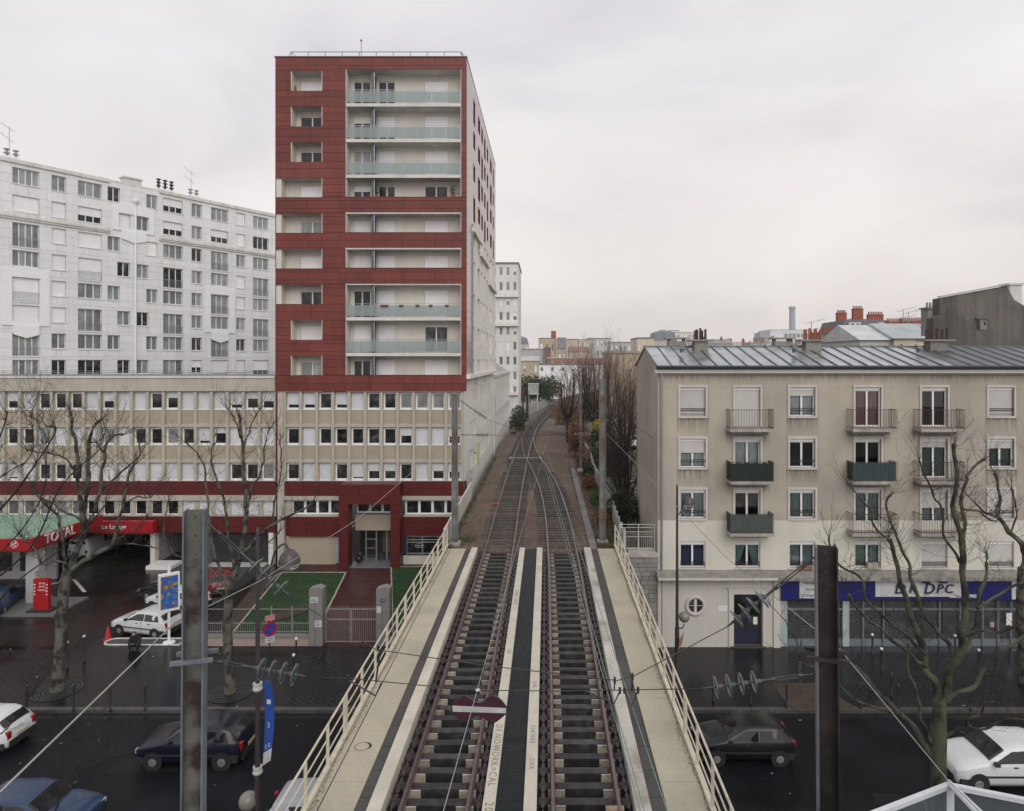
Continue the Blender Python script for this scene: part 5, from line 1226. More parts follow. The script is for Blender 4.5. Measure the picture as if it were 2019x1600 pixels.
house('left_far_roofs', 1016, 1042, 680, 715, 400, 12, (0.50,0.48,0.46), 3, 4, 'small mansarded house on the skyline beside the white tower end', roof=('mansard',4), zbase=0)
house('salmon_house', 1203, 1262, 697, 960, 95, 12, (0.44,0.355,0.27), 0, 0, 'salmon blank walled house behind the bare trees', zbase=4.5, roofcol=(0.35,0.32,0.28))
house('cream_tower', 1256, 1289, 668, 720, 190, 14, (0.60,0.54,0.40), 4, 3, 'cream square house above the ridge end of the zinc roof', win=(.25,.3), zbase=0)
house('mansard_row', 1289, 1335, 673, 720, 215, 12, (0.46,0.44,0.40), 2, 6, 'grey mansard row behind the left chimney of the zinc roof', 'terrace', roof=('mansard',3), zbase=0)
house('stepped_flats', 1312, 1378, 656, 700, 620, 30, (0.66,0.63,0.57), 5, 9, 'pale stepped flats crowning the far skyline', 'apartment block', (.5,.5), zbase=0)
house('skyline_flats', 1322, 1340, 652, 700, 628, 20, (0.66,0.63,0.57), 5, 3, 'taller left end of the pale stepped flats on the skyline', 'apartment block', (.5,.5), zbase=0)
house('low_roofs', 1382, 1445, 678, 720, 260, 14, (0.40,0.38,0.35), 2, 7, 'low grey roofs between the dark pots and the orange pots', 'terrace', roof=('gable',2.0), roofcol=(0.25,0.24,0.24), zbase=0, chim=((.2,.8,1.6,3,'brick'),(.75,.8,1.6,3,'brick')))
house('beige_roofs', 1446, 1520, 683, 720, 300, 14, (0.48,0.45,0.40), 2, 8, 'beige low houses below the factory on the skyline', 'terrace', roof=('gable',2.2), roofcol=(0.36,0.33,0.30), zbase=0, chim=((.35,1.0,2.2,4,'brick'),))
fa = house('white_factory', 1519, 1596, 651, 715, 700, 40, (0.66,0.67,0.68), 4, 9, 'white slab factory building with a tall grey smokestack', 'factory', (.8,.35), zbase=0)
Mf = P(1562,651,712); m_ = MB(); m_.lathe([(3.4,Mf.z-2),(3.0,P(0,611,712).z),(3.6,P(0,610.5,712).z),(3.6,P(0,605,712).z)], 14, Matrix.Translation((Mf.x,712,0))); m_.build('smokestack', mat('smokestack_grey', (0.36,0.39,0.42), 0.8), fa, I4)
house('factory_silos', 1499, 1519, 657, 715, 690, 20, (0.42,0.46,0.50), 0, 0, 'blue-grey silo block left of the white factory', 'silo', zbase=0)
for k in range(4): boxp('rib', bpy.data.objects['factory_silos'], frame((P(1501+k*5,0,690).x,689.4,0)), 0, .8, 0, .5, 5, P(0,657,690).z-.5, mat('silo_rib', (0.33,0.37,0.42), 0.8))
house('old_stone_gable', 1642, 1668, 657, 712, 92, 8, (0.36,0.32,0.26), 1, 1, 'old stone gable with a row of red pots left of the mansard house', win=(.2,.2), zbase=0, roofcol=(0.25,0.18,0.14), chim=((.5,1.7,.4,6,'brick'),))
house('slate_mansard_house', 1662, 1762, 654, 712, 110, 10, (0.55,0.53,0.49), 2, 5, 'mansard house with slate roof and tall brick chimneys', roof=('mansard',1.9), roofcol=(0.10,0.105,0.125), zbase=0, chim=((.17,1.6,2.5,6,'brick'),(.50,1.7,3.2,6,'brick'),(.86,2.6,2.2,9,'brick')), win=(.35,.5))
m_ = MB(); Md = frame((P(1662,654,110).x, 110, P(1662,654,110).z)); m_.box(1.0,2.9,-.2,1.4,.1,1.5,Md); m_.build('dormer', mat('white_dormer', (0.6,0.6,0.58), 0.7), bpy.data.objects['slate_mansard_house'])
for q in (1.25,2.15): boxp('dormer_window', bpy.data.objects['slate_mansard_house'], Md, q, q+.55, -.24, -.21, .3, 1.35, PANEC)
house('brick_lean_to', 1666, 1697, 680, 712, 70, 6, (0.33,0.10,0.07), 0, 0, 'low red brick lean-to in front of the mansard house', roof=('gable',1.0), roofcol=(0.32,0.28,0.24), zbase=8)
house('white_row_house', 1696, 1763, 671, 712, 64, 9, (0.52,0.51,0.48), 2, 3, 'white row house with pale zinc roof behind the ridge', roof=('gable',1.7), roofcol=(0.50,0.52,0.53), zbase=12, win=(.28,.6))
house('cream_row_house', 1763.5, 1845, 668, 712, 63.5, 9, (0.56,0.53,0.40), 2, 3, 'cream row house with bluish zinc roof beside the dark gable', roof=('gable',1.7), roofcol=(0.38,0.41,0.42), zbase=12, win=(.22,.6))
house('far_brick_row', 1762, 1842, 646, 712, 95, 9, (0.50,0.47,0.42), 1, 5, 'pale row behind with a long line of red chimney pots', 'terrace', roof=('gable',1.0), roofcol=(0.38,0.41,0.44), zbase=8, chim=((.35,2.6,.5,9,'brick'),(.75,3.4,.6,12,'brick')))
# big dark gable at the right edge
DG = mat('dark_sooty_render', (0.095,0.088,0.08), 0.95, 0.25, 0.35, fine=0.1, streak=.3, col2=(0.14,0.13,0.115), c2scale=.3)
Dg = 47.0; dg_ = empty('dark_gable_house', P(1930,700,Dg), 'big sooty dark gable wall with one small window above the zinc roof', 'house')
def g2(x, y): p = P(x, y, Dg); return (p.x, p.z)
prof = [g2(1838,720), g2(1841,628), g2(1853,621), g2(1853,588), g2(1985,564), g2(2000,592), g2(2100,650), g2(2100,720)]
prof = [(prof[0][0],0.0)]+prof[1:-1]+[(prof[-1][0],0.0)]
wx0, wz1 = g2(1925,630); wx1, wz0 = g2(1945,650)
m_ = MB(); n = len(prof); m_.add([(p[0],0,p[1]) for p in prof]+[(p[0],.9,p[1]) for p in prof], [tuple(range(n)), tuple(range(2*n-1,n-1,-1))]+[(i,n+i,n+(i+1)%n,(i+1)%n) for i in range(n)]); m_.build('gable_wall', DG, dg_, frame((0,Dg,0)))
boxp('small_window', dg_, frame((0,Dg,0)), wx0, wx1, -.03, .0, wz0, wz1, mat('grey_board', (0.22,0.22,0.21), 0.8)); boxp('lintel', dg_, frame((0,Dg,0)), wx0-.1, wx1+.1, -.12, 0, wz1, wz1+.1, DG); boxp('window_dark', dg_, frame((0,Dg,0)), wx0, wx0+.25, -.04, -.031, wz0, wz1, PANE); boxp('window_hole', dg_, frame((0,Dg,0)), wx1-.22, wx1-.08, -.045, -.032, wz0+.3, wz0+.55, PANE)
a = g2(1853,587); b = g2(1986,562.5); m_ = MB(); m_.add([(a[0],-.1,a[1]),(b[0],-.1,b[1]),(b[0],.3,b[1]),(a[0],.3,a[1]),(a[0],-.1,a[1]+.1),(b[0],-.1,b[1]+.1),(b[0],.3,b[1]+.1),(a[0],.3,a[1]+.1)],[(0,1,5,4),(4,5,6,7),(1,2,6,5),(3,0,4,7)]); m_.build('coping', mat('pale_edge', (0.4,0.4,0.38), 0.8), dg_, frame((0,Dg,0)))
m_ = MB(); c = P(2003,578,50); m_.box(c.x-.45,c.x+.45,50,51,c.z-.8,c.z+.6); m_.box(c.x-.6,c.x+.6,49.9,51.1,c.z+.6,c.z+.75); m_.build('white_chimney', mat('white_chimney', (0.6,0.6,0.58), 0.8), dg_)
m_ = MB(); c = P(1845,612,52); m_.box(c.x-.6,c.x+.8,52,53,c.z-2,c.z+.1); m_.box(c.x-.7,c.x+.9,51.9,53.1,c.z+.1,c.z+.25)
for k in range(5): m_.lathe([(.09,0),(.08,.4)], 7, Matrix.Translation((c.x-.4+k*.25,52.5,c.z+.25)))
m_.build('side_chimney', mat('grey_stack', (0.24,0.23,0.22), 0.9), dg_)
def aerial(px, py0, py1, D, label):
    a, b = P(px,py0,D), P(px,py1,D); m_ = MB(); m_.tube([a,b], .03*D/60, 4); w_ = .02*D
    for k in range(3):
        z = b.z-k*.012*D; m_.tube([(a.x-w_*.5,D,z-.004*D),(a.x+w_,D,z+.004*D)], .018*D/60, 3)
        for j in range(5): x = a.x-w_*.5+w_*1.5*j/4; m_.tube([(x,D-.3,z),(x,D+.3,z)], .012*D/60, 3)
    m_.build('tv_aerial', STEELG, None, None, label=label, cat='aerial')
aerial(1600,672,634,80,'thin television aerial left of the mansard house'); aerial(1781,650,610,75,'tall television aerial beside the line of red pots'); aerial(1791,652,615,74,'wide television aerial right of the tall one')

# the town between and behind, too far and small to tell apart
ft = MB(); rr = random.Random(12)
def farbox(px, D, w_, yt, ci, gable):
    a = P(px, yt, D); W2 = w_*D/F; z1 = a.z; ft.cur = ci; ft.box(a.x, a.x+W2, D, D+12, 0, z1)
    ft.cur = 3+ci % 3
    if gable: ft.add([(a.x-.3,D-.3,z1+.01),(a.x+W2+.3,D-.3,z1+.01),(a.x+W2+.3,D+6,z1+W2*.16+1),(a.x-.3,D+6,z1+W2*.16+1),(a.x+W2+.3,D+12,z1),(a.x-.3,D+12,z1)], [(0,1,2,3),(3,2,4,5),(0,3,5),(1,4,2)])
    else: ft.box(a.x-.2, a.x+W2+.2, D-.2, D+12.2, z1+.01, z1+.5)
    ft.cur = 6; n = max(1,int(w_/5))
    for k in range(n):
        for j in range(3): x = a.x+W2*(k+.25)/n; ft.box(x, x+W2/n*.45, D-.06, D-.02, z1-1.9-j*2.9, z1-.5-j*2.9)
    ft.cur = 5; 
    for k in range(2): x = a.x+W2*rr.random(); ft.box(x, x+.9, D+4, D+5, z1, z1+2.6)
px = 1018.0
while px < 1330:
    w_ = rr.uniform(9,22); farbox(px, rr.uniform(380,520), w_, rr.uniform(682,697), rr.randrange(3), rr.random() < .6); px += w_*.8
px = 1285.0
while px < 1700:
    w_ = rr.uniform(8,20); farbox(px, rr.uniform(260,640), w_, rr.uniform(676,690), rr.randrange(3), rr.random() < .6); px += w_*.75
ft.build('far_rooftops', [mat('far_wall_a', (0.52,0.49,0.44), 0.9), mat('far_wall_b', (0.46,0.45,0.43), 0.9), mat('far_wall_c', (0.55,0.50,0.42), 0.9), mat('far_roof_a', (0.28,0.28,0.29), 0.8), mat('far_roof_b', (0.34,0.33,0.32), 0.8), mat('far_roof_c', (0.27,0.17,0.13), 0.8), mat('far_window', (0.12,0.12,0.13), 0.4)], kind='stuff', label='far jumble of pale houses and grey roofs along the skyline', cat='town')
# ================================================================== PETROL STATION
SIGR = mat('petrol_sign_red', (0.34,0.008,0.012), 0.35, 0.08, 1)
SIGRD = mat('petrol_sign_dark_red', (0.16,0.008,0.01), 0.4, 0.1, 1)
GRN = mat('pale_green_roof_sheet', (0.27,0.40,0.31), 0.55, 0.12, 1.0, streak=.1)
ZC1, ZC0, YC0, YC1, XC = 4.35, 3.62, 40.8, 47.4, -31.9
gs = empty('petrol_canopy', (-40, 44, 0), 'petrol station canopy with pale green ribbed roof and red fascia', 'canopy')
m_ = MB(); x = -58.0; yy = YC0+.25
while x < XC-.25:
    m_.quad((x,yy,ZC1-.12),(x+.16,yy,ZC1-.12),(x+.16,YC1,ZC1-.06),(x,YC1,ZC1-.06)); m_.quad((x+.16,yy,ZC1-.12),(x+.2,yy,ZC1-.05),(x+.2,YC1,ZC1+.01),(x+.16,YC1,ZC1-.06))
    m_.quad((x+.2,yy,ZC1-.05),(x+.28,yy,ZC1-.05),(x+.28,YC1,ZC1+.01),(x+.2,YC1,ZC1+.01)); m_.quad((x+.28,yy,ZC1-.05),(x+.32,yy,ZC1-.12),(x+.32,YC1,ZC1-.06),(x+.28,YC1,ZC1+.01)); x += .32
m_.build('roof_sheet', GRN, gs)
boxp('soffit', gs, I4, -58, XC-.2, YC0+.2, YC1, ZC0+.1, ZC0+.2, mat('soffit_grey', (0.3,0.3,0.3), 0.7))
ff = boxp('front_fascia', gs, I4, -58, XC, YC0, YC0+.2, ZC0, ZC1, SIGR); sf = boxp('side_fascia', gs, I4, XC-.2, XC, YC0+.205, YC1, ZC0, ZC1, SIGR)
boxp('fascia_trim', gs, I4, -58, XC+.015, YC0-.02, YC0, ZC0-.03, ZC0+.06, SIGRD); boxp('fascia_trim', gs, I4, XC, XC+.02, YC0+.01, YC1, ZC0-.03, ZC0+.06, SIGRD)
me = text_mesh('TOTAL', .85, mat('white_letter', (0.75,0.75,0.75), 0.4), .03, space=1.02)
link('letters', me, sf, Matrix.Translation((XC+.035,43.2,(ZC0+ZC1)/2+.03)) @ Matrix.Rotation(R(90),4,'Z') @ FLAT)
ca = P(28,1074,YC0-.03); m_ = MB(); Mr = Matrix.Translation((ca.x,YC0-.015,ca.z)) @ FLAT
for k in range(24):
    t0, t1 = k/24*6.2832, (k+1)/24*6.2832; q = lambda t, r: (math.cos(t)*r, math.sin(t)*r, .01); m_.quad(q(t0,.2),q(t1,.2),q(t1,.23),q(t0,.23))
for k in range(3):
    t = k*2.094; m_.add([(math.cos(t)*.03,math.sin(t)*.03,.012),(math.cos(t+.5)*.15,math.sin(t+.5)*.15,.012),(math.cos(t+1.5)*.15,math.sin(t+1.5)*.15,.012)],[(0,1,2)])
m_.build('roundel', WHITEP, ff, Mr)
for x in (-32.4, -44.5): boxp('column', gs, I4, x-.4, x+.4, 41.5, 42.1, 0, ZC0+.1, mat('grey_column_cladding', (0.36,0.36,0.36), 0.6, 0.1, 1))
boxp('column_poster', gs, I4, -32.15, -31.995, 41.45, 41.5, 1.0, 2.2, mat('poster_blue', (0.06,0.12,0.3), 0.5, .5, 3, col2=(0.4,0.35,0.1), c2scale=4))
m_ = MB(); m_.box(-34.2,-29.6,39.6,42.6,.02,.16); m_.build('pump_island', mat('island_concrete', (0.13,0.13,0.13), 0.6, 0.25, 1), None, label='grey concrete pump island under the canopy corner', cat='island')
# price totem
tt = empty('price_totem', (-30.8,40.3,.16), 'red price totem standing on the pump island', 'sign')
boxp('totem_base', tt, I4, -31.5, -30.1, 39.85, 40.65, .16, .26, DARKM); tb = boxp('totem_board', tt, I4, -31.25, -30.33, 40.12, 40.36, .26, 2.12, SIGR)
for i, s_ in enumerate(('SP 98', 'SP 95', 'GAZOLE')): link('price_line', text_mesh(s_, .16 if i < 2 else .13, WHITEP, .003), tb, Matrix.Translation((-30.72,40.11,1.85-i*.2)) @ FLAT)
for i in range(4): boxp('icon', tb, I4, -31.2, -31.12, 40.105, 40.118, 1.75-i*.2, 1.82-i*.2, WHITEP); boxp('icon', tb, I4, -30.46, -30.38, 40.105, 40.118, 1.75-i*.2, 1.82-i*.2, WHITEP)
# carwash sign box
lv = boxp('carwash_sign', None, I4, tx(178)*.98, tx(301)*.975, 48.3, 48.75, 2.72, 3.62, SIGR, label='red carwash sign box hung on the podium wing beside the canopy', cat='sign')
link('letters', text_mesh('Le Lavage', .46, mat('white_letter', (0.75,0.75,0.75), 0.4), .02), lv, Matrix.Translation(((224-CX)/F*48.25,48.285,3.24)) @ FLAT); boxp('sign_trim', lv, I4, tx(178)*.98, tx(301)*.975, 48.27, 48.3, 2.72, 2.83, SIGRD)
# kiosk seen under the canopy
ks = empty('station_kiosk', (-41,48,0), 'glazed station kiosk with red and white panels under the canopy', 'kiosk')
boxp('kiosk_wall', ks, I4, -52, -34.6, 46.5, 46.7, 0, 3.6, mat('kiosk_panel', (0.40,0.38,0.38), 0.6)); 
for k in range(7): boxp('kiosk_pane', ks, I4, -51.5+k*2.4, -49.7+k*2.4, 46.44, 46.5, .6, 2.7, PANE); boxp('kiosk_red_panel', ks, I4, -51.5+k*2.4, -49.7+k*2.4, 46.44, 46.5, 2.75, 3.3, SIGR)
# white-edged island with the poster sign
pa, pb = PG(188,1279,.14), PG(345,1279,.14)
isl = MB(); pts = [(pa.x+.5,35.35),(pb.x,35.35),(pb.x,36.15),(pa.x+.5,36.15)]+[(pa.x+.5+.45*math.cos(t),35.75+.4*math.sin(t)) for t in (1.9,2.5,3.14,3.8,4.4)]
isl.prism(pts, 0.0, .17); io = isl.build('kerb_island', mat('island_fill', (0.06,0.058,0.056), 0.6, 0.2, 1), None, label='long island with white painted edge between forecourt and pavement', cat='kerb island')
ed = MB()
for i in range(len(pts)):
    a, b = Vector((*pts[i],.17)), Vector((*pts[(i+1)%len(pts)],.17)); ed.tube([a, b], .055, 5)
ed.build('white_edge', mat('worn_white_edge', (0.5,0.5,0.48), 0.7, 0.35, 4), io)
ps = empty('poster_sign', PG(333,1268,.17), 'white framed two-sided poster sign on a post beside the parked white hatchback', 'sign')
c = PG(333,1268,.17); Mp = frame((c.x,c.y,.17), R(38))
m_ = MB(); m_.lathe([(.32,0),(.3,.06),(.06,.1)], 12, Mp); m_.box(-.06,.06,-.05,.05,.1,4.2,Mp); m_.build('post', WHITEP, ps)
m_ = MB(); m_.box(-.5,.5,-.16,.16,1.75,3.75,Mp); m_.build('frame_box', WHITEP, ps)
pm = bpy.data.materials.new('poster_print'); pm.use_nodes = True; t = pm.node_tree; vv = t.nodes.new('ShaderNodeTexVoronoi'); vv.inputs['Scale'].default_value = 5.5; g_ = t.nodes.new('ShaderNodeNewGeometry'); t.links.new(g_.outputs['Position'], vv.inputs['Vector'])
rp2 = t.nodes.new('ShaderNodeValToRGB'); rp2.color_ramp.interpolation = 'CONSTANT'; rp2.color_ramp.elements[0].color = (0.03,0.11,0.42,1); rp2.color_ramp.elements[1].position = .5; rp2.color_ramp.elements[1].color = (0.32,0.28,0.08,1); e_ = rp2.color_ramp.elements.new(.66); e_.color = (0.07,0.19,0.36,1); e_ = rp2.color_ramp.elements.new(.85); e_.color = (0.24,0.09,0.06,1)
sp_ = t.nodes.new('ShaderNodeSeparateColor'); t.links.new(vv.outputs['Color'], sp_.inputs[0]); t.links.new(sp_.outputs[0], rp2.inputs[0]); t.links.new(rp2.outputs[0], t.nodes['Principled BSDF'].inputs['Base Color'])
m_ = MB(); m_.box(-.41,.41,-.175,.175,1.9,3.65,Mp); m_.build('poster', pm, ps)
c = PG(213,1262); m_ = MB(); m_.lathe([(.24,0),(.24,.04),(.17,.05),(.05,.72),(.03,.74)], 14, Matrix.Translation(c)); m_.build('traffic_cone', mat('cone_red', (0.45,0.03,0.03), 0.6), None, None, label='red traffic cone in front of the parked white hatchback', cat='traffic cone')

# ================================================================== CARS
GLC = mat('car_glass', (0.012,0.013,0.015), 0.05, 0.1, spec=0.7)
TYRE = BLACKRUB; HUB = mat('hub_grey', (0.35,0.35,0.36), 0.4, metal=.6)
def paint(n, c): return mat('car_paint_'+n, c, 0.3, 0.04, 1, spec=0.35, coat=0.3)
def car(name, label, loc, heading, pcol, style='hatch', group=None, scale=1.0):
    # stations: x, low, belt, top, half width, half roof width
    if style == 'hatch': ST = [(-1.86,.36,.62,.66,.62,.58),(-1.80,.24,.66,.74,.74,.66),(-1.55,.2,.74,.86,.80,.72),(-.95,.2,.86,.96,.815,.74),(-.80,.2,.88,1.0,.82,.70),(-.20,.2,.88,1.35,.825,.65),(.25,.2,.88,1.41,.825,.67),(1.10,.2,.89,1.39,.82,.66),(1.42,.22,.90,1.31,.80,.64),(1.72,.24,.90,.98,.76,.62),(1.84,.3,.7,.78,.72,.62),(1.87,.38,.56,.6,.66,.58)]; gl = (4,8); ws = (4,5); rw_ = (8,9); wx = (-1.18,1.22); wr = .28
    elif style == 'sedan': ST = [(-2.2,.36,.6,.64,.62,.58),(-2.14,.24,.66,.73,.76,.68),(-1.8,.2,.74,.84,.83,.74),(-1.0,.2,.86,.95,.845,.76),(-.85,.2,.88,.99,.85,.72),(-.15,.2,.90,1.34,.855,.68),(.35,.2,.91,1.40,.855,.70),(1.0,.2,.92,1.36,.85,.68),(1.55,.22,.92,1.0,.83,.70),(2.05,.24,.90,.96,.80,.70),(2.18,.3,.7,.8,.74,.66),(2.22,.38,.56,.6,.68,.6)]; gl = (4,8); ws = (4,5); rw_ = (7,8); wx = (-1.35,1.35); wr = .3
    else: ST = [(-2.0,.36,.72,.78,.64,.6),(-1.94,.24,.78,.86,.78,.7),(-1.6,.2,.86,.98,.82,.74),(-1.25,.2,.92,1.06,.83,.74),(-1.1,.2,.95,1.12,.835,.72),(-.55,.2,1.0,1.72,.84,.68),(-.3,.2,1.0,1.80,.84,.70),(1.2,.2,1.0,1.82,.84,.71),(1.75,.22,1.0,1.80,.83,.70),(1.95,.24,.98,1.70,.80,.67),(2.0,.34,.7,1.2,.74,.64)]; gl = (4,6); ws = (4,5); rw_ = None; wx = (-1.25,1.2); wr = .3
    root = empty(name, (loc[0],loc[1],loc[2]), label, 'van' if style == 'van' else 'car', group)
    Mc = Matrix.Translation(loc) @ Matrix.Rotation(heading,4,'Z') @ Matrix.Scale(scale,4)
    def ring(s):
        x, lo, be, to, hw, hr = s; half = [(0,to),(hr*.55,to-.004),(hr*.9,to-.02),(hr,to-.055),(hw*.97,be+.03),(hw,be-.03),(hw+.02,(be+lo)/2),(hw,lo+.12),(hw-.05,lo),(0,lo)]
        return [(x,y,z) for y, z in half]+[(x,-y,z) for y, z in half[-2:0:-1]]
    rings = [ring(s) for s in ST]; n = len(rings[0]); b = MB()
    for r in rings: b.v += r
    for i in range(len(ST)-1):
        for k in range(n): b.f.append((i*n+k, (i+1)*n+k, (i+1)*n+(k+1)%n, i*n+(k+1)%n)); b.mi.append(0)
    b.f += [tuple(range(n)), tuple((len(ST)-1)*n+k for k in range(n-1,-1,-1))]; b.mi += [0,0]
    bo = b.build('body', paint(*pcol), root, Mc, True)
    g = lambda i, k: Vector(rings[i][k])
    def patchm(i0, i1, k0, k1, ins=.06, off=.008):
        a, b_, c, d = g(i0,k0), g(i1,k0), g(i1,k1), g(i0,k1); cen = (a+b_+c+d)/4; nrm = (b_-a).cross(d-a)
        if nrm.length < 1e-6: nrm = (c-b_).cross(d-a)
        nrm.normalize()
        if nrm.dot(cen-Vector((cen.x*.6,0,.5))) < 0: nrm = -nrm
        q = MB(); q.quad(*[p+(cen-p)*ins+nrm*off for p in (a,b_,c,d)]); return q
    # windows
    for side in (0, 1):
        k0, k1 = (3,4) if side == 0 else (n-3, n-4)
        xs_ = [ST[gl[0]][0]+.1, ST[gl[0]+1][0]+.18, ST[gl[0]+2][0]+.2, ST[gl[1]][0]] if style != 'van' else [ST[4][0]+.08, ST[5][0]+.1, ST[6][0]+.45]
        sg = 1 if side == 0 else -1
        def lerp(x, k):
            for i in range(len(ST)-1):
                if ST[i][0] <= x <= ST[i+1][0]:
                    t = (x-ST[i][0])/(ST[i+1][0]-ST[i][0]); return g(i,k).lerp(g(i+1,k), t)
            return g(len(ST)-1,k)
        segs = [(xs_[0], xs_[1]+.0, xs_[2]-.02),(xs_[2]+.04,xs_[2]+.04,xs_[3]+.02)] if style != 'van' else [(xs_[0],xs_[1],xs_[2])]
        for j, (xa_, xm, xb_) in enumerate(segs):
            q = MB(); up = lambda x: lerp(x,k0)*.86+lerp(x,k1)*.14+Vector((0,sg*.012,0)); dn = lambda x: lerp(x,k0)*.06+lerp(x,k1)*.94+Vector((0,sg*.014,0))
            if j == 0: q.add([dn(xa_),dn(xm),dn(xb_),up(xb_),up(xm)], [(0,1,2,3,4)])
            else:
                xe = xb_-.16; q.add([dn(xa_),dn(xb_),up(xe),up(xa_)], [(0,1,2,3)])
            q.build('side_window', GLC, bo, Mc)
    q = MB()
    for k in (0,1): q.v += []
    def across(i0, i1, t0, t1):
        q = MB(); pts_lo = [g(i0,k).lerp(g(i1,k),t0) for k in (3,2,1,0,n-1,n-2,n-3)]; pts_hi = [g(i0,k).lerp(g(i1,k),t1) for k in (3,2,1,0,n-1,n-2,n-3)]
        d = Vector((-.012 if i0 < 6 else .012,0,.012))
        for k in range(6): q.quad(pts_lo[k]*1.0+d, pts_lo[k+1]+d, pts_hi[k+1]+d, pts_hi[k]+d)
        return q
    across(ws[0], ws[1], .06, .92).build('windscreen', GLC, bo, Mc)
    if rw_: across(rw_[0], rw_[1], .1, .85).build('rear_window', GLC, bo, Mc)
    else:
        for s_ in (-1,1): boxp('rear_door_window', bo, Mc, ST[-2][0]+.005, ST[-2][0]+.035, (.06 if s_ > 0 else -.56), (.56 if s_ > 0 else -.06), 1.12, 1.55, GLC)
    # bumpers, trim, lamps, plates
    L0, L1 = ST[0][0], ST[-1][0]; dk = mat('black_bumper', (0.025,0.025,0.027), 0.6)
    m_ = MB(); m_.box(L0-.03,L0+.12,-.60,.60,.24,.46,Mc); m_.box(L0+.1,L0+.5,-.83,-.70,.24,.44,Mc); m_.box(L0+.1,L0+.5,.70,.83,.24,.44,Mc); m_.build('front_bumper', dk, bo)
    m_ = MB(); m_.box(L1-.12,L1+.03,-.64,.64,.26,.52,Mc); m_.box(L1-.4,L1-.1,-.83,-.70,.26,.50,Mc); m_.box(L1-.4,L1-.1,.70,.83,.26,.50,Mc); m_.build('rear_bumper', dk, bo)
    for s_ in (-1,1):
        boxp('headlight', bo, Mc, L0+.02, L0+.14, s_*.58-.14, s_*.58+.14, .54, .68, mat('headlight_glass', (0.6,0.6,0.58), 0.1)); boxp('tail_light', bo, Mc, L1-.14, L1-.0, s_*.62-.09, s_*.62+.09, .62, .88, mat('tail_red', (0.3,0.01,0.01), 0.2))
        boxp('side_strip', bo, Mc, -1.0, 1.0, s_*.845-.012, s_*.845+.012, .5, .56, dk); boxp('mirror', bo, Mc, -.72, -.58, s_*.90-.08, s_*.90+.06, .92, 1.03, dk)
        for x in (-.05,.75): boxp('door_handle', bo, Mc, x, x+.14, s_*.835-.01, s_*.835+.012, .8, .84, dk)
        boxp('door_seam', bo, Mc, .30, .312, s_*.834-.006, s_*.834+.006, .3, .9, dk)
    boxp('number_plate', bo, Mc, L1+.03, L1+.045, -.26, .26, .56 if style != 'van' else .4, .67 if style != 'van' else .5, mat('plate_yellowish', (0.5,0.45,0.25), 0.5))
    # wheels
    for x in wx:
        for s_ in (-1,1):
            Mw = Mc @ Matrix.Translation((x, s_*.75, wr)) @ Matrix.Rotation(R(90),4,'X')
            w_ = MB(); w_.lathe([(wr*.62,-.09),(wr*.95,-.09),(wr,-.06),(wr,.06),(wr*.95,.09),(wr*.62,.09)], 20, None, True); wo = w_.build('wheel', TYRE, root, Mw)
            h_ = MB(); h_.lathe([(.01,s_*-.098+0),(wr*.3,s_*-.105),(wr*.6,s_*-.092)], 16, None, False); h_.build('hubcap', HUB, wo, Mw)
            a_ = MB(); a_.lathe([(wr*1.22,-.0),(wr*1.22,.002)], 20); a_.build('wheel_arch', BLACKRUB, bo, Mc @ Matrix.Translation((x, s_*.842 if s_ > 0 else -.844, wr+.02)) @ Matrix.Rotation(R(90),4,'X'))
    return root
WHT, DBL, BLU, RDC, SIL, BLK = ('white',(0.62,0.63,0.64)), ('midnight',(0.006,0.007,0.017)), ('blue',(0.022,0.045,0.10)), ('red',(0.14,0.012,0.015)), ('silver',(0.42,0.45,0.48)), ('black',(0.006,0.006,0.008))
car('parked_hatchback', 'white hatchback parked on the forecourt behind the kerb island', PG(293,1246,.02), R(-14), WHT, 'hatch', 'cars on the forecourt')
car('parked_hatchback', 'second white car parked just behind the white hatchback', PG(352,1200,.02), R(-16), WHT, 'hatch', 'cars on the forecourt')
car('parked_car', 'black car parked behind the two white cars', PG(340,1178,.02), R(-12), BLK, 'hatch', 'cars on the forecourt')
car('parked_car', 'dark red car parked by the garage ramp behind the railing', PG(432,1162,.03), R(-60), RDC, 'hatch', 'cars on the forecourt')
car('parked_car', 'blue car parked under the canopy seen from behind', PG(-2,1200,.02), R(-72), BLU, 'sedan', 'cars on the forecourt')
car('carwash_van', 'white van standing in the dark carwash bay seen from behind', (tx(164)*1.03, 52.4, .03), R(-90), WHT, 'van')
G_ = 'cars driving along the street'
car('driving_car', 'dark blue hatchback on the far lane behind the galvanised post', PG(392,1492), 0, DBL, 'hatch', G_, 1.08)
car('driving_car', 'blue car on the near lane at the bottom left corner', PG(70,1640), R(180), BLU, 'hatch', G_)
car('driving_car', 'silver white car beside the left railing of the bridge', PG(640,1640), R(180), ('pearl',(0.36,0.39,0.42)), 'hatch', G_)
car('driving_car', 'dark car emerging right of the bridge on the far lane', PG(1462,1487), 0, BLK, 'hatch', G_)
car('driving_car', 'white car behind the thick bare tree at the right edge', PG(1968,1533), 0, WHT, 'hatch', G_, 1.1)
car('driving_car', 'white car cut by the left edge of the picture', PG(-48,1470), 0, WHT, 'hatch', G_)
car('parked_car', 'white car parked behind the concrete fence beyond the hedge', (10.6, 76, 5.36), R(70), WHT, 'hatch', 'cars in the upper car park')
car('parked_car', 'red car parked left of the white car behind the fence', (8.6, 74.5, 5.36), R(80), ('scarlet',(0.30,0.02,0.02)), 'hatch', 'cars in the upper car park')
car('parked_car', 'silver car parked right of the white car behind the fence', (12.9, 74, 5.36), R(75), SIL, 'hatch', 'cars in the upper car park')

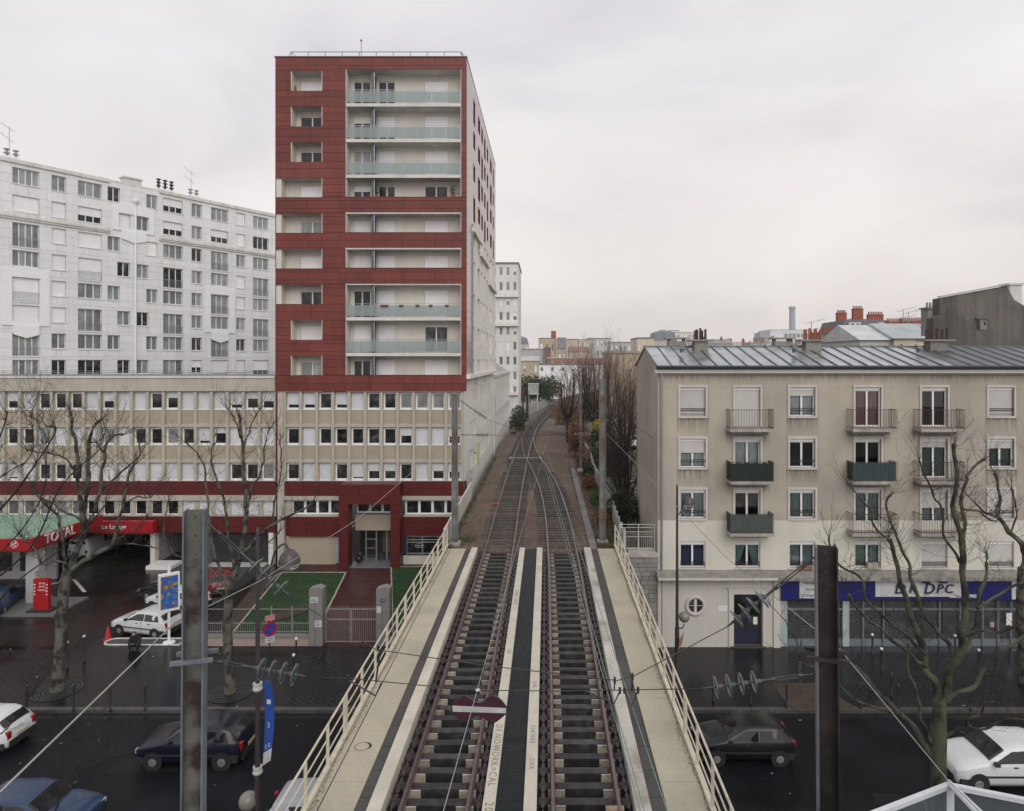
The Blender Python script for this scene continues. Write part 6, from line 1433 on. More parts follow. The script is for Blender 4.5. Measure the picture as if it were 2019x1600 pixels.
# ================================================================== FENCES AND GATE OF THE TOWER GARDEN
PIL = mat('grey_pillar_concrete', (0.215,0.205,0.20), 0.85, 0.12, 1.5, fine=0.08, streak=.08)
ENAM = mat('enamel_white', (0.55,0.55,0.55), 0.4); INK = mat('dark_print', (0.08,0.08,0.1), 0.7); NAV = mat('number_plate_blue', (0.02,0.03,0.14), 0.4)
def pillar(x0, x1, label, left):
    a, b = rx(x0), rx(x1); o = empty('gate_pillar', ((a+b)/2, YF, 0), label, 'gate pillar', 'pillars of the garden gate')
    w_ = b-a; m_ = MB(); m_.box(a,b,-.0,.6,.1,2.95,FR); mid = (a+b)/2+.08
    m_.add([(a,0,2.95),(b,0,2.95),(b,.6,2.95),(a,.6,2.95),(a,0,3.16),(mid,0,3.28),(b,0,3.16),(a,.6,3.16),(mid,.6,3.28),(b,.6,3.16)], [(0,1,6,5,4),(3,7,8,9,2),(0,4,7,3),(1,2,9,6),(4,5,8,7),(5,6,9,8)], FR); m_.build('shaft', PIL, o)
    boxp('slit', o, FR, a+w_*.42, a+w_*.46, -.006, .01, .1, 2.6, INK)
    if left:
        n1_ = boxp('notice', o, FR, a+.08, a+.5, -.02, -.0, 2.45, 2.75, ENAM); n2_ = boxp('notice', o, FR, a+.32, a+.7, -.025, -.0, 1.15, 1.5, ENAM)
        for i in range(3): boxp('print_line', n1_, FR, a+.13, a+.44-.05*i, -.024, -.021, 2.52+i*.07, 2.545+i*.07, INK); boxp('print_line', n2_, FR, a+.37, a+.64-.05*i, -.029, -.026, 1.22+i*.08, 1.245+i*.08, INK)
    else:
        n1_ = boxp('house_number', o, FR, a+.24, a+.48, -.02, -.0, 2.5, 2.66, NAV); link('digits', text_mesh('190', .13, ENAM, .002), n1_, FR @ Matrix.Translation((a+.36,-.022,2.58)) @ FLAT)
        boxp('notice', o, FR, a+.03, a+.28, -.02, -.0, 1.9, 2.25, ENAM); boxp('intercom', o, FR, a+.1, a+.18, -.02, 0, 1.0, 1.35, STEELG)
pillar(609, 635.5, 'left grey concrete gate pillar carrying two white notices', True); pillar(741.5, 768, 'right grey concrete gate pillar with blue house number plate', False)
GST = mat('grey_gate_steel', (0.24,0.23,0.23), 0.5, 0.15)
gg = empty('garden_gate', (rx(689), YF+.3, .1), 'grey steel double gate of fine bars between the two pillars', 'gate')
for x0, x1 in ((637.5,688.6),(689.4,741)):
    a, b = rx(x0), rx(x1); m_ = MB()
    for zz in (.25,1.45,2.0): m_.box(a,b,.28,.32,zz-.025,zz+.025,FR)
    m_.box(a,a+.05,.279,.321,.2,2.05,FR); m_.box(b-.05,b,.279,.321,.2,2.05,FR); lf = m_.build('gate_leaf', GST, gg)
    n = 13
    for k in range(1,n): x = a+(b-a)*k/n; boxp('bar', lf, FR, x-.011, x+.011, .288, .312, .26, 2.15, GST)
fe = empty('garden_fence', (rx(500), YF+.2, 0), 'steel bar fence on a low pinkish wall in front of the lawn', 'fence')
a, b = rx(380), rx(608.5); boxp('low_wall', fe, FR, a, b, 0, .3, .1, .58, mat('pinkish_render', (0.36,0.28,0.24), 0.85, .12, 1)); boxp('wall_cap', fe, FR, a-.02, b, -.05, .35, .58, .68, PIL)
for zz in (.85,1.3,2.05): boxp('fence_rail', fe, FR, a, b, .14, .17, zz-.018, zz+.018, GST)
x = a+.1
while x < b: boxp('fence_bar', fe, FR, x-.008, x+.008, .145, .165, .68, 1.32 if int(x*10) % 2 else 1.42, GST); x += .125
for x in (a+.1, rx(533), rx(574)): boxp('fence_post', fe, FR, x-.03, x+.03, .12, .19, .68, 2.2, GST)
a, b = rx(769), rx(880); f2 = empty('garden_fence', (rx(800), YF+.2, 0), 'short steel fence right of the gate half hidden by the bridge railing', 'fence'); boxp('low_wall', f2, FR, a, b, 0, .3, .1, .58, mat('pinkish_render', (0.36,0.28,0.24)))
for zz in (.85,1.3,2.05): boxp('fence_rail', f2, FR, a, b, .14, .17, zz-.018, zz+.018, GST)
x = a+.1
while x < b: boxp('fence_bar', f2, FR, x-.008, x+.008, .145, .165, .58, 1.35, GST); x += .14
# diagonal ramp railing
A_, B_ = Vector((D_.x-.6,YF+.5,.1)), Vector((B.x-1.2,B.y,.1)); d = B_-A_; rf = empty('ramp_fence', A_, 'dark steel ramp railing slanting past the lawn to the garage', 'fence'); FA = frame(A_, math.atan2(d.y,d.x))
for zz in (.12,1.15): boxp('fence_rail', rf, FA, 0, d.length, -.02, .02, zz-.02, zz+.02, DARKM)
x = 0.05
while x < d.length: boxp('fence_bar', rf, FA, x-.01, x+.01, -.01, .01, .1, 1.15, DARKM); x += .16

# ================================================================== STREET FURNITURE
def bollard(x, y, h, ball, label, z=.134):
    c = PG(x, y, z); o = empty('bollard', c, label, 'bollard', 'bollards on the pavements')
    m_ = MB(); m_.lathe([(.055,0),(.055,.1),(.042,.12),(.042,h-.12),(.05,h-.1),(.05,h-.02)], 10, Matrix.Translation(c)); m_.build('post', DARKM, o, None, True)
    m_ = MB(); m_.sphere(c+Vector((0,0,h+.03)), .075, 10, 7); m_.build('head', mat('white_ball', (0.75,0.75,0.75), 0.4) if ball else DARKM, o, None, True)
BL = [(133,1320,1.3,1,'white-headed bollard just right of the left forecourt tree'),(166,1307,1.3,1,'white-headed bollard between the left tree and the kerb island'),
 (53,1405,1.1,0,'black kerb bollard nearest the left edge of the picture'),(145,1403,1.1,0,'black kerb bollard below the left forecourt tree'),(217,1403,1.1,0,'black kerb bollard in line under the traffic cone'),(286,1402,1.1,0,'black kerb bollard next left of the galvanised post'),
 (579,1345,1.25,1,'nearer white-headed bollard of the pair before the garden gate'),(584,1310,1.25,1,'farther white-headed bollard of the pair before the garden gate'),
 (1720,1295,1.1,1,'white-headed bollard in front of the grille left of the shop letters'),(1738,1325,1.1,1,'lower white-headed bollard just left of the thick right tree'),(1883,1297,1.1,1,'white-headed bollard behind the fork of the thick right tree'),(1930,1328,1.1,1,'white-headed bollard right of the thick right tree'),
 (1406,1385,1.0,0,'black bollard nearest the bridge on the right pavement'),(1480,1390,1.0,0,'black bollard midway between the bridge and the soil bed'),(1551,1396,1.0,0,'black bollard at the left corner of the soil bed'),(1697,1397,1.05,0,'black bollard at the right corner of the soil bed'),(1758,1375,1.0,0,'black bollard on cobbles left of the right tree trunk'),(1771,1398,1.0,0,'black kerb bollard close left of the right tree trunk'),(1914,1402,1.05,0,'black kerb bollard right of the thick right tree')]
for b_ in BL: bollard(*b_)
LAMP = mat('lamp_bronze_paint', (0.045,0.035,0.04), 0.4, 0.2, 3)
DOME = mat('lamp_dome_grey', (0.06,0.05,0.05), 0.35, 0.2, 3)
ACR = glassmat('lamp_acrylic', (0.80,0.82,0.80), frost=0.25)
def lamp(px, D, label, side_px, top_py, globe):
    b_ = Vector(((px-CX)/F*D, D, .13)); ztop_ = CAMZ-(top_py-CY)/F*D; o = empty('street_lamp', b_, label, 'street lamp', 'street lamps')
    m_ = MB(); m_.lathe([(.18,0),(.18,.6),(.12,.75),(.10,3.2),(.075,3.4),(.06,6.5),(.045,ztop_-.13),(.02,ztop_)], 12, Matrix.Translation(b_)); m_.build('pole', LAMP, o, None, True)
    m_ = MB(); za = ztop_-1.0; e_ = Vector((b_.x+side_px, D, za+.25)); pts = [(b_.x,D,za-.35),(b_.x+side_px*.35,D,za-.05),(b_.x+side_px*.55,D,za+.5),(b_.x+side_px*.85,D,za+.7),(b_.x+side_px,D,za+.5)]
    m_.tube(catmull(pts,6), .026, 6); m_.build('arm', LAMP, o, None, True)
    m_ = MB(); m_.lathe([(.03,.32),(.12,.28),(.22,.17),(.275,.0),(.275,-.03)], 22, Matrix.Translation(e_), False); m_.build('dome', DOME, o, None, True)
    m_ = MB(); m_.lathe([(.26,-.03),(.24,-.13),(.15,-.22),(.01,-.255)], 20, Matrix.Translation(e_), False); m_.build('diffuser', ACR, o, None, True)
    gx, gz_ = globe; m_ = MB(); m_.tube([(b_.x,D,gz_-.5),(b_.x+gx*.8,D,gz_-.5),(b_.x+gx,D,gz_-.3)], .03, 6); m_.build('bracket', LAMP, o, None, True)
    m_ = MB(); m_.sphere((b_.x+gx,D,gz_), .24, 16, 12); m_.build('globe', mat('milky_globe', (0.20,0.20,0.165), 0.2), o, None, True); return o, b_
ll, lb = lamp(508, 17.0, 'tall lamp post with blue banner left of the bridge', .82, 1050, (-.24, 4.05))
lamp(1335, 29.6, 'tall lamp post just left of the round window', .52, 960, (.32, 3.9))
for z0, z1 in ((6.9,7.1),(4.75,4.95)): m_ = MB(); m_.lathe([(.10,z0),(.13,z0+.05),(.11,z0+.12),(.12,z1)], 10, Matrix.Translation((lb.x,lb.y,0))); m_.build('strap', mat('bandage_tape', (0.45,0.45,0.42), 0.8), ll)
bn = MB(); n = 14
def bpt(t, s): # banner from the pole, slightly bowed
    p0 = P(520,1338+172*t,17.0); p1 = P(543,1336+152*t,17.0); q = p0.lerp(p1, s); q.y += .12*math.sin(t*3.1)*s-.25*s; q.x += .03*math.sin(t*4); return q
for i in range(n):
    for j in range(3): bn.quad(bpt(i/n,j/3),bpt((i+1)/n,j/3),bpt((i+1)/n,(j+1)/3),bpt(i/n,(j+1)/3)); bn.mi[-1] = 1 if i >= n-2 else 0
bo_ = bn.build('banner', [mat('banner_blue', (0.02,0.075,0.33), 0.6, .1, 2), mat('banner_white', (0.55,0.55,0.56), 0.6)], None, None, True, label='blue hanging banner with white foot tied to the left lamp post', cat='banner')
for zt_, s_, sz in ((.27,.5,.16),(.55,.45,.2),(.8,.35,.14),(.8,.7,.14)):
    q = bpt(zt_, s_); link('print', text_mesh({.27:'\u25a0',.55:'3'}.get(zt_,'E'), sz, mat('banner_print', (0.45,0.5,0.6), 0.7), .001), bo_, Matrix.Translation(q+Vector((0,-.03,0))) @ Matrix.Rotation(R(-12),4,'Z') @ FLAT)
q = bpt(.95,.5); boxp('sponsor_mark', bo_, frame(q+Vector((.06,-.06,.02))), 0, .07, -.004, 0, -.04, .04, SIGR)
# no-parking sign
c = PG(535,1378,.134); c = Vector(((531-CX)/F*31.2, 31.2, .13)); sg = empty('no_parking_sign', c, 'round red and blue no-parking sign on a thin black post', 'traffic sign')
m_ = MB(); m_.tube([c, c+Vector((0,0,3.1))], .035, 8); m_.build('post', DARKM, sg)
Ms = Matrix.Translation(c+Vector((.05,-.05,2.6))) @ Matrix.Rotation(R(35),4,'Z') @ FLAT
m_ = MB(); m_.lathe([(.33,-.012),(.33,.012)], 28); m_.build('red_disc', SIGR, sg, Ms); m_ = MB(); m_.lathe([(.26,.012),(.26,.016)], 28); m_.build('blue_disc', mat('sign_blue', (0.02,0.05,0.3), 0.4), sg, Ms)
m_ = MB(); m_.box(-.3,.3,-.035,.035,.017,.02); m_.build('slash', SIGR, sg, Ms @ Matrix.Rotation(R(-45),4,'Z'))
m_ = MB(); m_.box(-.22,.22,.40,.66,-.01,.01); m_.build('upper_plate', mat('pale_red_plate', (0.5,0.2,0.2), 0.5), sg, Ms); m_ = MB(); m_.box(-.2,.2,-.62,-.38,-.01,.01); m_.build('lower_plate', ENAM, sg, Ms)
for k in range(2): m_ = MB(); m_.box(-.15,.15,-.55+k*.09,-.51+k*.09,.011,.013); m_.build('print_line', INK, sg, Ms)
# small leaning board by the right lamp
c = P(1341,1268,29.3); m_ = MB(); m_.add([(-.1,0,-.35),(.12,.15,-.1),(.2,.15,.4),(-.02,0,.15),(-.1,.03,-.35),(.12,.18,-.1),(.2,.18,.4),(-.02,.03,.15)], [(0,1,2,3),(7,6,5,4),(0,4,5,1),(1,5,6,2),(2,6,7,3),(3,7,4,0)], Matrix.Translation(c)); m_.build('lamp_placard', mat('wood_board', (0.28,0.17,0.10), 0.8), None, None, label='small brown board fixed low on the right lamp post', cat='board')
# tree grates
def grate(c, r, label):
    o = empty('tree_grate', c, label, 'tree grate', 'iron tree grates')
    for k in range(5):
        r0 = r*(.32+.14*k); m_ = MB(); m_.lathe([(r0,0),(r0,.025),(r0+r*.09,.025),(r0+r*.09,0)], 36, Matrix.Translation(c), False); m_.build('ring', DARKM, o)
    for k in range(8): a = k*.785; boxp('spoke', o, Matrix.Translation(c) @ Matrix.Rotation(a,4,'Z'), r*.3, r, -.02, .02, .003, .022, DARKM)
grate(PG(456,1366,.137), 1.0, 'round iron tree grate around the tree behind the galvanised post'); grate(PG(112,1362,.137), 1.05, 'round iron tree grate around the left forecourt tree')

# ================================================================== CROUCHING PERSON
pc = PG(267,1281,.134); pe = empty('person', pc, 'person in a dark hooded coat crouching on the pavement at the kerb island', 'person')
import bmesh
def skin_body(name, pts, edges, radii, material, parent, M):
    me = bpy.data.meshes.new(name); me.from_pydata(pts, edges, []); o = bpy.data.objects.new(name, me); COL.objects.link(o); o.parent = None
    md = o.modifiers.new('skin', 'SKIN'); md.use_smooth_shade = True
    for i, r in enumerate(radii): me.skin_vertices[0].data[i].radius = r if isinstance(r, tuple) else (r, r)
    me.skin_vertices[0].data[0].use_root = True
    sb = o.modifiers.new('sub', 'SUBSURF'); sb.levels = 2; sb.render_levels = 2
    dg = bpy.context.evaluated_depsgraph_get(); m2 = bpy.data.meshes.new_from_object(o.evaluated_get(dg)); bpy.data.objects.remove(o)
    m2.materials.clear(); m2.materials.append(material); return link(name, m2, parent, M)
COAT = mat('dark_coat', (0.014,0.013,0.018), 0.85, 0.3, 6)
pts = [(0,.12,.26),(0,.10,.45),(0,.02,.66),(0,-.04,.76),(0,-.08,.86),(0,-.06,.98), (.2,.02,.64),(.27,-.12,.42),(.08,-.28,.40),(-.2,.02,.64),(-.27,-.12,.42),(-.08,-.28,.44), (.13,.1,.22),(.2,-.26,.36),(.18,-.16,.06),(.18,-.28,.04),(-.13,.1,.22),(-.2,-.26,.36),(-.18,-.16,.06),(-.18,-.28,.04)]
ed_ = [(0,1),(1,2),(2,3),(3,4),(4,5),(2,6),(6,7),(7,8),(2,9),(9,10),(10,11),(0,12),(12,13),(13,14),(14,15),(0,16),(16,17),(17,18),(18,19)]
rd = [(.22,.19),(.24,.2),(.2,.16),.08,.135,.09,.1,.075,.05,.1,.075,.05,.13,.1,.065,.05,.13,.1,.065,.05]
Mpn = frame(pc, R(8)); body = skin_body('body', pts, ed_, rd, COAT, pe, Mpn)
m_ = MB(); m_.sphere((0,-.175,.87), .08, 10, 8, 1.2); m_.sphere((0,-.26,.87), .018, 6, 5); m_.build('face', mat('skin_tone', (0.30,0.19,0.14), 0.6), body, Mpn, True)
m_ = MB()
for s_ in (-.03,.03): m_.sphere((s_,-.245,.895), .012, 6, 5)
m_.box(-.025,.025,-.25,-.24,.82,.828); m_.build('eyes_and_mouth', INK, body, Mpn)
hd = MB(); hd.lathe([(.105,-.02),(.135,.0),(.145,.03),(.12,.05)], 16, Matrix.Translation((0,-.13,.885)) @ Matrix.Rotation(R(80),4,'X'), False); hd.build('hood_trim', mat('fur_trim', (0.16,0.13,0.10), 0.95, .4, 20), body, Mpn, True)
for s_ in (1,-1):
    for k in range(5):
        q = MB(); bx0 = Vector((s_*.07+s_*(-.03+.015*k)*.9, -.30, .41+(0 if s_ > 0 else .03))); 
        if k == 4: q.tube([bx0+Vector((-s_*.03,0,.02)), bx0+Vector((-s_*.055,-.03,.03)), bx0+Vector((-s_*.06,-.055,.02))], [.01,.009,.007], 6)
        else: q.tube([bx0, bx0+Vector((-s_*.01,-.045-.006*(k%3),.0)), bx0+Vector((-s_*.02,-.06,-.03))], [.01,.009,.007], 6)
        q.build('finger', mat('skin_tone', (0.30,0.19,0.14)), body, Mpn, True)

# ================================================================== CATENARY POSTS, INSULATORS, WIRES
GALV = mat('weathered_galvanised', (0.17,0.19,0.215), 0.5, 0.25, 2, fine=0.2, metal=0.35, streak=.2)
RUSTW = mat('rusty_web', (0.115,0.112,0.10), 0.7, 0.3, 2, fine=0.2, col2=(0.026,0.015,0.011), c2scale=1.6, c2pos=(0.46,0.58))
DKRUST = mat('dark_rusty_steel', (0.019,0.012,0.012), 0.65, 0.4, 3, fine=0.3, col2=(0.034,0.024,0.024), c2scale=4)
YP = 10.5
def hpost(px, top, lean, label, w_, web, flange, rot, base=0.0):
    t = P(px, top, YP); b_ = Vector((t.x-lean, YP, base)); o = empty('catenary_post', b_, label, 'steel post', 'steel catenary posts'); H = t.z-base
    sh_ = Matrix.Translation(b_) @ Matrix(((1,0,lean/H,0),(0,1,0,0),(0,0,1,0),(0,0,0,1))) @ Matrix.Rotation(rot,4,'Z')
    m_ = MB(); m_.box(-w_/2,w_/2,-.007,.007,0,H,sh_); m_.build('web', web, o)
    for s_ in (-1,1): m_ = MB(); m_.box(s_*w_/2-.011,s_*w_/2+.011,-w_/2,w_/2,0,H,sh_); m_.build('flange', flange if not (px > 1000 and s_ < 0) else GALV, o)
    m_ = MB()
    for k in range(3): m_.lathe([(.022,-.02),(.022,.0)], 8, sh_ @ Matrix.Translation((-.0,-.008,H-.12-k*.3)) @ FLAT)
    m_.build('bolt_hole', BLKC, o); zb_ = H-2.35 if px < 1000 else H-1.75
    m_ = MB(); 
    for s_ in (-1,1): m_.box(-w_/2-.16,w_/2+.16,s_*w_/2-.03+s_*.03,s_*w_/2+.03+s_*.03,zb_-.03,zb_+.03,sh_)
    m_.build('clamp_bar', flange, o); return o, sh_, H
po1, s1_, H1 = hpost(386, 1005, .10, 'galvanised H-beam catenary post left of the bridge', .29, RUSTW, GALV, R(14)); po2, s2_, H2 = hpost(1628, 1076, -.12, 'dark rusty H-beam catenary post right of the bridge', .30, DKRUST, DKRUST, R(-16))
bf = MB(); bf.box(-.150,-.137,-.151,-.02,0,H2-.002,s2_)
def farpost(x, y, top_z, label, m0=STEELG, r=.16):
    o = empty('catenary_post', (x,y,ZR-.4), label, 'steel post', 'steel catenary posts'); m_ = MB(); m_.box(x-r,x+r,y-.01,y+.01,ZR-.4,top_z); m_.build('web', mat('far_post_web', (0.17,0.18,0.18), 0.6, .3, 2, col2=(0.13,0.09,0.06), c2scale=1.2), o)
    for s_ in (-1,1): boxp('flange', o, I4, x+s_*r-.012, x+s_*r+.012, y-r, y+r, ZR-.4, top_z, m0)
    boxp('footing', o, I4, x-.3, x+.3, y-.3, y+.3, ZR-.6, ZR-.08, COPEW); return o
farpost((897-CX)/F*36.9, 36.9, 13.5, 'slim steel catenary post at the far left end of the bridge'); farpost((1188-CX)/F*37.2, 37.2, 14.4, 'steel catenary post at the far right end of the bridge', mat('brownish_flange', (0.20,0.17,0.15), 0.6, .2, 2))
farpost((1145-CX)/F*62, 62, 13.7, 'dark catenary post behind the bushes right of the switch', DARKM, .14); farpost(4.3, 105, 13.5, 'distant catenary post at the start of the curve', DARKM, .14)
CER = mat('insulator_cement', (0.085,0.083,0.078), 0.6, .2, 6); GLZ = mat('teal_insulator_glass', (0.045,0.09,0.088), 0.10, .15, 4, spec=.7, coat=.6)
def insul(p0, p1, label, n=4, r=.16, tb=.5):
    # hardware from p0 (post) to p1 (wire): turnbuckle, clevis, discs
    p0, p1 = Vector(p0), Vector(p1); d = p1-p0; L_ = d.length; u = d.normalized(); o = empty('insulator_string', p0, label, 'insulator', 'insulator strings of the overhead line')
    side = u.cross(Vector((0,1,0))).normalized()
    h = MB(); h.tube([p0, p0+u*L_*.14], .014, 6); a, b_ = p0+u*L_*.12, p0+u*L_*tb
    for s_ in (-1,1): h.tube([a+side*.022*s_, b_+side*.022*s_], .012, 5)
    h.tube([a-u*.02, a+u*.05], .03, 6); h.tube([b_-u*.05, b_+u*.02], .03, 6); h.tube([b_, p0+u*L_*(tb+.1)], .022, 6); h.tube([p1-u*L_*.08, p1], [.024,.012], 6); h.build('turnbuckle', mat('line_hardware', (0.05,0.05,0.052), 0.5, .3, 8, metal=.4), o)
    q0, q1 = L_*(tb+.1), L_*.93; Md = u.to_track_quat('Z','Y').to_matrix().to_4x4()
    for k in range(n):
        c = p0+u*(q0+(q1-q0)*(k+.5)/n); Mk = Matrix.Translation(c) @ Md; st_ = (q1-q0)/n
        m_ = MB(); m_.lathe([(.022,-st_*.5),(.034,-st_*.4),(.036,st_*.0),(.02,st_*.12),(.018,st_*.5)], 10, Mk); dk_ = m_.build('cap', CER, o, None, True)
        m_ = MB(); m_.lathe([(.03,-st_*.12),(.08,-st_*.08),(r,st_*.06),(r+.004,st_*.13),(r*.85,st_*.16),(.03,st_*.12)], 22, Mk); m_.build('glass_disc', GLZ, dk_, None, True)
    return p1
def wire(pts, r, label, m0, sag=0.0, n=12):
    pts = [Vector(p) for p in pts]
    if len(pts) == 2 and sag:
        a, b_ = pts; pts = [a.lerp(b_, k/n)+Vector((0,0,-sag*4*(k/n)*(1-k/n))) for k in range(n+1)]
    m_ = MB(); m_.tube(pts, r, 5); return m_.build('overhead_wire', m0, None, None, True, label=label, cat='wire')
WDK = mat('dark_wire', (0.06,0.06,0.06), 0.5, metal=.5); WTL = mat('verdigris_wire', (0.20,0.29,0.27), 0.5, .1, metal=.4); WPL = mat('pale_guy_wire', (0.33,0.33,0.32), 0.45, metal=.4)
a1 = insul(P(411,1033,YP), P(571,1177,YP), 'insulator string sloping down from the top of the left post', tb=.42); a2 = insul(P(410,1302,YP), P(602,1334,YP), 'insulator string at the lower clamp of the left post', tb=.38)
b1 = insul(P(1606,1099,YP), P(1434,1236,YP), 'insulator string sloping down from the top of the right post', tb=.45); b2 = insul(P(1608,1329,YP), P(1386,1358,YP), 'insulator string at the lower clamp of the right post', tb=.38)
wire([a1,P(741,1281,YP),P(960,1313,YP),P(1217,1342,YP),P(1250,1333,YP),b1], .008, 'upper cross-span wire hung between the two near posts', WDK)
wire([a2,P(700,1339,YP),P(930,1361,YP),P(1100,1363,YP),b2], .008, 'lower cross-span wire hung between the two near posts', WDK)
hg = empty('wire_hanger', P(755,1350,YP), 'black steel hanger carrying the left contact wire', 'wire hanger', 'hangers on the cross-span')
m_ = MB(); m_.tube([P(749,1287,YP),P(741,1345,YP)], .014, 6); m_.tube([P(688,1342,YP),P(740,1372,YP),P(752,1347,YP)], .014, 6); m_.box(-.02,.02,-.02,.02,-.05,.05,Matrix.Translation(P(688,1338,YP))); m_.box(-.02,.02,-.02,.02,-.05,.05,Matrix.Translation(P(749,1287,YP))); m_.build('arm', DARKM, hg)
hg = empty('wire_hanger', P(1213,1385,YP), 'black steel V-hangers carrying the right contact wires', 'wire hanger', 'hangers on the cross-span')
m_ = MB(); m_.tube([P(1153,1362,YP),P(1211,1387,YP),P(1222,1364,YP)], .014, 6); m_.tube([P(1231,1364,YP),P(1246,1391,YP),P(1258,1362,YP)], .012, 6); m_.tube([P(1212,1342,YP),P(1211,1362,YP)], .012, 6); m_.tube([P(1247,1334,YP),P(1246,1364,YP)], .016, 6)
for q in ((1153,1361),(1231,1361),(1258,1361),(1222,1362),(1247,1334),(1212,1342)): m_.box(-.018,.018,-.02,.02,-.05,.05,Matrix.Translation(P(*q,YP)))
m_.build('arm', DARKM, hg)
def along(px, py, far, label, m0, r=.0075, y0=2.0):
    p = P(px, py, YP); f_ = Vector(far); d = (f_-p)/(f_.y-p.y); wire([p+d*(y0-YP), p, p.lerp(f_,.5)+Vector((0,0,-.02)), f_], r, label, m0)
along(740,1374,(-2.7,88,10.1), 'contact wire above the left track', WDK); along(1211,1388,(-2.4,88,9.9), 'left of the two contact wires above the right track', WTL)
along(1246,1392,(-2.2,88,9.9), 'right of the two contact wires above the right track', WTL); along(1204,1388,(-2.6,88,9.6), 'lower pale wire beside the right track contact wires', WTL); along(941,1361,(1.05,86,8.6), 'pale wire passing behind the hanging warning sign', mat('pale_wire', (0.26,0.31,0.30), 0.5), .006, 3.5)
l1 = P(903,862,36.9); r1 = P(1182,862,37.2)
e1 = insul(P(903,787,36.9), P(962,828,37.0), 'insulator string at the top of the far left slim post', 5, .12, .45); e2 = insul(P(903,858,36.9), P(968,858,37.0), 'insulator string level across from the far left slim post', 5, .12, .45)
e3 = insul(P(1182,858,37.2), P(1128,857,37.1), 'insulator string on the left of the far right post', 5, .12, .2); wire([e1, P(1010,845,37.1), P(1100,838,37.1), P(1182,800,37.2)], .012, 'upper cross-span wire between the far posts', WDK); wire([e2, e3], .012, 'lower cross-span wire between the far posts', WDK, .05)
e4 = insul(P(1150,838,60), P(1200,792,60), 'pale insulator string slanting up right among the bushes', 6, .2, .2)
wire([P(894,862,36.9), P(840,907,31), P(707,1023,21), P(513,1146,14.5), P(345,1228,10.2), P(0,1562,5.4)], .011, 'pale guy wire slanting down to the left past the galvanised post', WPL)
wire([P(1190,850,37.2), P(1240,900,30), P(1432,1100,17.5), P(1655,1280,11.4), P(1870,1540,8.9), P(1935,1604,8.2)], .009, 'pale guy wire slanting down right past the rusty post', WPL)
wire([P(1190,796,37.2), P(1255,842,36), P(1292,867,35.2)], .012, 'thin wire from the far right post to the house wall', WDK)
wire([P(1034,796,110), P(1078,797,110), P(1135,797,110)], .03, 'thin wire across the track at the curve', WPL)
# hanging warning sign
wsn = empty('hanging_sign', P(945,1398,YP-.02), 'hourglass shaped maroon sign with a white band hanging over the left track', 'sign')
def hp(x, y): return ((x-945)/F*YP, (1398-y)/F*YP)
out_ = [(891,1392),(897,1384),(914,1373),(922,1374),(935,1383),(950,1386),(962,1376),(973,1372),(985,1378),(999,1396),(998,1405),(988,1415),(973,1425),(962,1421),(950,1413),(938,1411),(926,1420),(914,1424),(901,1414),(892,1402)]
pts = catmull([hp(*q) for q in out_+[out_[0]]], 3)[:-1]
MARO = mat('maroon_enamel', (0.05,0.014,0.028), 0.35, .15, 4, spec=.5); Mh = Matrix.Translation(P(945,1398,YP-.02)) @ FLAT
m_ = MB(); m_.prism(pts, -.008, .008); m_.build('plate', MARO, wsn, Mh)
m_ = MB(); m_.tube([(*p,.0) for p in pts]+[(*pts[0],.0)], .012, 5); m_.build('rim', mat('rim_dark', (0.03,0.02,0.025), 0.4), wsn, Mh)
bd = [hp(892,1391),hp(998,1396),hp(998,1406),hp(893,1403)]; m_ = MB(); m_.prism(bd, .0085, .011); m_.build('white_band', mat('enamel_band', (0.42,0.42,0.40), 0.4, .2, 6, col2=(0.3,0.19,0.08), c2scale=7, c2pos=(.62,.7)), wsn, Mh)
m_ = MB()
for q in ((918,1361),(973,1363)): m_.tube([(*hp(*q),0),(*hp(q[0],q[1]+14),0)], .012, 6); m_.lathe([(.014,.008),(.014,.014)], 8, Matrix.Translation((*hp(q[0],1380),0)))
m_.build('hook', DARKM, wsn, Mh)
m_ = MB(); m_.sphere(P(942,1361,YP), .045, 12, 8, .6); m_.build('wire_clamp', mat('shiny_clamp', (0.5,0.5,0.5), 0.25, metal=.8), None, None, True, label='shiny round wire clamp above the hanging sign', cat='clamp')

# ================================================================== GLASS SCREEN AT THE LOWER RIGHT
WF_ = mat('white_frame_paint', (0.55,0.57,0.60), 0.4, .1, 2); SG = glassmat('screen_glass', (0.62,0.70,0.74), .12)
gsn = empty('glass_screen', (5.5,9,0), 'white framed glass screen corner at the bottom right', 'glass screen')
C0 = P(1870,1545,9.0); zt_ = C0.z
for (ex, ey, nm) in ((2.3,7.6,'l'),(8.8,7.75,'r')):
    d = Vector((ex-C0.x, ey-C0.y, 0)); L_ = d.length; FG = frame((C0.x,C0.y,0), math.atan2(d.y,d.x))
    boxp('top_rail', gsn, FG, 0, L_, -.035, .035, zt_-.06, zt_, WF_); boxp('mid_rail', gsn, FG, 0, L_, -.02, .02, zt_-1.55, zt_-1.5, WF_)
    n = 3
    for k in range(n):
        boxp('glass_pane', gsn, FG, L_*k/n+.05, L_*(k+1)/n-.03, -.006, .006, zt_-1.5, zt_-.07, SG); boxp('upright', gsn, FG, L_*(k+1)/n-.025, L_*(k+1)/n+.025, -.025, .025, zt_-1.5, zt_-.06, WF_)
        boxp('glass_pane', gsn, FG, L_*k/n+.05, L_*(k+1)/n-.03, -.006, .006, .13, zt_-1.56, SG)
boxp('corner_post', gsn, frame(C0*1.0), -.05, .05, -.05, .05, .13-C0.z, -.06, WF_)
m_ = MB(); m_.tube([C0, P(1960,1640,8.0)], .03, 6); m_.tube([C0+Vector((.03,.05,0)), P(1985,1650,8.0)], .025, 6); m_.build('brace', WF_, gsn)

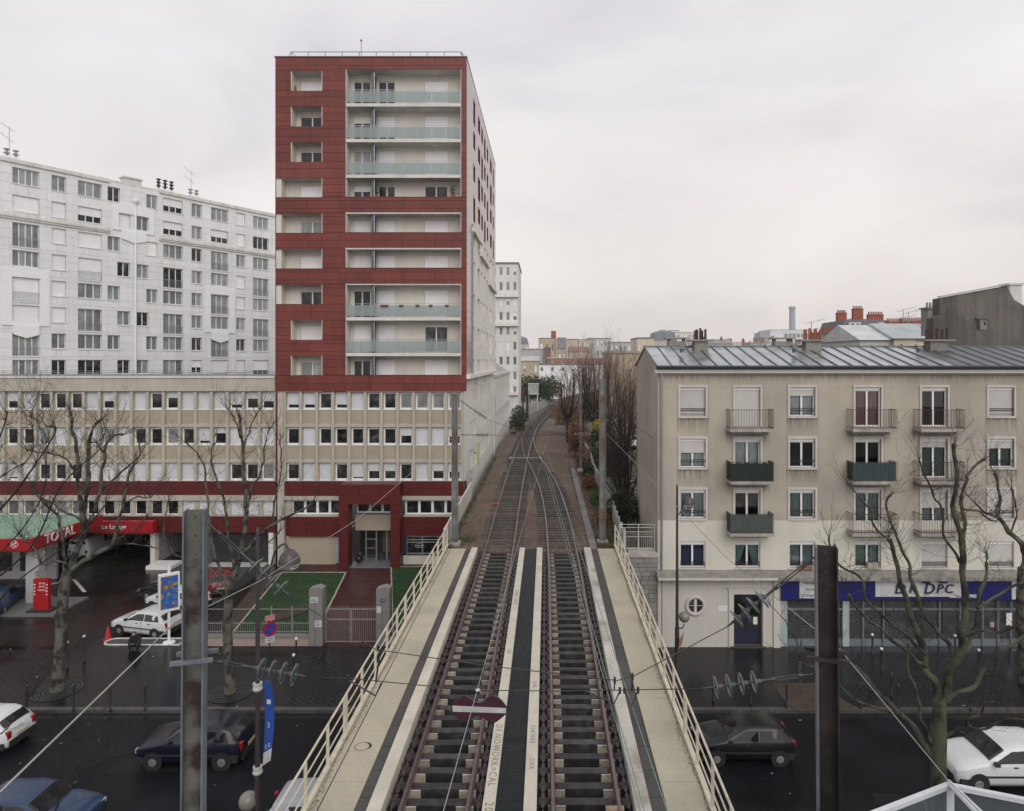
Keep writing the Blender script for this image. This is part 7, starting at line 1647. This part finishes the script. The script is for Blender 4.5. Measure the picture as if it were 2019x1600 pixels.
# ================================================================== BARE TREES
BARK = mat('plane_bark', (0.098,0.094,0.076), 0.9, 0.35, 3, fine=0.35, bump=0.6, bscale=25, col2=(0.022,0.019,0.018), c2scale=2.6, c2pos=(0.47,0.58))
BARKG = mat('mossy_bark', (0.066,0.068,0.042), 0.9, 0.35, 2.5, fine=0.35, bump=0.6, bscale=25, col2=(0.018,0.016,0.015), c2scale=2.4, c2pos=(0.46,0.6))
TWIG = mat('dark_twigs', (0.032,0.025,0.023), 0.9, 0.3, 3)
TWIGB = mat('brown_twigs', (0.15,0.108,0.082), 0.9, 0.3, 3)
def twigs(m_, p, d, L_, r, rng, depth=2, n=3):
    pts = [p]; q = p; dd = d.normalized()
    for k in range(4):
        dd = (dd+Vector((rng.uniform(-.35,.35),rng.uniform(-.35,.35),rng.uniform(-.1,.3)))).normalized(); q = q+dd*L_/4; pts.append(q)
    m_.tube(pts, [r*(1-.19*k) for k in range(5)], 3 if r < .012 else 4, False)
    if depth > 0:
        for _ in range(n):
            i = rng.randrange(1,5); twigs(m_, pts[i], (dd+Vector((rng.uniform(-1,1),rng.uniform(-1,1),rng.uniform(-.3,.8)))), L_*rng.uniform(.4,.7), r*.6, rng, depth-1, n)
def limb_tree(name, label, trunk, limbs, D, bark, seed, twn=40, twl=.8, knob=True, group='street trees'):
    rng = random.Random(seed); b_ = Vector(trunk[0]); o = empty(name, (b_.x,b_.y,.13), label, 'tree', group)
    m_ = MB(); pts, rad = [t[:3] for t in trunk], [t[3] for t in trunk]; pr = catmull([(*p, r) for p, r in zip(pts, rad)], 5)
    m_.tube([q[:3] for q in pr], [q[3]*(1+.07*mnoise.noise(Vector(q[:3])*3)) for q in pr], 12); m_.build('trunk', bark, o, None, True)
    cr = MB(); tw_ = MB()
    for L_ in limbs:
        r0, r1, dy, px = L_[0], L_[1], L_[2], L_[3]; n = len(px)
        w3 = [P(x, y, D+dy*(k/(n-1))) for k, (x, y) in enumerate(px)]
        q = catmull([tuple(v) for v in w3], 5); m = len(q)
        q = [Vector(v)+Vector((mnoise.noise(Vector(v)*2.1+Vector((seed,0,0))),mnoise.noise(Vector(v)*2.1+Vector((0,seed,9))),mnoise.noise(Vector(v)*2.1)))*.10 for v in q]
        rr = [(.86 if D < 20 else 1.0)*(r0+(r1-r0)*k/(m-1))*(1+.25*mnoise.noise(q[k]*5)) for k in range(m)]
        if knob and r1 > .012: rr[-1] *= 1.5; rr[-2] *= 1.25
        cr.tube(q, rr, 8)
        for _ in range(max(1,int(twn*m/60))):
            k = rng.randrange(m//3, m); d = Vector((rng.uniform(-1,1),rng.uniform(-.8,.8),rng.uniform(-.1,1.0))); twigs(tw_, q[k], d, twl*rng.uniform(.4,1.2), .009*D/24, rng, 2, 2)
        for _ in range(5): twigs(tw_, q[-1], (q[-1]-q[-3]).normalized()+Vector((rng.uniform(-.6,.6),rng.uniform(-.5,.5),rng.uniform(0,.6))), twl*rng.uniform(.6,1.3), .010*D/24, rng, 2, 2)
    cro = cr.build('crown', bark, o, None, True); tw_.build('twigs', TWIG, cro, kind='stuff')
    return o
def tk(px, D, r): return [(*(P(x, y, D) if y < 9000 else Vector(((x-CX)/F*D, D, .1))), rr) for (x, y), rr in zip(px, r)]
limb_tree('bare_tree', 'thick pollarded bare tree in front of the shop at the right', tk([(1856,9999),(1853,1760),(1851,1560),(1850,1500),(1851,1430),(1853,1380)], 17, [.30,.22,.185,.19,.185,.13]), [
 (.10,.04,1.0,[(1842,1495),(1803,1440),(1771,1407),(1723,1359),(1689,1318),(1656,1275)]), (.05,.025,1.2,[(1773,1408),(1723,1397),(1692,1380),(1661,1356),(1610,1322),(1574,1302)]),
 (.07,.03,-.8,[(1843,1470),(1833,1449),(1808,1407),(1809,1380),(1794,1304),(1792,1270)]),
 (.13,.05,.4,[(1852,1400),(1844,1349),(1823,1311),(1818,1273),(1796,1218),(1785,1187),(1771,1136),(1761,1084),(1753,1060)]),
 (.06,.03,-.9,[(1825,1312),(1811,1304),(1775,1273),(1727,1236),(1692,1201),(1672,1174)]), (.06,.025,.9,[(1822,1290),(1809,1277),(1771,1242),(1713,1187),(1696,1143),(1651,1108),(1640,1065)]),
 (.075,.03,.2,[(1884,1300),(1870,1268),(1844,1242),(1820,1201),(1799,1150),(1789,1108),(1765,1050),(1748,1001),(1759,976)]),
 (.14,.05,-.3,[(1854,1390),(1864,1375),(1881,1311),(1892,1284),(1900,1242),(1900,1187),(1897,1101),(1893,1050),(1883,1000),(1886,935),(1882,880)]),
 (.07,.035,.6,[(1899,1150),(1902,1100),(1900,1050),(1898,1004),(1904,949),(1908,936),(1944,907)]), (.045,.02,-.6,[(1896,1110),(1866,1067),(1860,1004),(1839,976),(1828,951),(1809,905)]),
 (.075,.035,.7,[(1893,1290),(1918,1256),(1926,1208),(1940,1153),(1947,1105),(1945,1095)]), (.05,.025,.5,[(1928,1203),(1970,1170),(2019,1136),(2060,1100)]),
 (.045,.03,-.5,[(1903,1256),(1935,1249),(1981,1242),(2019,1222),(2060,1190)]), (.075,.04,.6,[(1868,1385),(1880,1370),(1923,1349),(1943,1308),(1981,1277),(2019,1253),(2060,1230)]),
 (.055,.03,-.8,[(1858,1450),(1906,1430),(1909,1418),(1937,1411),(1947,1390),(1964,1383)]), (.04,.022,-1.0,[(1906,1431),(1943,1437),(1974,1425),(1990,1419),(2040,1420)]),
 (.04,.02,.4,[(1757,1070),(1726,1037),(1710,1004),(1682,965)]), (.035,.018,.3,[(1900,1000),(1940,1017),(1965,1025),(1968,1005)])], 17, BARKG, 21, 44, .8)
limb_tree('bare_tree', 'pollarded bare tree beside the petrol canopy at the left', tk([(112,1366),(116,1330),(120,1270),(123,1200),(128,1150),(134,1125)], 30.6, [.34,.27,.25,.23,.24,.18]), [
 (.17,.05,.6,[(130,1140),(142,1108),(164,1053),(166,1005),(174,946),(173,896),(185,844),(197,827)]), (.11,.05,-.8,[(164,1053),(159,994),(154,946),(151,875),(142,844),(144,823)]),
 (.10,.04,.9,[(162,1056),(188,1005),(204,913),(218,865),(243,856)]), (.13,.05,-.4,[(130,1138),(154,1112),(214,1079),(228,1060),(242,994),(249,965),(260,920)]), (.06,.03,.8,[(188,1003),(195,972),(249,922),(271,899),(275,875)]),
 (.08,.05,1.2,[(128,1130),(126,1105),(117,1024),(88,994),(66,965)]), (.06,.03,-1.0,[(127,1120),(123,1110),(83,1111),(74,1091),(47,1062)]), (.04,.02,.3,[(242,994),(268,983),(295,982),(309,972)]), (.04,.02,-.6,[(222,1070),(258,1050),(288,1022)]),
 (.06,.03,.4,[(158,1026),(130,1008),(107,998),(74,977)]), (.05,.025,-.5,[(152,940),(130,905),(100,896),(76,892)]), (.045,.025,.4,[(204,915),(206,895),(199,880),(205,862)])], 30.6, BARK, 5, 60, 1.0)
limb_tree('bare_tree', 'pollarded bare tree with iron grate behind the galvanised post', tk([(455,1372),(453,1340),(450,1290),(449,1220),(453,1156)], 30.4, [.30,.23,.21,.2,.19]), [
 (.14,.05,.5,[(453,1160),(475,1090),(486,1016),(484,997),(480,920),(476,864),(469,810)]), (.10,.035,-.5,[(470,1105),(505,1065),(541,1032),(579,1013),(615,994)]), (.08,.03,.8,[(452,1158),(430,1110),(414,1057),(408,980),(402,914),(372,875)]),
 (.08,.03,-.7,[(462,1120),(452,1070),(447,1032),(441,983),(416,911),(424,875)]), (.06,.03,.5,[(486,1010),(500,960),(515,930),(523,880),(530,850)]), (.05,.025,-.8,[(452,1170),(439,1150),(411,1120),(395,1112),(340,1090),(324,1040),(330,1000)]),
 (.045,.025,.6,[(449,1190),(435,1172),(411,1164)]), (.06,.025,.5,[(541,1032),(538,1011),(548,960),(555,914),(552,875)]), (.04,.02,-.6,[(340,1092),(300,1078),(250,1075)]), (.05,.02,-.4,[(476,864),(470,840),(452,810)]), (.05,.025,.5,[(478,890),(490,850),(505,820)]), (.045,.025,.2,[(480,1085),(520,1075),(548,1050)])], 30.4, BARK, 9, 60, 1.0)
limb_tree('bare_tree', 'bare tree cut by the right edge of the picture', tk([(2022,1352),(2020,1290),(2014,1200),(2016,1120)], 31, [.3,.24,.22,.2]), [
 (.15,.05,.3,[(2016,1130),(2019,1085),(1990,1050),(1968,1020),(1971,984),(1960,935)]), (.08,.03,.4,[(1968,1020),(1940,1008),(1908,978)]), (.09,.04,-.5,[(2018,1110),(2040,1050),(2030,960),(2036,880)]), (.05,.03,.4,[(1992,1052),(2003,1010),(1996,960)])], 31, BARK, 31, 36, .9)
limb_tree('bare_tree', 'slender bare sapling growing in the soil bed', tk([(1578,1370),(1577,1340),(1576,1310)], 31.2, [.06,.05,.045]), [(.04,.015,.3,[(1576,1312),(1572,1270),(1560,1245),(1540,1215),(1523,1200)]),(.03,.012,-.3,[(1576,1300),(1580,1240),(1578,1190)])], 31.2, BARK, 41, 14, .8, False)
# a near tree whose crown reaches into the left edge
rng = random.Random(77); nb = Vector(((-260-CX)/F*15.5, 15.5, .13)); nt_ = empty('bare_tree', nb, 'near bare tree whose fine branches reach in from the left edge', 'tree', 'street trees')
m_ = MB(); m_.tube([nb, nb+Vector((0,0,3)), nb+Vector((.2,0,5.5))], [.3,.22,.2], 10); m_.build('trunk', BARK, nt_, None, True); cr = MB(); tw_ = MB()
for (pts, r0) in (([(-260,1250),(-120,1120),(0,1005),(60,930),(110,850),(90,840)],.06),([(-250,1300),(-60,1180),(60,1080),(120,960),(205,880)],.05),([(-250,1200),(-80,1040),(0,860),(15,810)],.05),([(-260,1330),(-60,1240),(30,1150),(150,1060),(215,985)],.045),([(-255,1420),(-60,1420),(0,1448),(60,1370),(110,1310),(150,1265)],.035),([(-255,1500),(-80,1560),(90,1612),(118,1540),(130,1470),(205,1400)],.035),([(-200,1600),(60,1640),(140,1535),(215,1490)],.03),([(-200,1160),(-20,960),(60,900),(60,815)],.035),([(-230,1280),(-20,1110),(80,985),(90,860)],.035)):
    n = len(pts); w3 = [tuple(P(x, y, 15.5-3.2*k/(n-1)*rng.uniform(.6,1))) for k, (x, y) in enumerate(pts)]; q = [Vector(v) for v in catmull(w3, 5)]; m = len(q)
    cr.tube(q, [r0*.55*(1-.75*k/m) for k in range(m)], 7)
    for _ in range(20): k = rng.randrange(m//3, m); twigs(tw_, q[k], (q[min(k+1,m-1)]-q[k-1]).normalized()+Vector((rng.uniform(-.9,.9),rng.uniform(-.5,.5),rng.uniform(-.6,.7))), rng.uniform(.4,1.1), .0065, rng, 2, 3)
co = cr.build('crown', TWIG, nt_, None, True); tw_.build('twigs', TWIG, co, kind='stuff')
# brushy grove beyond the fence
def brush_tree(x, y, z0, h, r, label, seed, twm, spread=.35, n1=9, fine=7, group='bare grove by the railway'):
    rng = random.Random(seed); b_ = Vector((x,y,z0)); o = empty('grove_tree', b_, label, 'tree', group)
    t = MB(); top = b_+Vector((rng.uniform(-.3,.3),rng.uniform(-.3,.3),h*.38)); t.tube([b_,b_.lerp(top,.5)+Vector((rng.uniform(-.1,.1),0,0)),top], [r,r*.85,r*.75], 8); t.build('trunk', TWIG, o, None, True)
    m_ = MB(); f = MB()
    for k in range(n1):
        a = rng.uniform(0,6.28); sp = rng.uniform(.15,1)*spread*h; base = b_.lerp(top, rng.uniform(.55,1)); e_ = b_+Vector((math.cos(a)*sp,math.sin(a)*sp,h*rng.uniform(.62,.95))); md = base.lerp(e_,.45)+Vector((math.cos(a)*sp*.25,math.sin(a)*sp*.25,-h*.03))
        q = [Vector(v) for v in catmull([tuple(base),tuple(md),tuple(e_)],5)]; m = len(q); m_.tube(q, [r*.5*(1-.75*i/m) for i in range(m)], 5)
        for j in range(fine):
            i = rng.randrange(2,m); d = Vector((rng.uniform(-.5,.5),rng.uniform(-.5,.5),rng.uniform(.6,1.3))); twigs(f, q[i], d, h*rng.uniform(.14,.30), .014+.00012*y, rng, 2, 3)
    co = m_.build('crown', TWIG, o, None, True); f.build('twigs', twm, co, kind='stuff'); return o
brush_tree((1120-CX)/F*84, 84, 4.9, 10.3, .22, 'bushy brown bare tree beside the dark distant post', 1, TWIGB, .26, 11, 7); brush_tree((1170-CX)/F*78, 78, 5.0, 11.6, .24, 'tallest brown bare tree in the grove', 2, TWIGB, .24, 12, 7)
brush_tree((1205-CX)/F*72, 72, 5.1, 11.2, .22, 'brown bare tree behind the far right post', 3, TWIGB, .24, 11, 7); brush_tree((1238-CX)/F*60, 60, 4.6, 9.8, .2, 'bare tree nearest the gable of the right house', 4, TWIGB, .22, 11, 8)
brush_tree((1232-CX)/F*45, 45, 3.6, 8.6, .14, 'dark twin-stemmed bare tree above the white steel gate', 5, TWIG, .2, 9, 6); brush_tree((1222-CX)/F*44, 44, 3.6, 6.6, .10, 'small dark bare tree left of the twin-stemmed one', 6, TWIG, .25, 9, 6)
brush_tree((1190-CX)/F*95, 95, 5.2, 11.4, .22, 'hazy brown bare tree at the back of the grove', 7, TWIGB, .24, 11, 7)
brush_tree((1150-CX)/F*92, 92, 5.2, 11.0, .2, 'brown bare tree between the dark post and the tallest tree', 10, TWIGB, .25, 11, 7)
brush_tree((1248-CX)/F*80, 80, 5.2, 10.2, .2, 'brown bare tree in front of the salmon house', 11, TWIGB, .25, 12, 9); brush_tree((1222-CX)/F*56, 56, 4.4, 9.0, .15, 'slim dark bare tree behind the garden steps', 12, TWIG, .22, 10, 7)
def shrub(name, c, rx_, rz__, n, label, m0, leaf=.10, seed=1, group='shrubs along the railway'):
    rng = random.Random(seed); o = empty(name, c, label, 'shrub', group); m_ = MB(); s_ = MB(); c = Vector(c)
    for k in range(6): s_.tube([c, c+Vector((rng.uniform(-.6,.6)*rx_,rng.uniform(-.6,.6)*rx_,rz__*rng.uniform(.6,1.2)))], [.03,.01], 4)
    s_.build('stems', TWIG, o)
    for k in range(n):
        a, b_ = rng.uniform(0,6.28), rng.uniform(-.3,1); q = rng.random()**.4; v = Vector((math.cos(a)*math.sqrt(max(0,1-b_*b_))*rx_, math.sin(a)*math.sqrt(max(0,1-b_*b_))*rx_, b_*rz__))*q*(1+.25*mnoise.noise(Vector((a*1.3,b_*2,seed))))
        p = c+Vector((0,0,rz__*.5))+v; l = leaf*rng.uniform(.5,1.3); d = Vector((rng.uniform(-1,1),rng.uniform(-1,1),rng.uniform(-.4,1))).normalized()*l; e_ = d.cross(Vector((rng.uniform(-1,1),rng.uniform(-1,1),rng.uniform(-1,1)))).normalized()*l*.45
        m_.add([p-d, p+e_, p+d, p-e_], [(0,1,2,3)])
    m_.build('foliage', m0, o); return o
LG = mat('hedge_leaf', (0.062,0.10,0.038), 0.8, .35, 2); LD = mat('dark_leaf', (0.035,0.055,0.03), 0.8, .35, 2); LB = mat('dead_brush', (0.20,0.135,0.08), 0.9, .3, 2); LY = mat('yellow_blossom', (0.40,0.30,0.03), 0.8, .2, 2)
shrub('hedge_bush', P(1187,915,66), 1.5, 1.3, 2600, 'rounded green hedge bush behind the concrete fence', LG, .13, 1); shrub('hedge_bush', P(1183,880,75), 1.6, 1.5, 2000, 'second green hedge bush farther behind the fence', LG, .14, 2)
shrub('dark_bush', P(1172,845,84), 1.6, 3.4, 2400, 'tall dark evergreen bush beside the grove', LD, .16, 3); shrub('yellow_bush', P(1180,850,72), .7, .9, 500, 'small yellow flowering bush by the fence', LY, .09, 4)
shrub('dry_brush', P(1125,850,92), 2.2, 3.0, 2600, 'straw brown dry brush on the right bank of the curve', LB, .16, 5); shrub('dry_brush', P(1140,880,70), 1.3, 1.8, 1500, 'russet dry brush below the dark post', WR, .12, 6); shrub('dry_brush', P(1112,830,118), 2.6, 2.4, 1600, 'grey brown brush at the start of the curve', LB, .2, 7)
shrub('dark_bush', P(1023,855,112), 1.8, 3.2, 2200, 'dark green shrub beside the red signal', LD, .17, 8); shrub('dark_bush', P(1062,800,150), 4.0, 4.5, 2200, 'dark hedge mound behind the lattice gantry', LD, .3, 9); shrub('dark_bush', P(1040,790,170), 6.0, 4.5, 2000, 'long evergreen hedge in front of the yellow house', LD, .35, 10); shrub('dark_bush', P(1085,790,160), 3.5, 4.0, 1600, 'evergreen mound before the white modern block', LD, .3, 11)
shrub('ivy_bush', P(1228,1042,43), 1.2, 1.7, 2400, 'black-green ivy mass under the dark bare trees', mat('ivy_dark', (0.018,0.024,0.016), 0.8, .4, 2), .10, 12); shrub('ivy_bush', P(1212,960,50), 1.0, 2.6, 2200, 'tall dark ivy clump behind the far right post', mat('ivy_dark', (0.018,0.024,0.016)), .11, 13)
rng = random.Random(55)
for i, (x, y, w_, h_, m0, tx_) in enumerate(((3.5,41,.45,.8,WR,'russet clump beside the foot of the far right post'),(3.6,47,.5,.7,WG,'first green clump along the concrete fence'),(3.4,53,.55,.9,WR,'russet clump halfway along the concrete fence'),(3.7,58,.6,1.0,WD,'dark green clump halfway along the concrete fence'),(3.5,64,.8,1.3,LB,'straw clump near the far end of the fence'),(3.2,71,1.0,1.6,WR,'rusty brush near the far end of the fence'),(3.9,80,1.5,2.2,LB,'straw brush past the end of the fence'),(4.6,100,2.0,2.6,LB,'pale brush beside the start of the curve'),(7.5,128,2.6,3.0,LB,'pale brush on the inside of the curve'),(-3.9,96,.8,1.2,WD,'low dark clump left of the track before the signal'))): shrub('bank_brush', (x,y,ZR-.3), w_, h_, 900, tx_, m0, .07+.0006*y, 60+i)
# railway signal and gantry at the curve
sgn = empty('railway_signal', P(1031,838,104), 'black railway signal showing a red light left of the tracks', 'railway signal'); b_ = P(1031,838,104); z1 = P(0,773,104).z
m_ = MB(); m_.tube([b_, (b_.x,b_.y,z1)], .12, 8); m_.build('mast', DARKM, sgn); boxp('signal_head', sgn, frame(b_), -.3, .3, -.15, .15, z1-b_.z-1.6, z1-b_.z+.3, BLKC)
em_ = bpy.data.materials.new('red_lamp'); em_.use_nodes = True; em_.node_tree.nodes['Principled BSDF'].inputs['Base Color'].default_value = (.3,.01,.01,1); em_.node_tree.nodes['Principled BSDF'].inputs['Emission Color'].default_value = (1,.05,.04,1); em_.node_tree.nodes['Principled BSDF'].inputs['Emission Strength'].default_value = .25
m_ = MB(); m_.sphere((b_.x,b_.y-.2,z1-.05), .13, 10, 7); m_.build('red_light', em_, sgn)
boxp('ladder', sgn, frame(b_), .5, .9, .1, .2, 1.0, z1-b_.z+.2, DARKM)
ga = empty('lattice_gantry', P(1050,800,135), 'pale lattice sign gantry standing behind the signal', 'gantry'); q0, q1 = P(1040,812,135), P(1058,757,135); m_ = MB()
for x in (q0.x,q1.x): m_.tube([(x,135,q0.z-2),(x+.3,135,q1.z)], .12, 5)
m_.build('legs', WST, ga); boxp('board', ga, frame((q0.x+.3,135,0)), 0, q1.x-q0.x, -.1, .1, P(0,777,135).z, q1.z, mat('grey_board2', (0.35,0.38,0.36), 0.7, .3, .5)); 
m_ = MB()
for zz in (P(0,777,135).z, q1.z): m_.box(q0.x+.1,q1.x+.5,134.8,135.2,zz-.1,zz+.1)
m_.build('board_frame', WST, ga)
# distant fence panels left of the curve
ffn = empty('trackside_fence', (-6.2,118,4.9), 'grey mesh fence panels beyond the signal on the left bank', 'fence')
for k in range(12): boxp('fence_panel', ffn, frame((-5.0+k*.42, 112+k*3.2, ZR-.5), R(82)), 0, 3.1, -.03, .03, 0, 2.0, mat('grey_mesh_panel', (0.30,0.30,0.29), 0.8, .2, 1))
# green box sign and litter details
m_ = MB(); c = PG(1075,1590,ZR-.15); m_.tube([(1.35,14.95,ZR-.12),(1.75,14.9,ZR-.1)], [.075,.085], 14); m_.build('cardboard_tube', mat('cardboard', (0.34,0.24,0.16), 0.9), None, None, True, label='brown cardboard tube lying on the right bridge track', cat='litter')
m_ = MB(); c = PG(975,995,ZR-.05); m_.add([(c.x-.2,c.y,c.z),(c.x+.2,c.y-.1,c.z+.03),(c.x+.15,c.y+.25,c.z+.1),(c.x-.18,c.y+.2,c.z+.03)],[(0,1,2,3)]); m_.build('red_rag', mat('red_rag', (0.4,0.03,0.03), 0.9), None, None, label='bright red rag lying left of the left track', cat='litter')
rng = random.Random(9); lt = MB()
for k in range(140):
    x, y = rng.uniform(-30,26), rng.uniform(17,35)
    if abs(x) < 6: continue
    q = rng.uniform(.015,.045); z = .003 if y < YK else .142
    lt.add([(x-q,y-q*.6,z),(x+q,y-q*.5,z+.004),(x+q*.7,y+q,z+.003),(x-q*.6,y+q*.8,z)],[(0,1,2,3)])
lt.build('street_litter', mat('pale_litter', (0.5,0.5,0.48), 0.8), kind='stuff', label='small pale scraps of litter on road and pavements', cat='litter')

# ================================================================== THIN WINTER HAZE
hzm = bpy.data.materials.new('winter_haze'); hzm.use_nodes = True; t = hzm.node_tree; t.nodes.clear(); o_ = t.nodes.new('ShaderNodeOutputMaterial'); pv = t.nodes.new('ShaderNodeVolumePrincipled'); pv.inputs['Color'].default_value = (0.95,0.94,0.93,1); pv.inputs['Density'].default_value = 0.00018; pv.inputs['Anisotropy'].default_value = 0.2; t.links.new(pv.outputs[0], o_.inputs['Volume'])
MB().box(-1250,1250,-200,1650,-1.06,120).build('haze', hzm, kind='stuff', label='thin pale winter haze over the town', cat='haze')
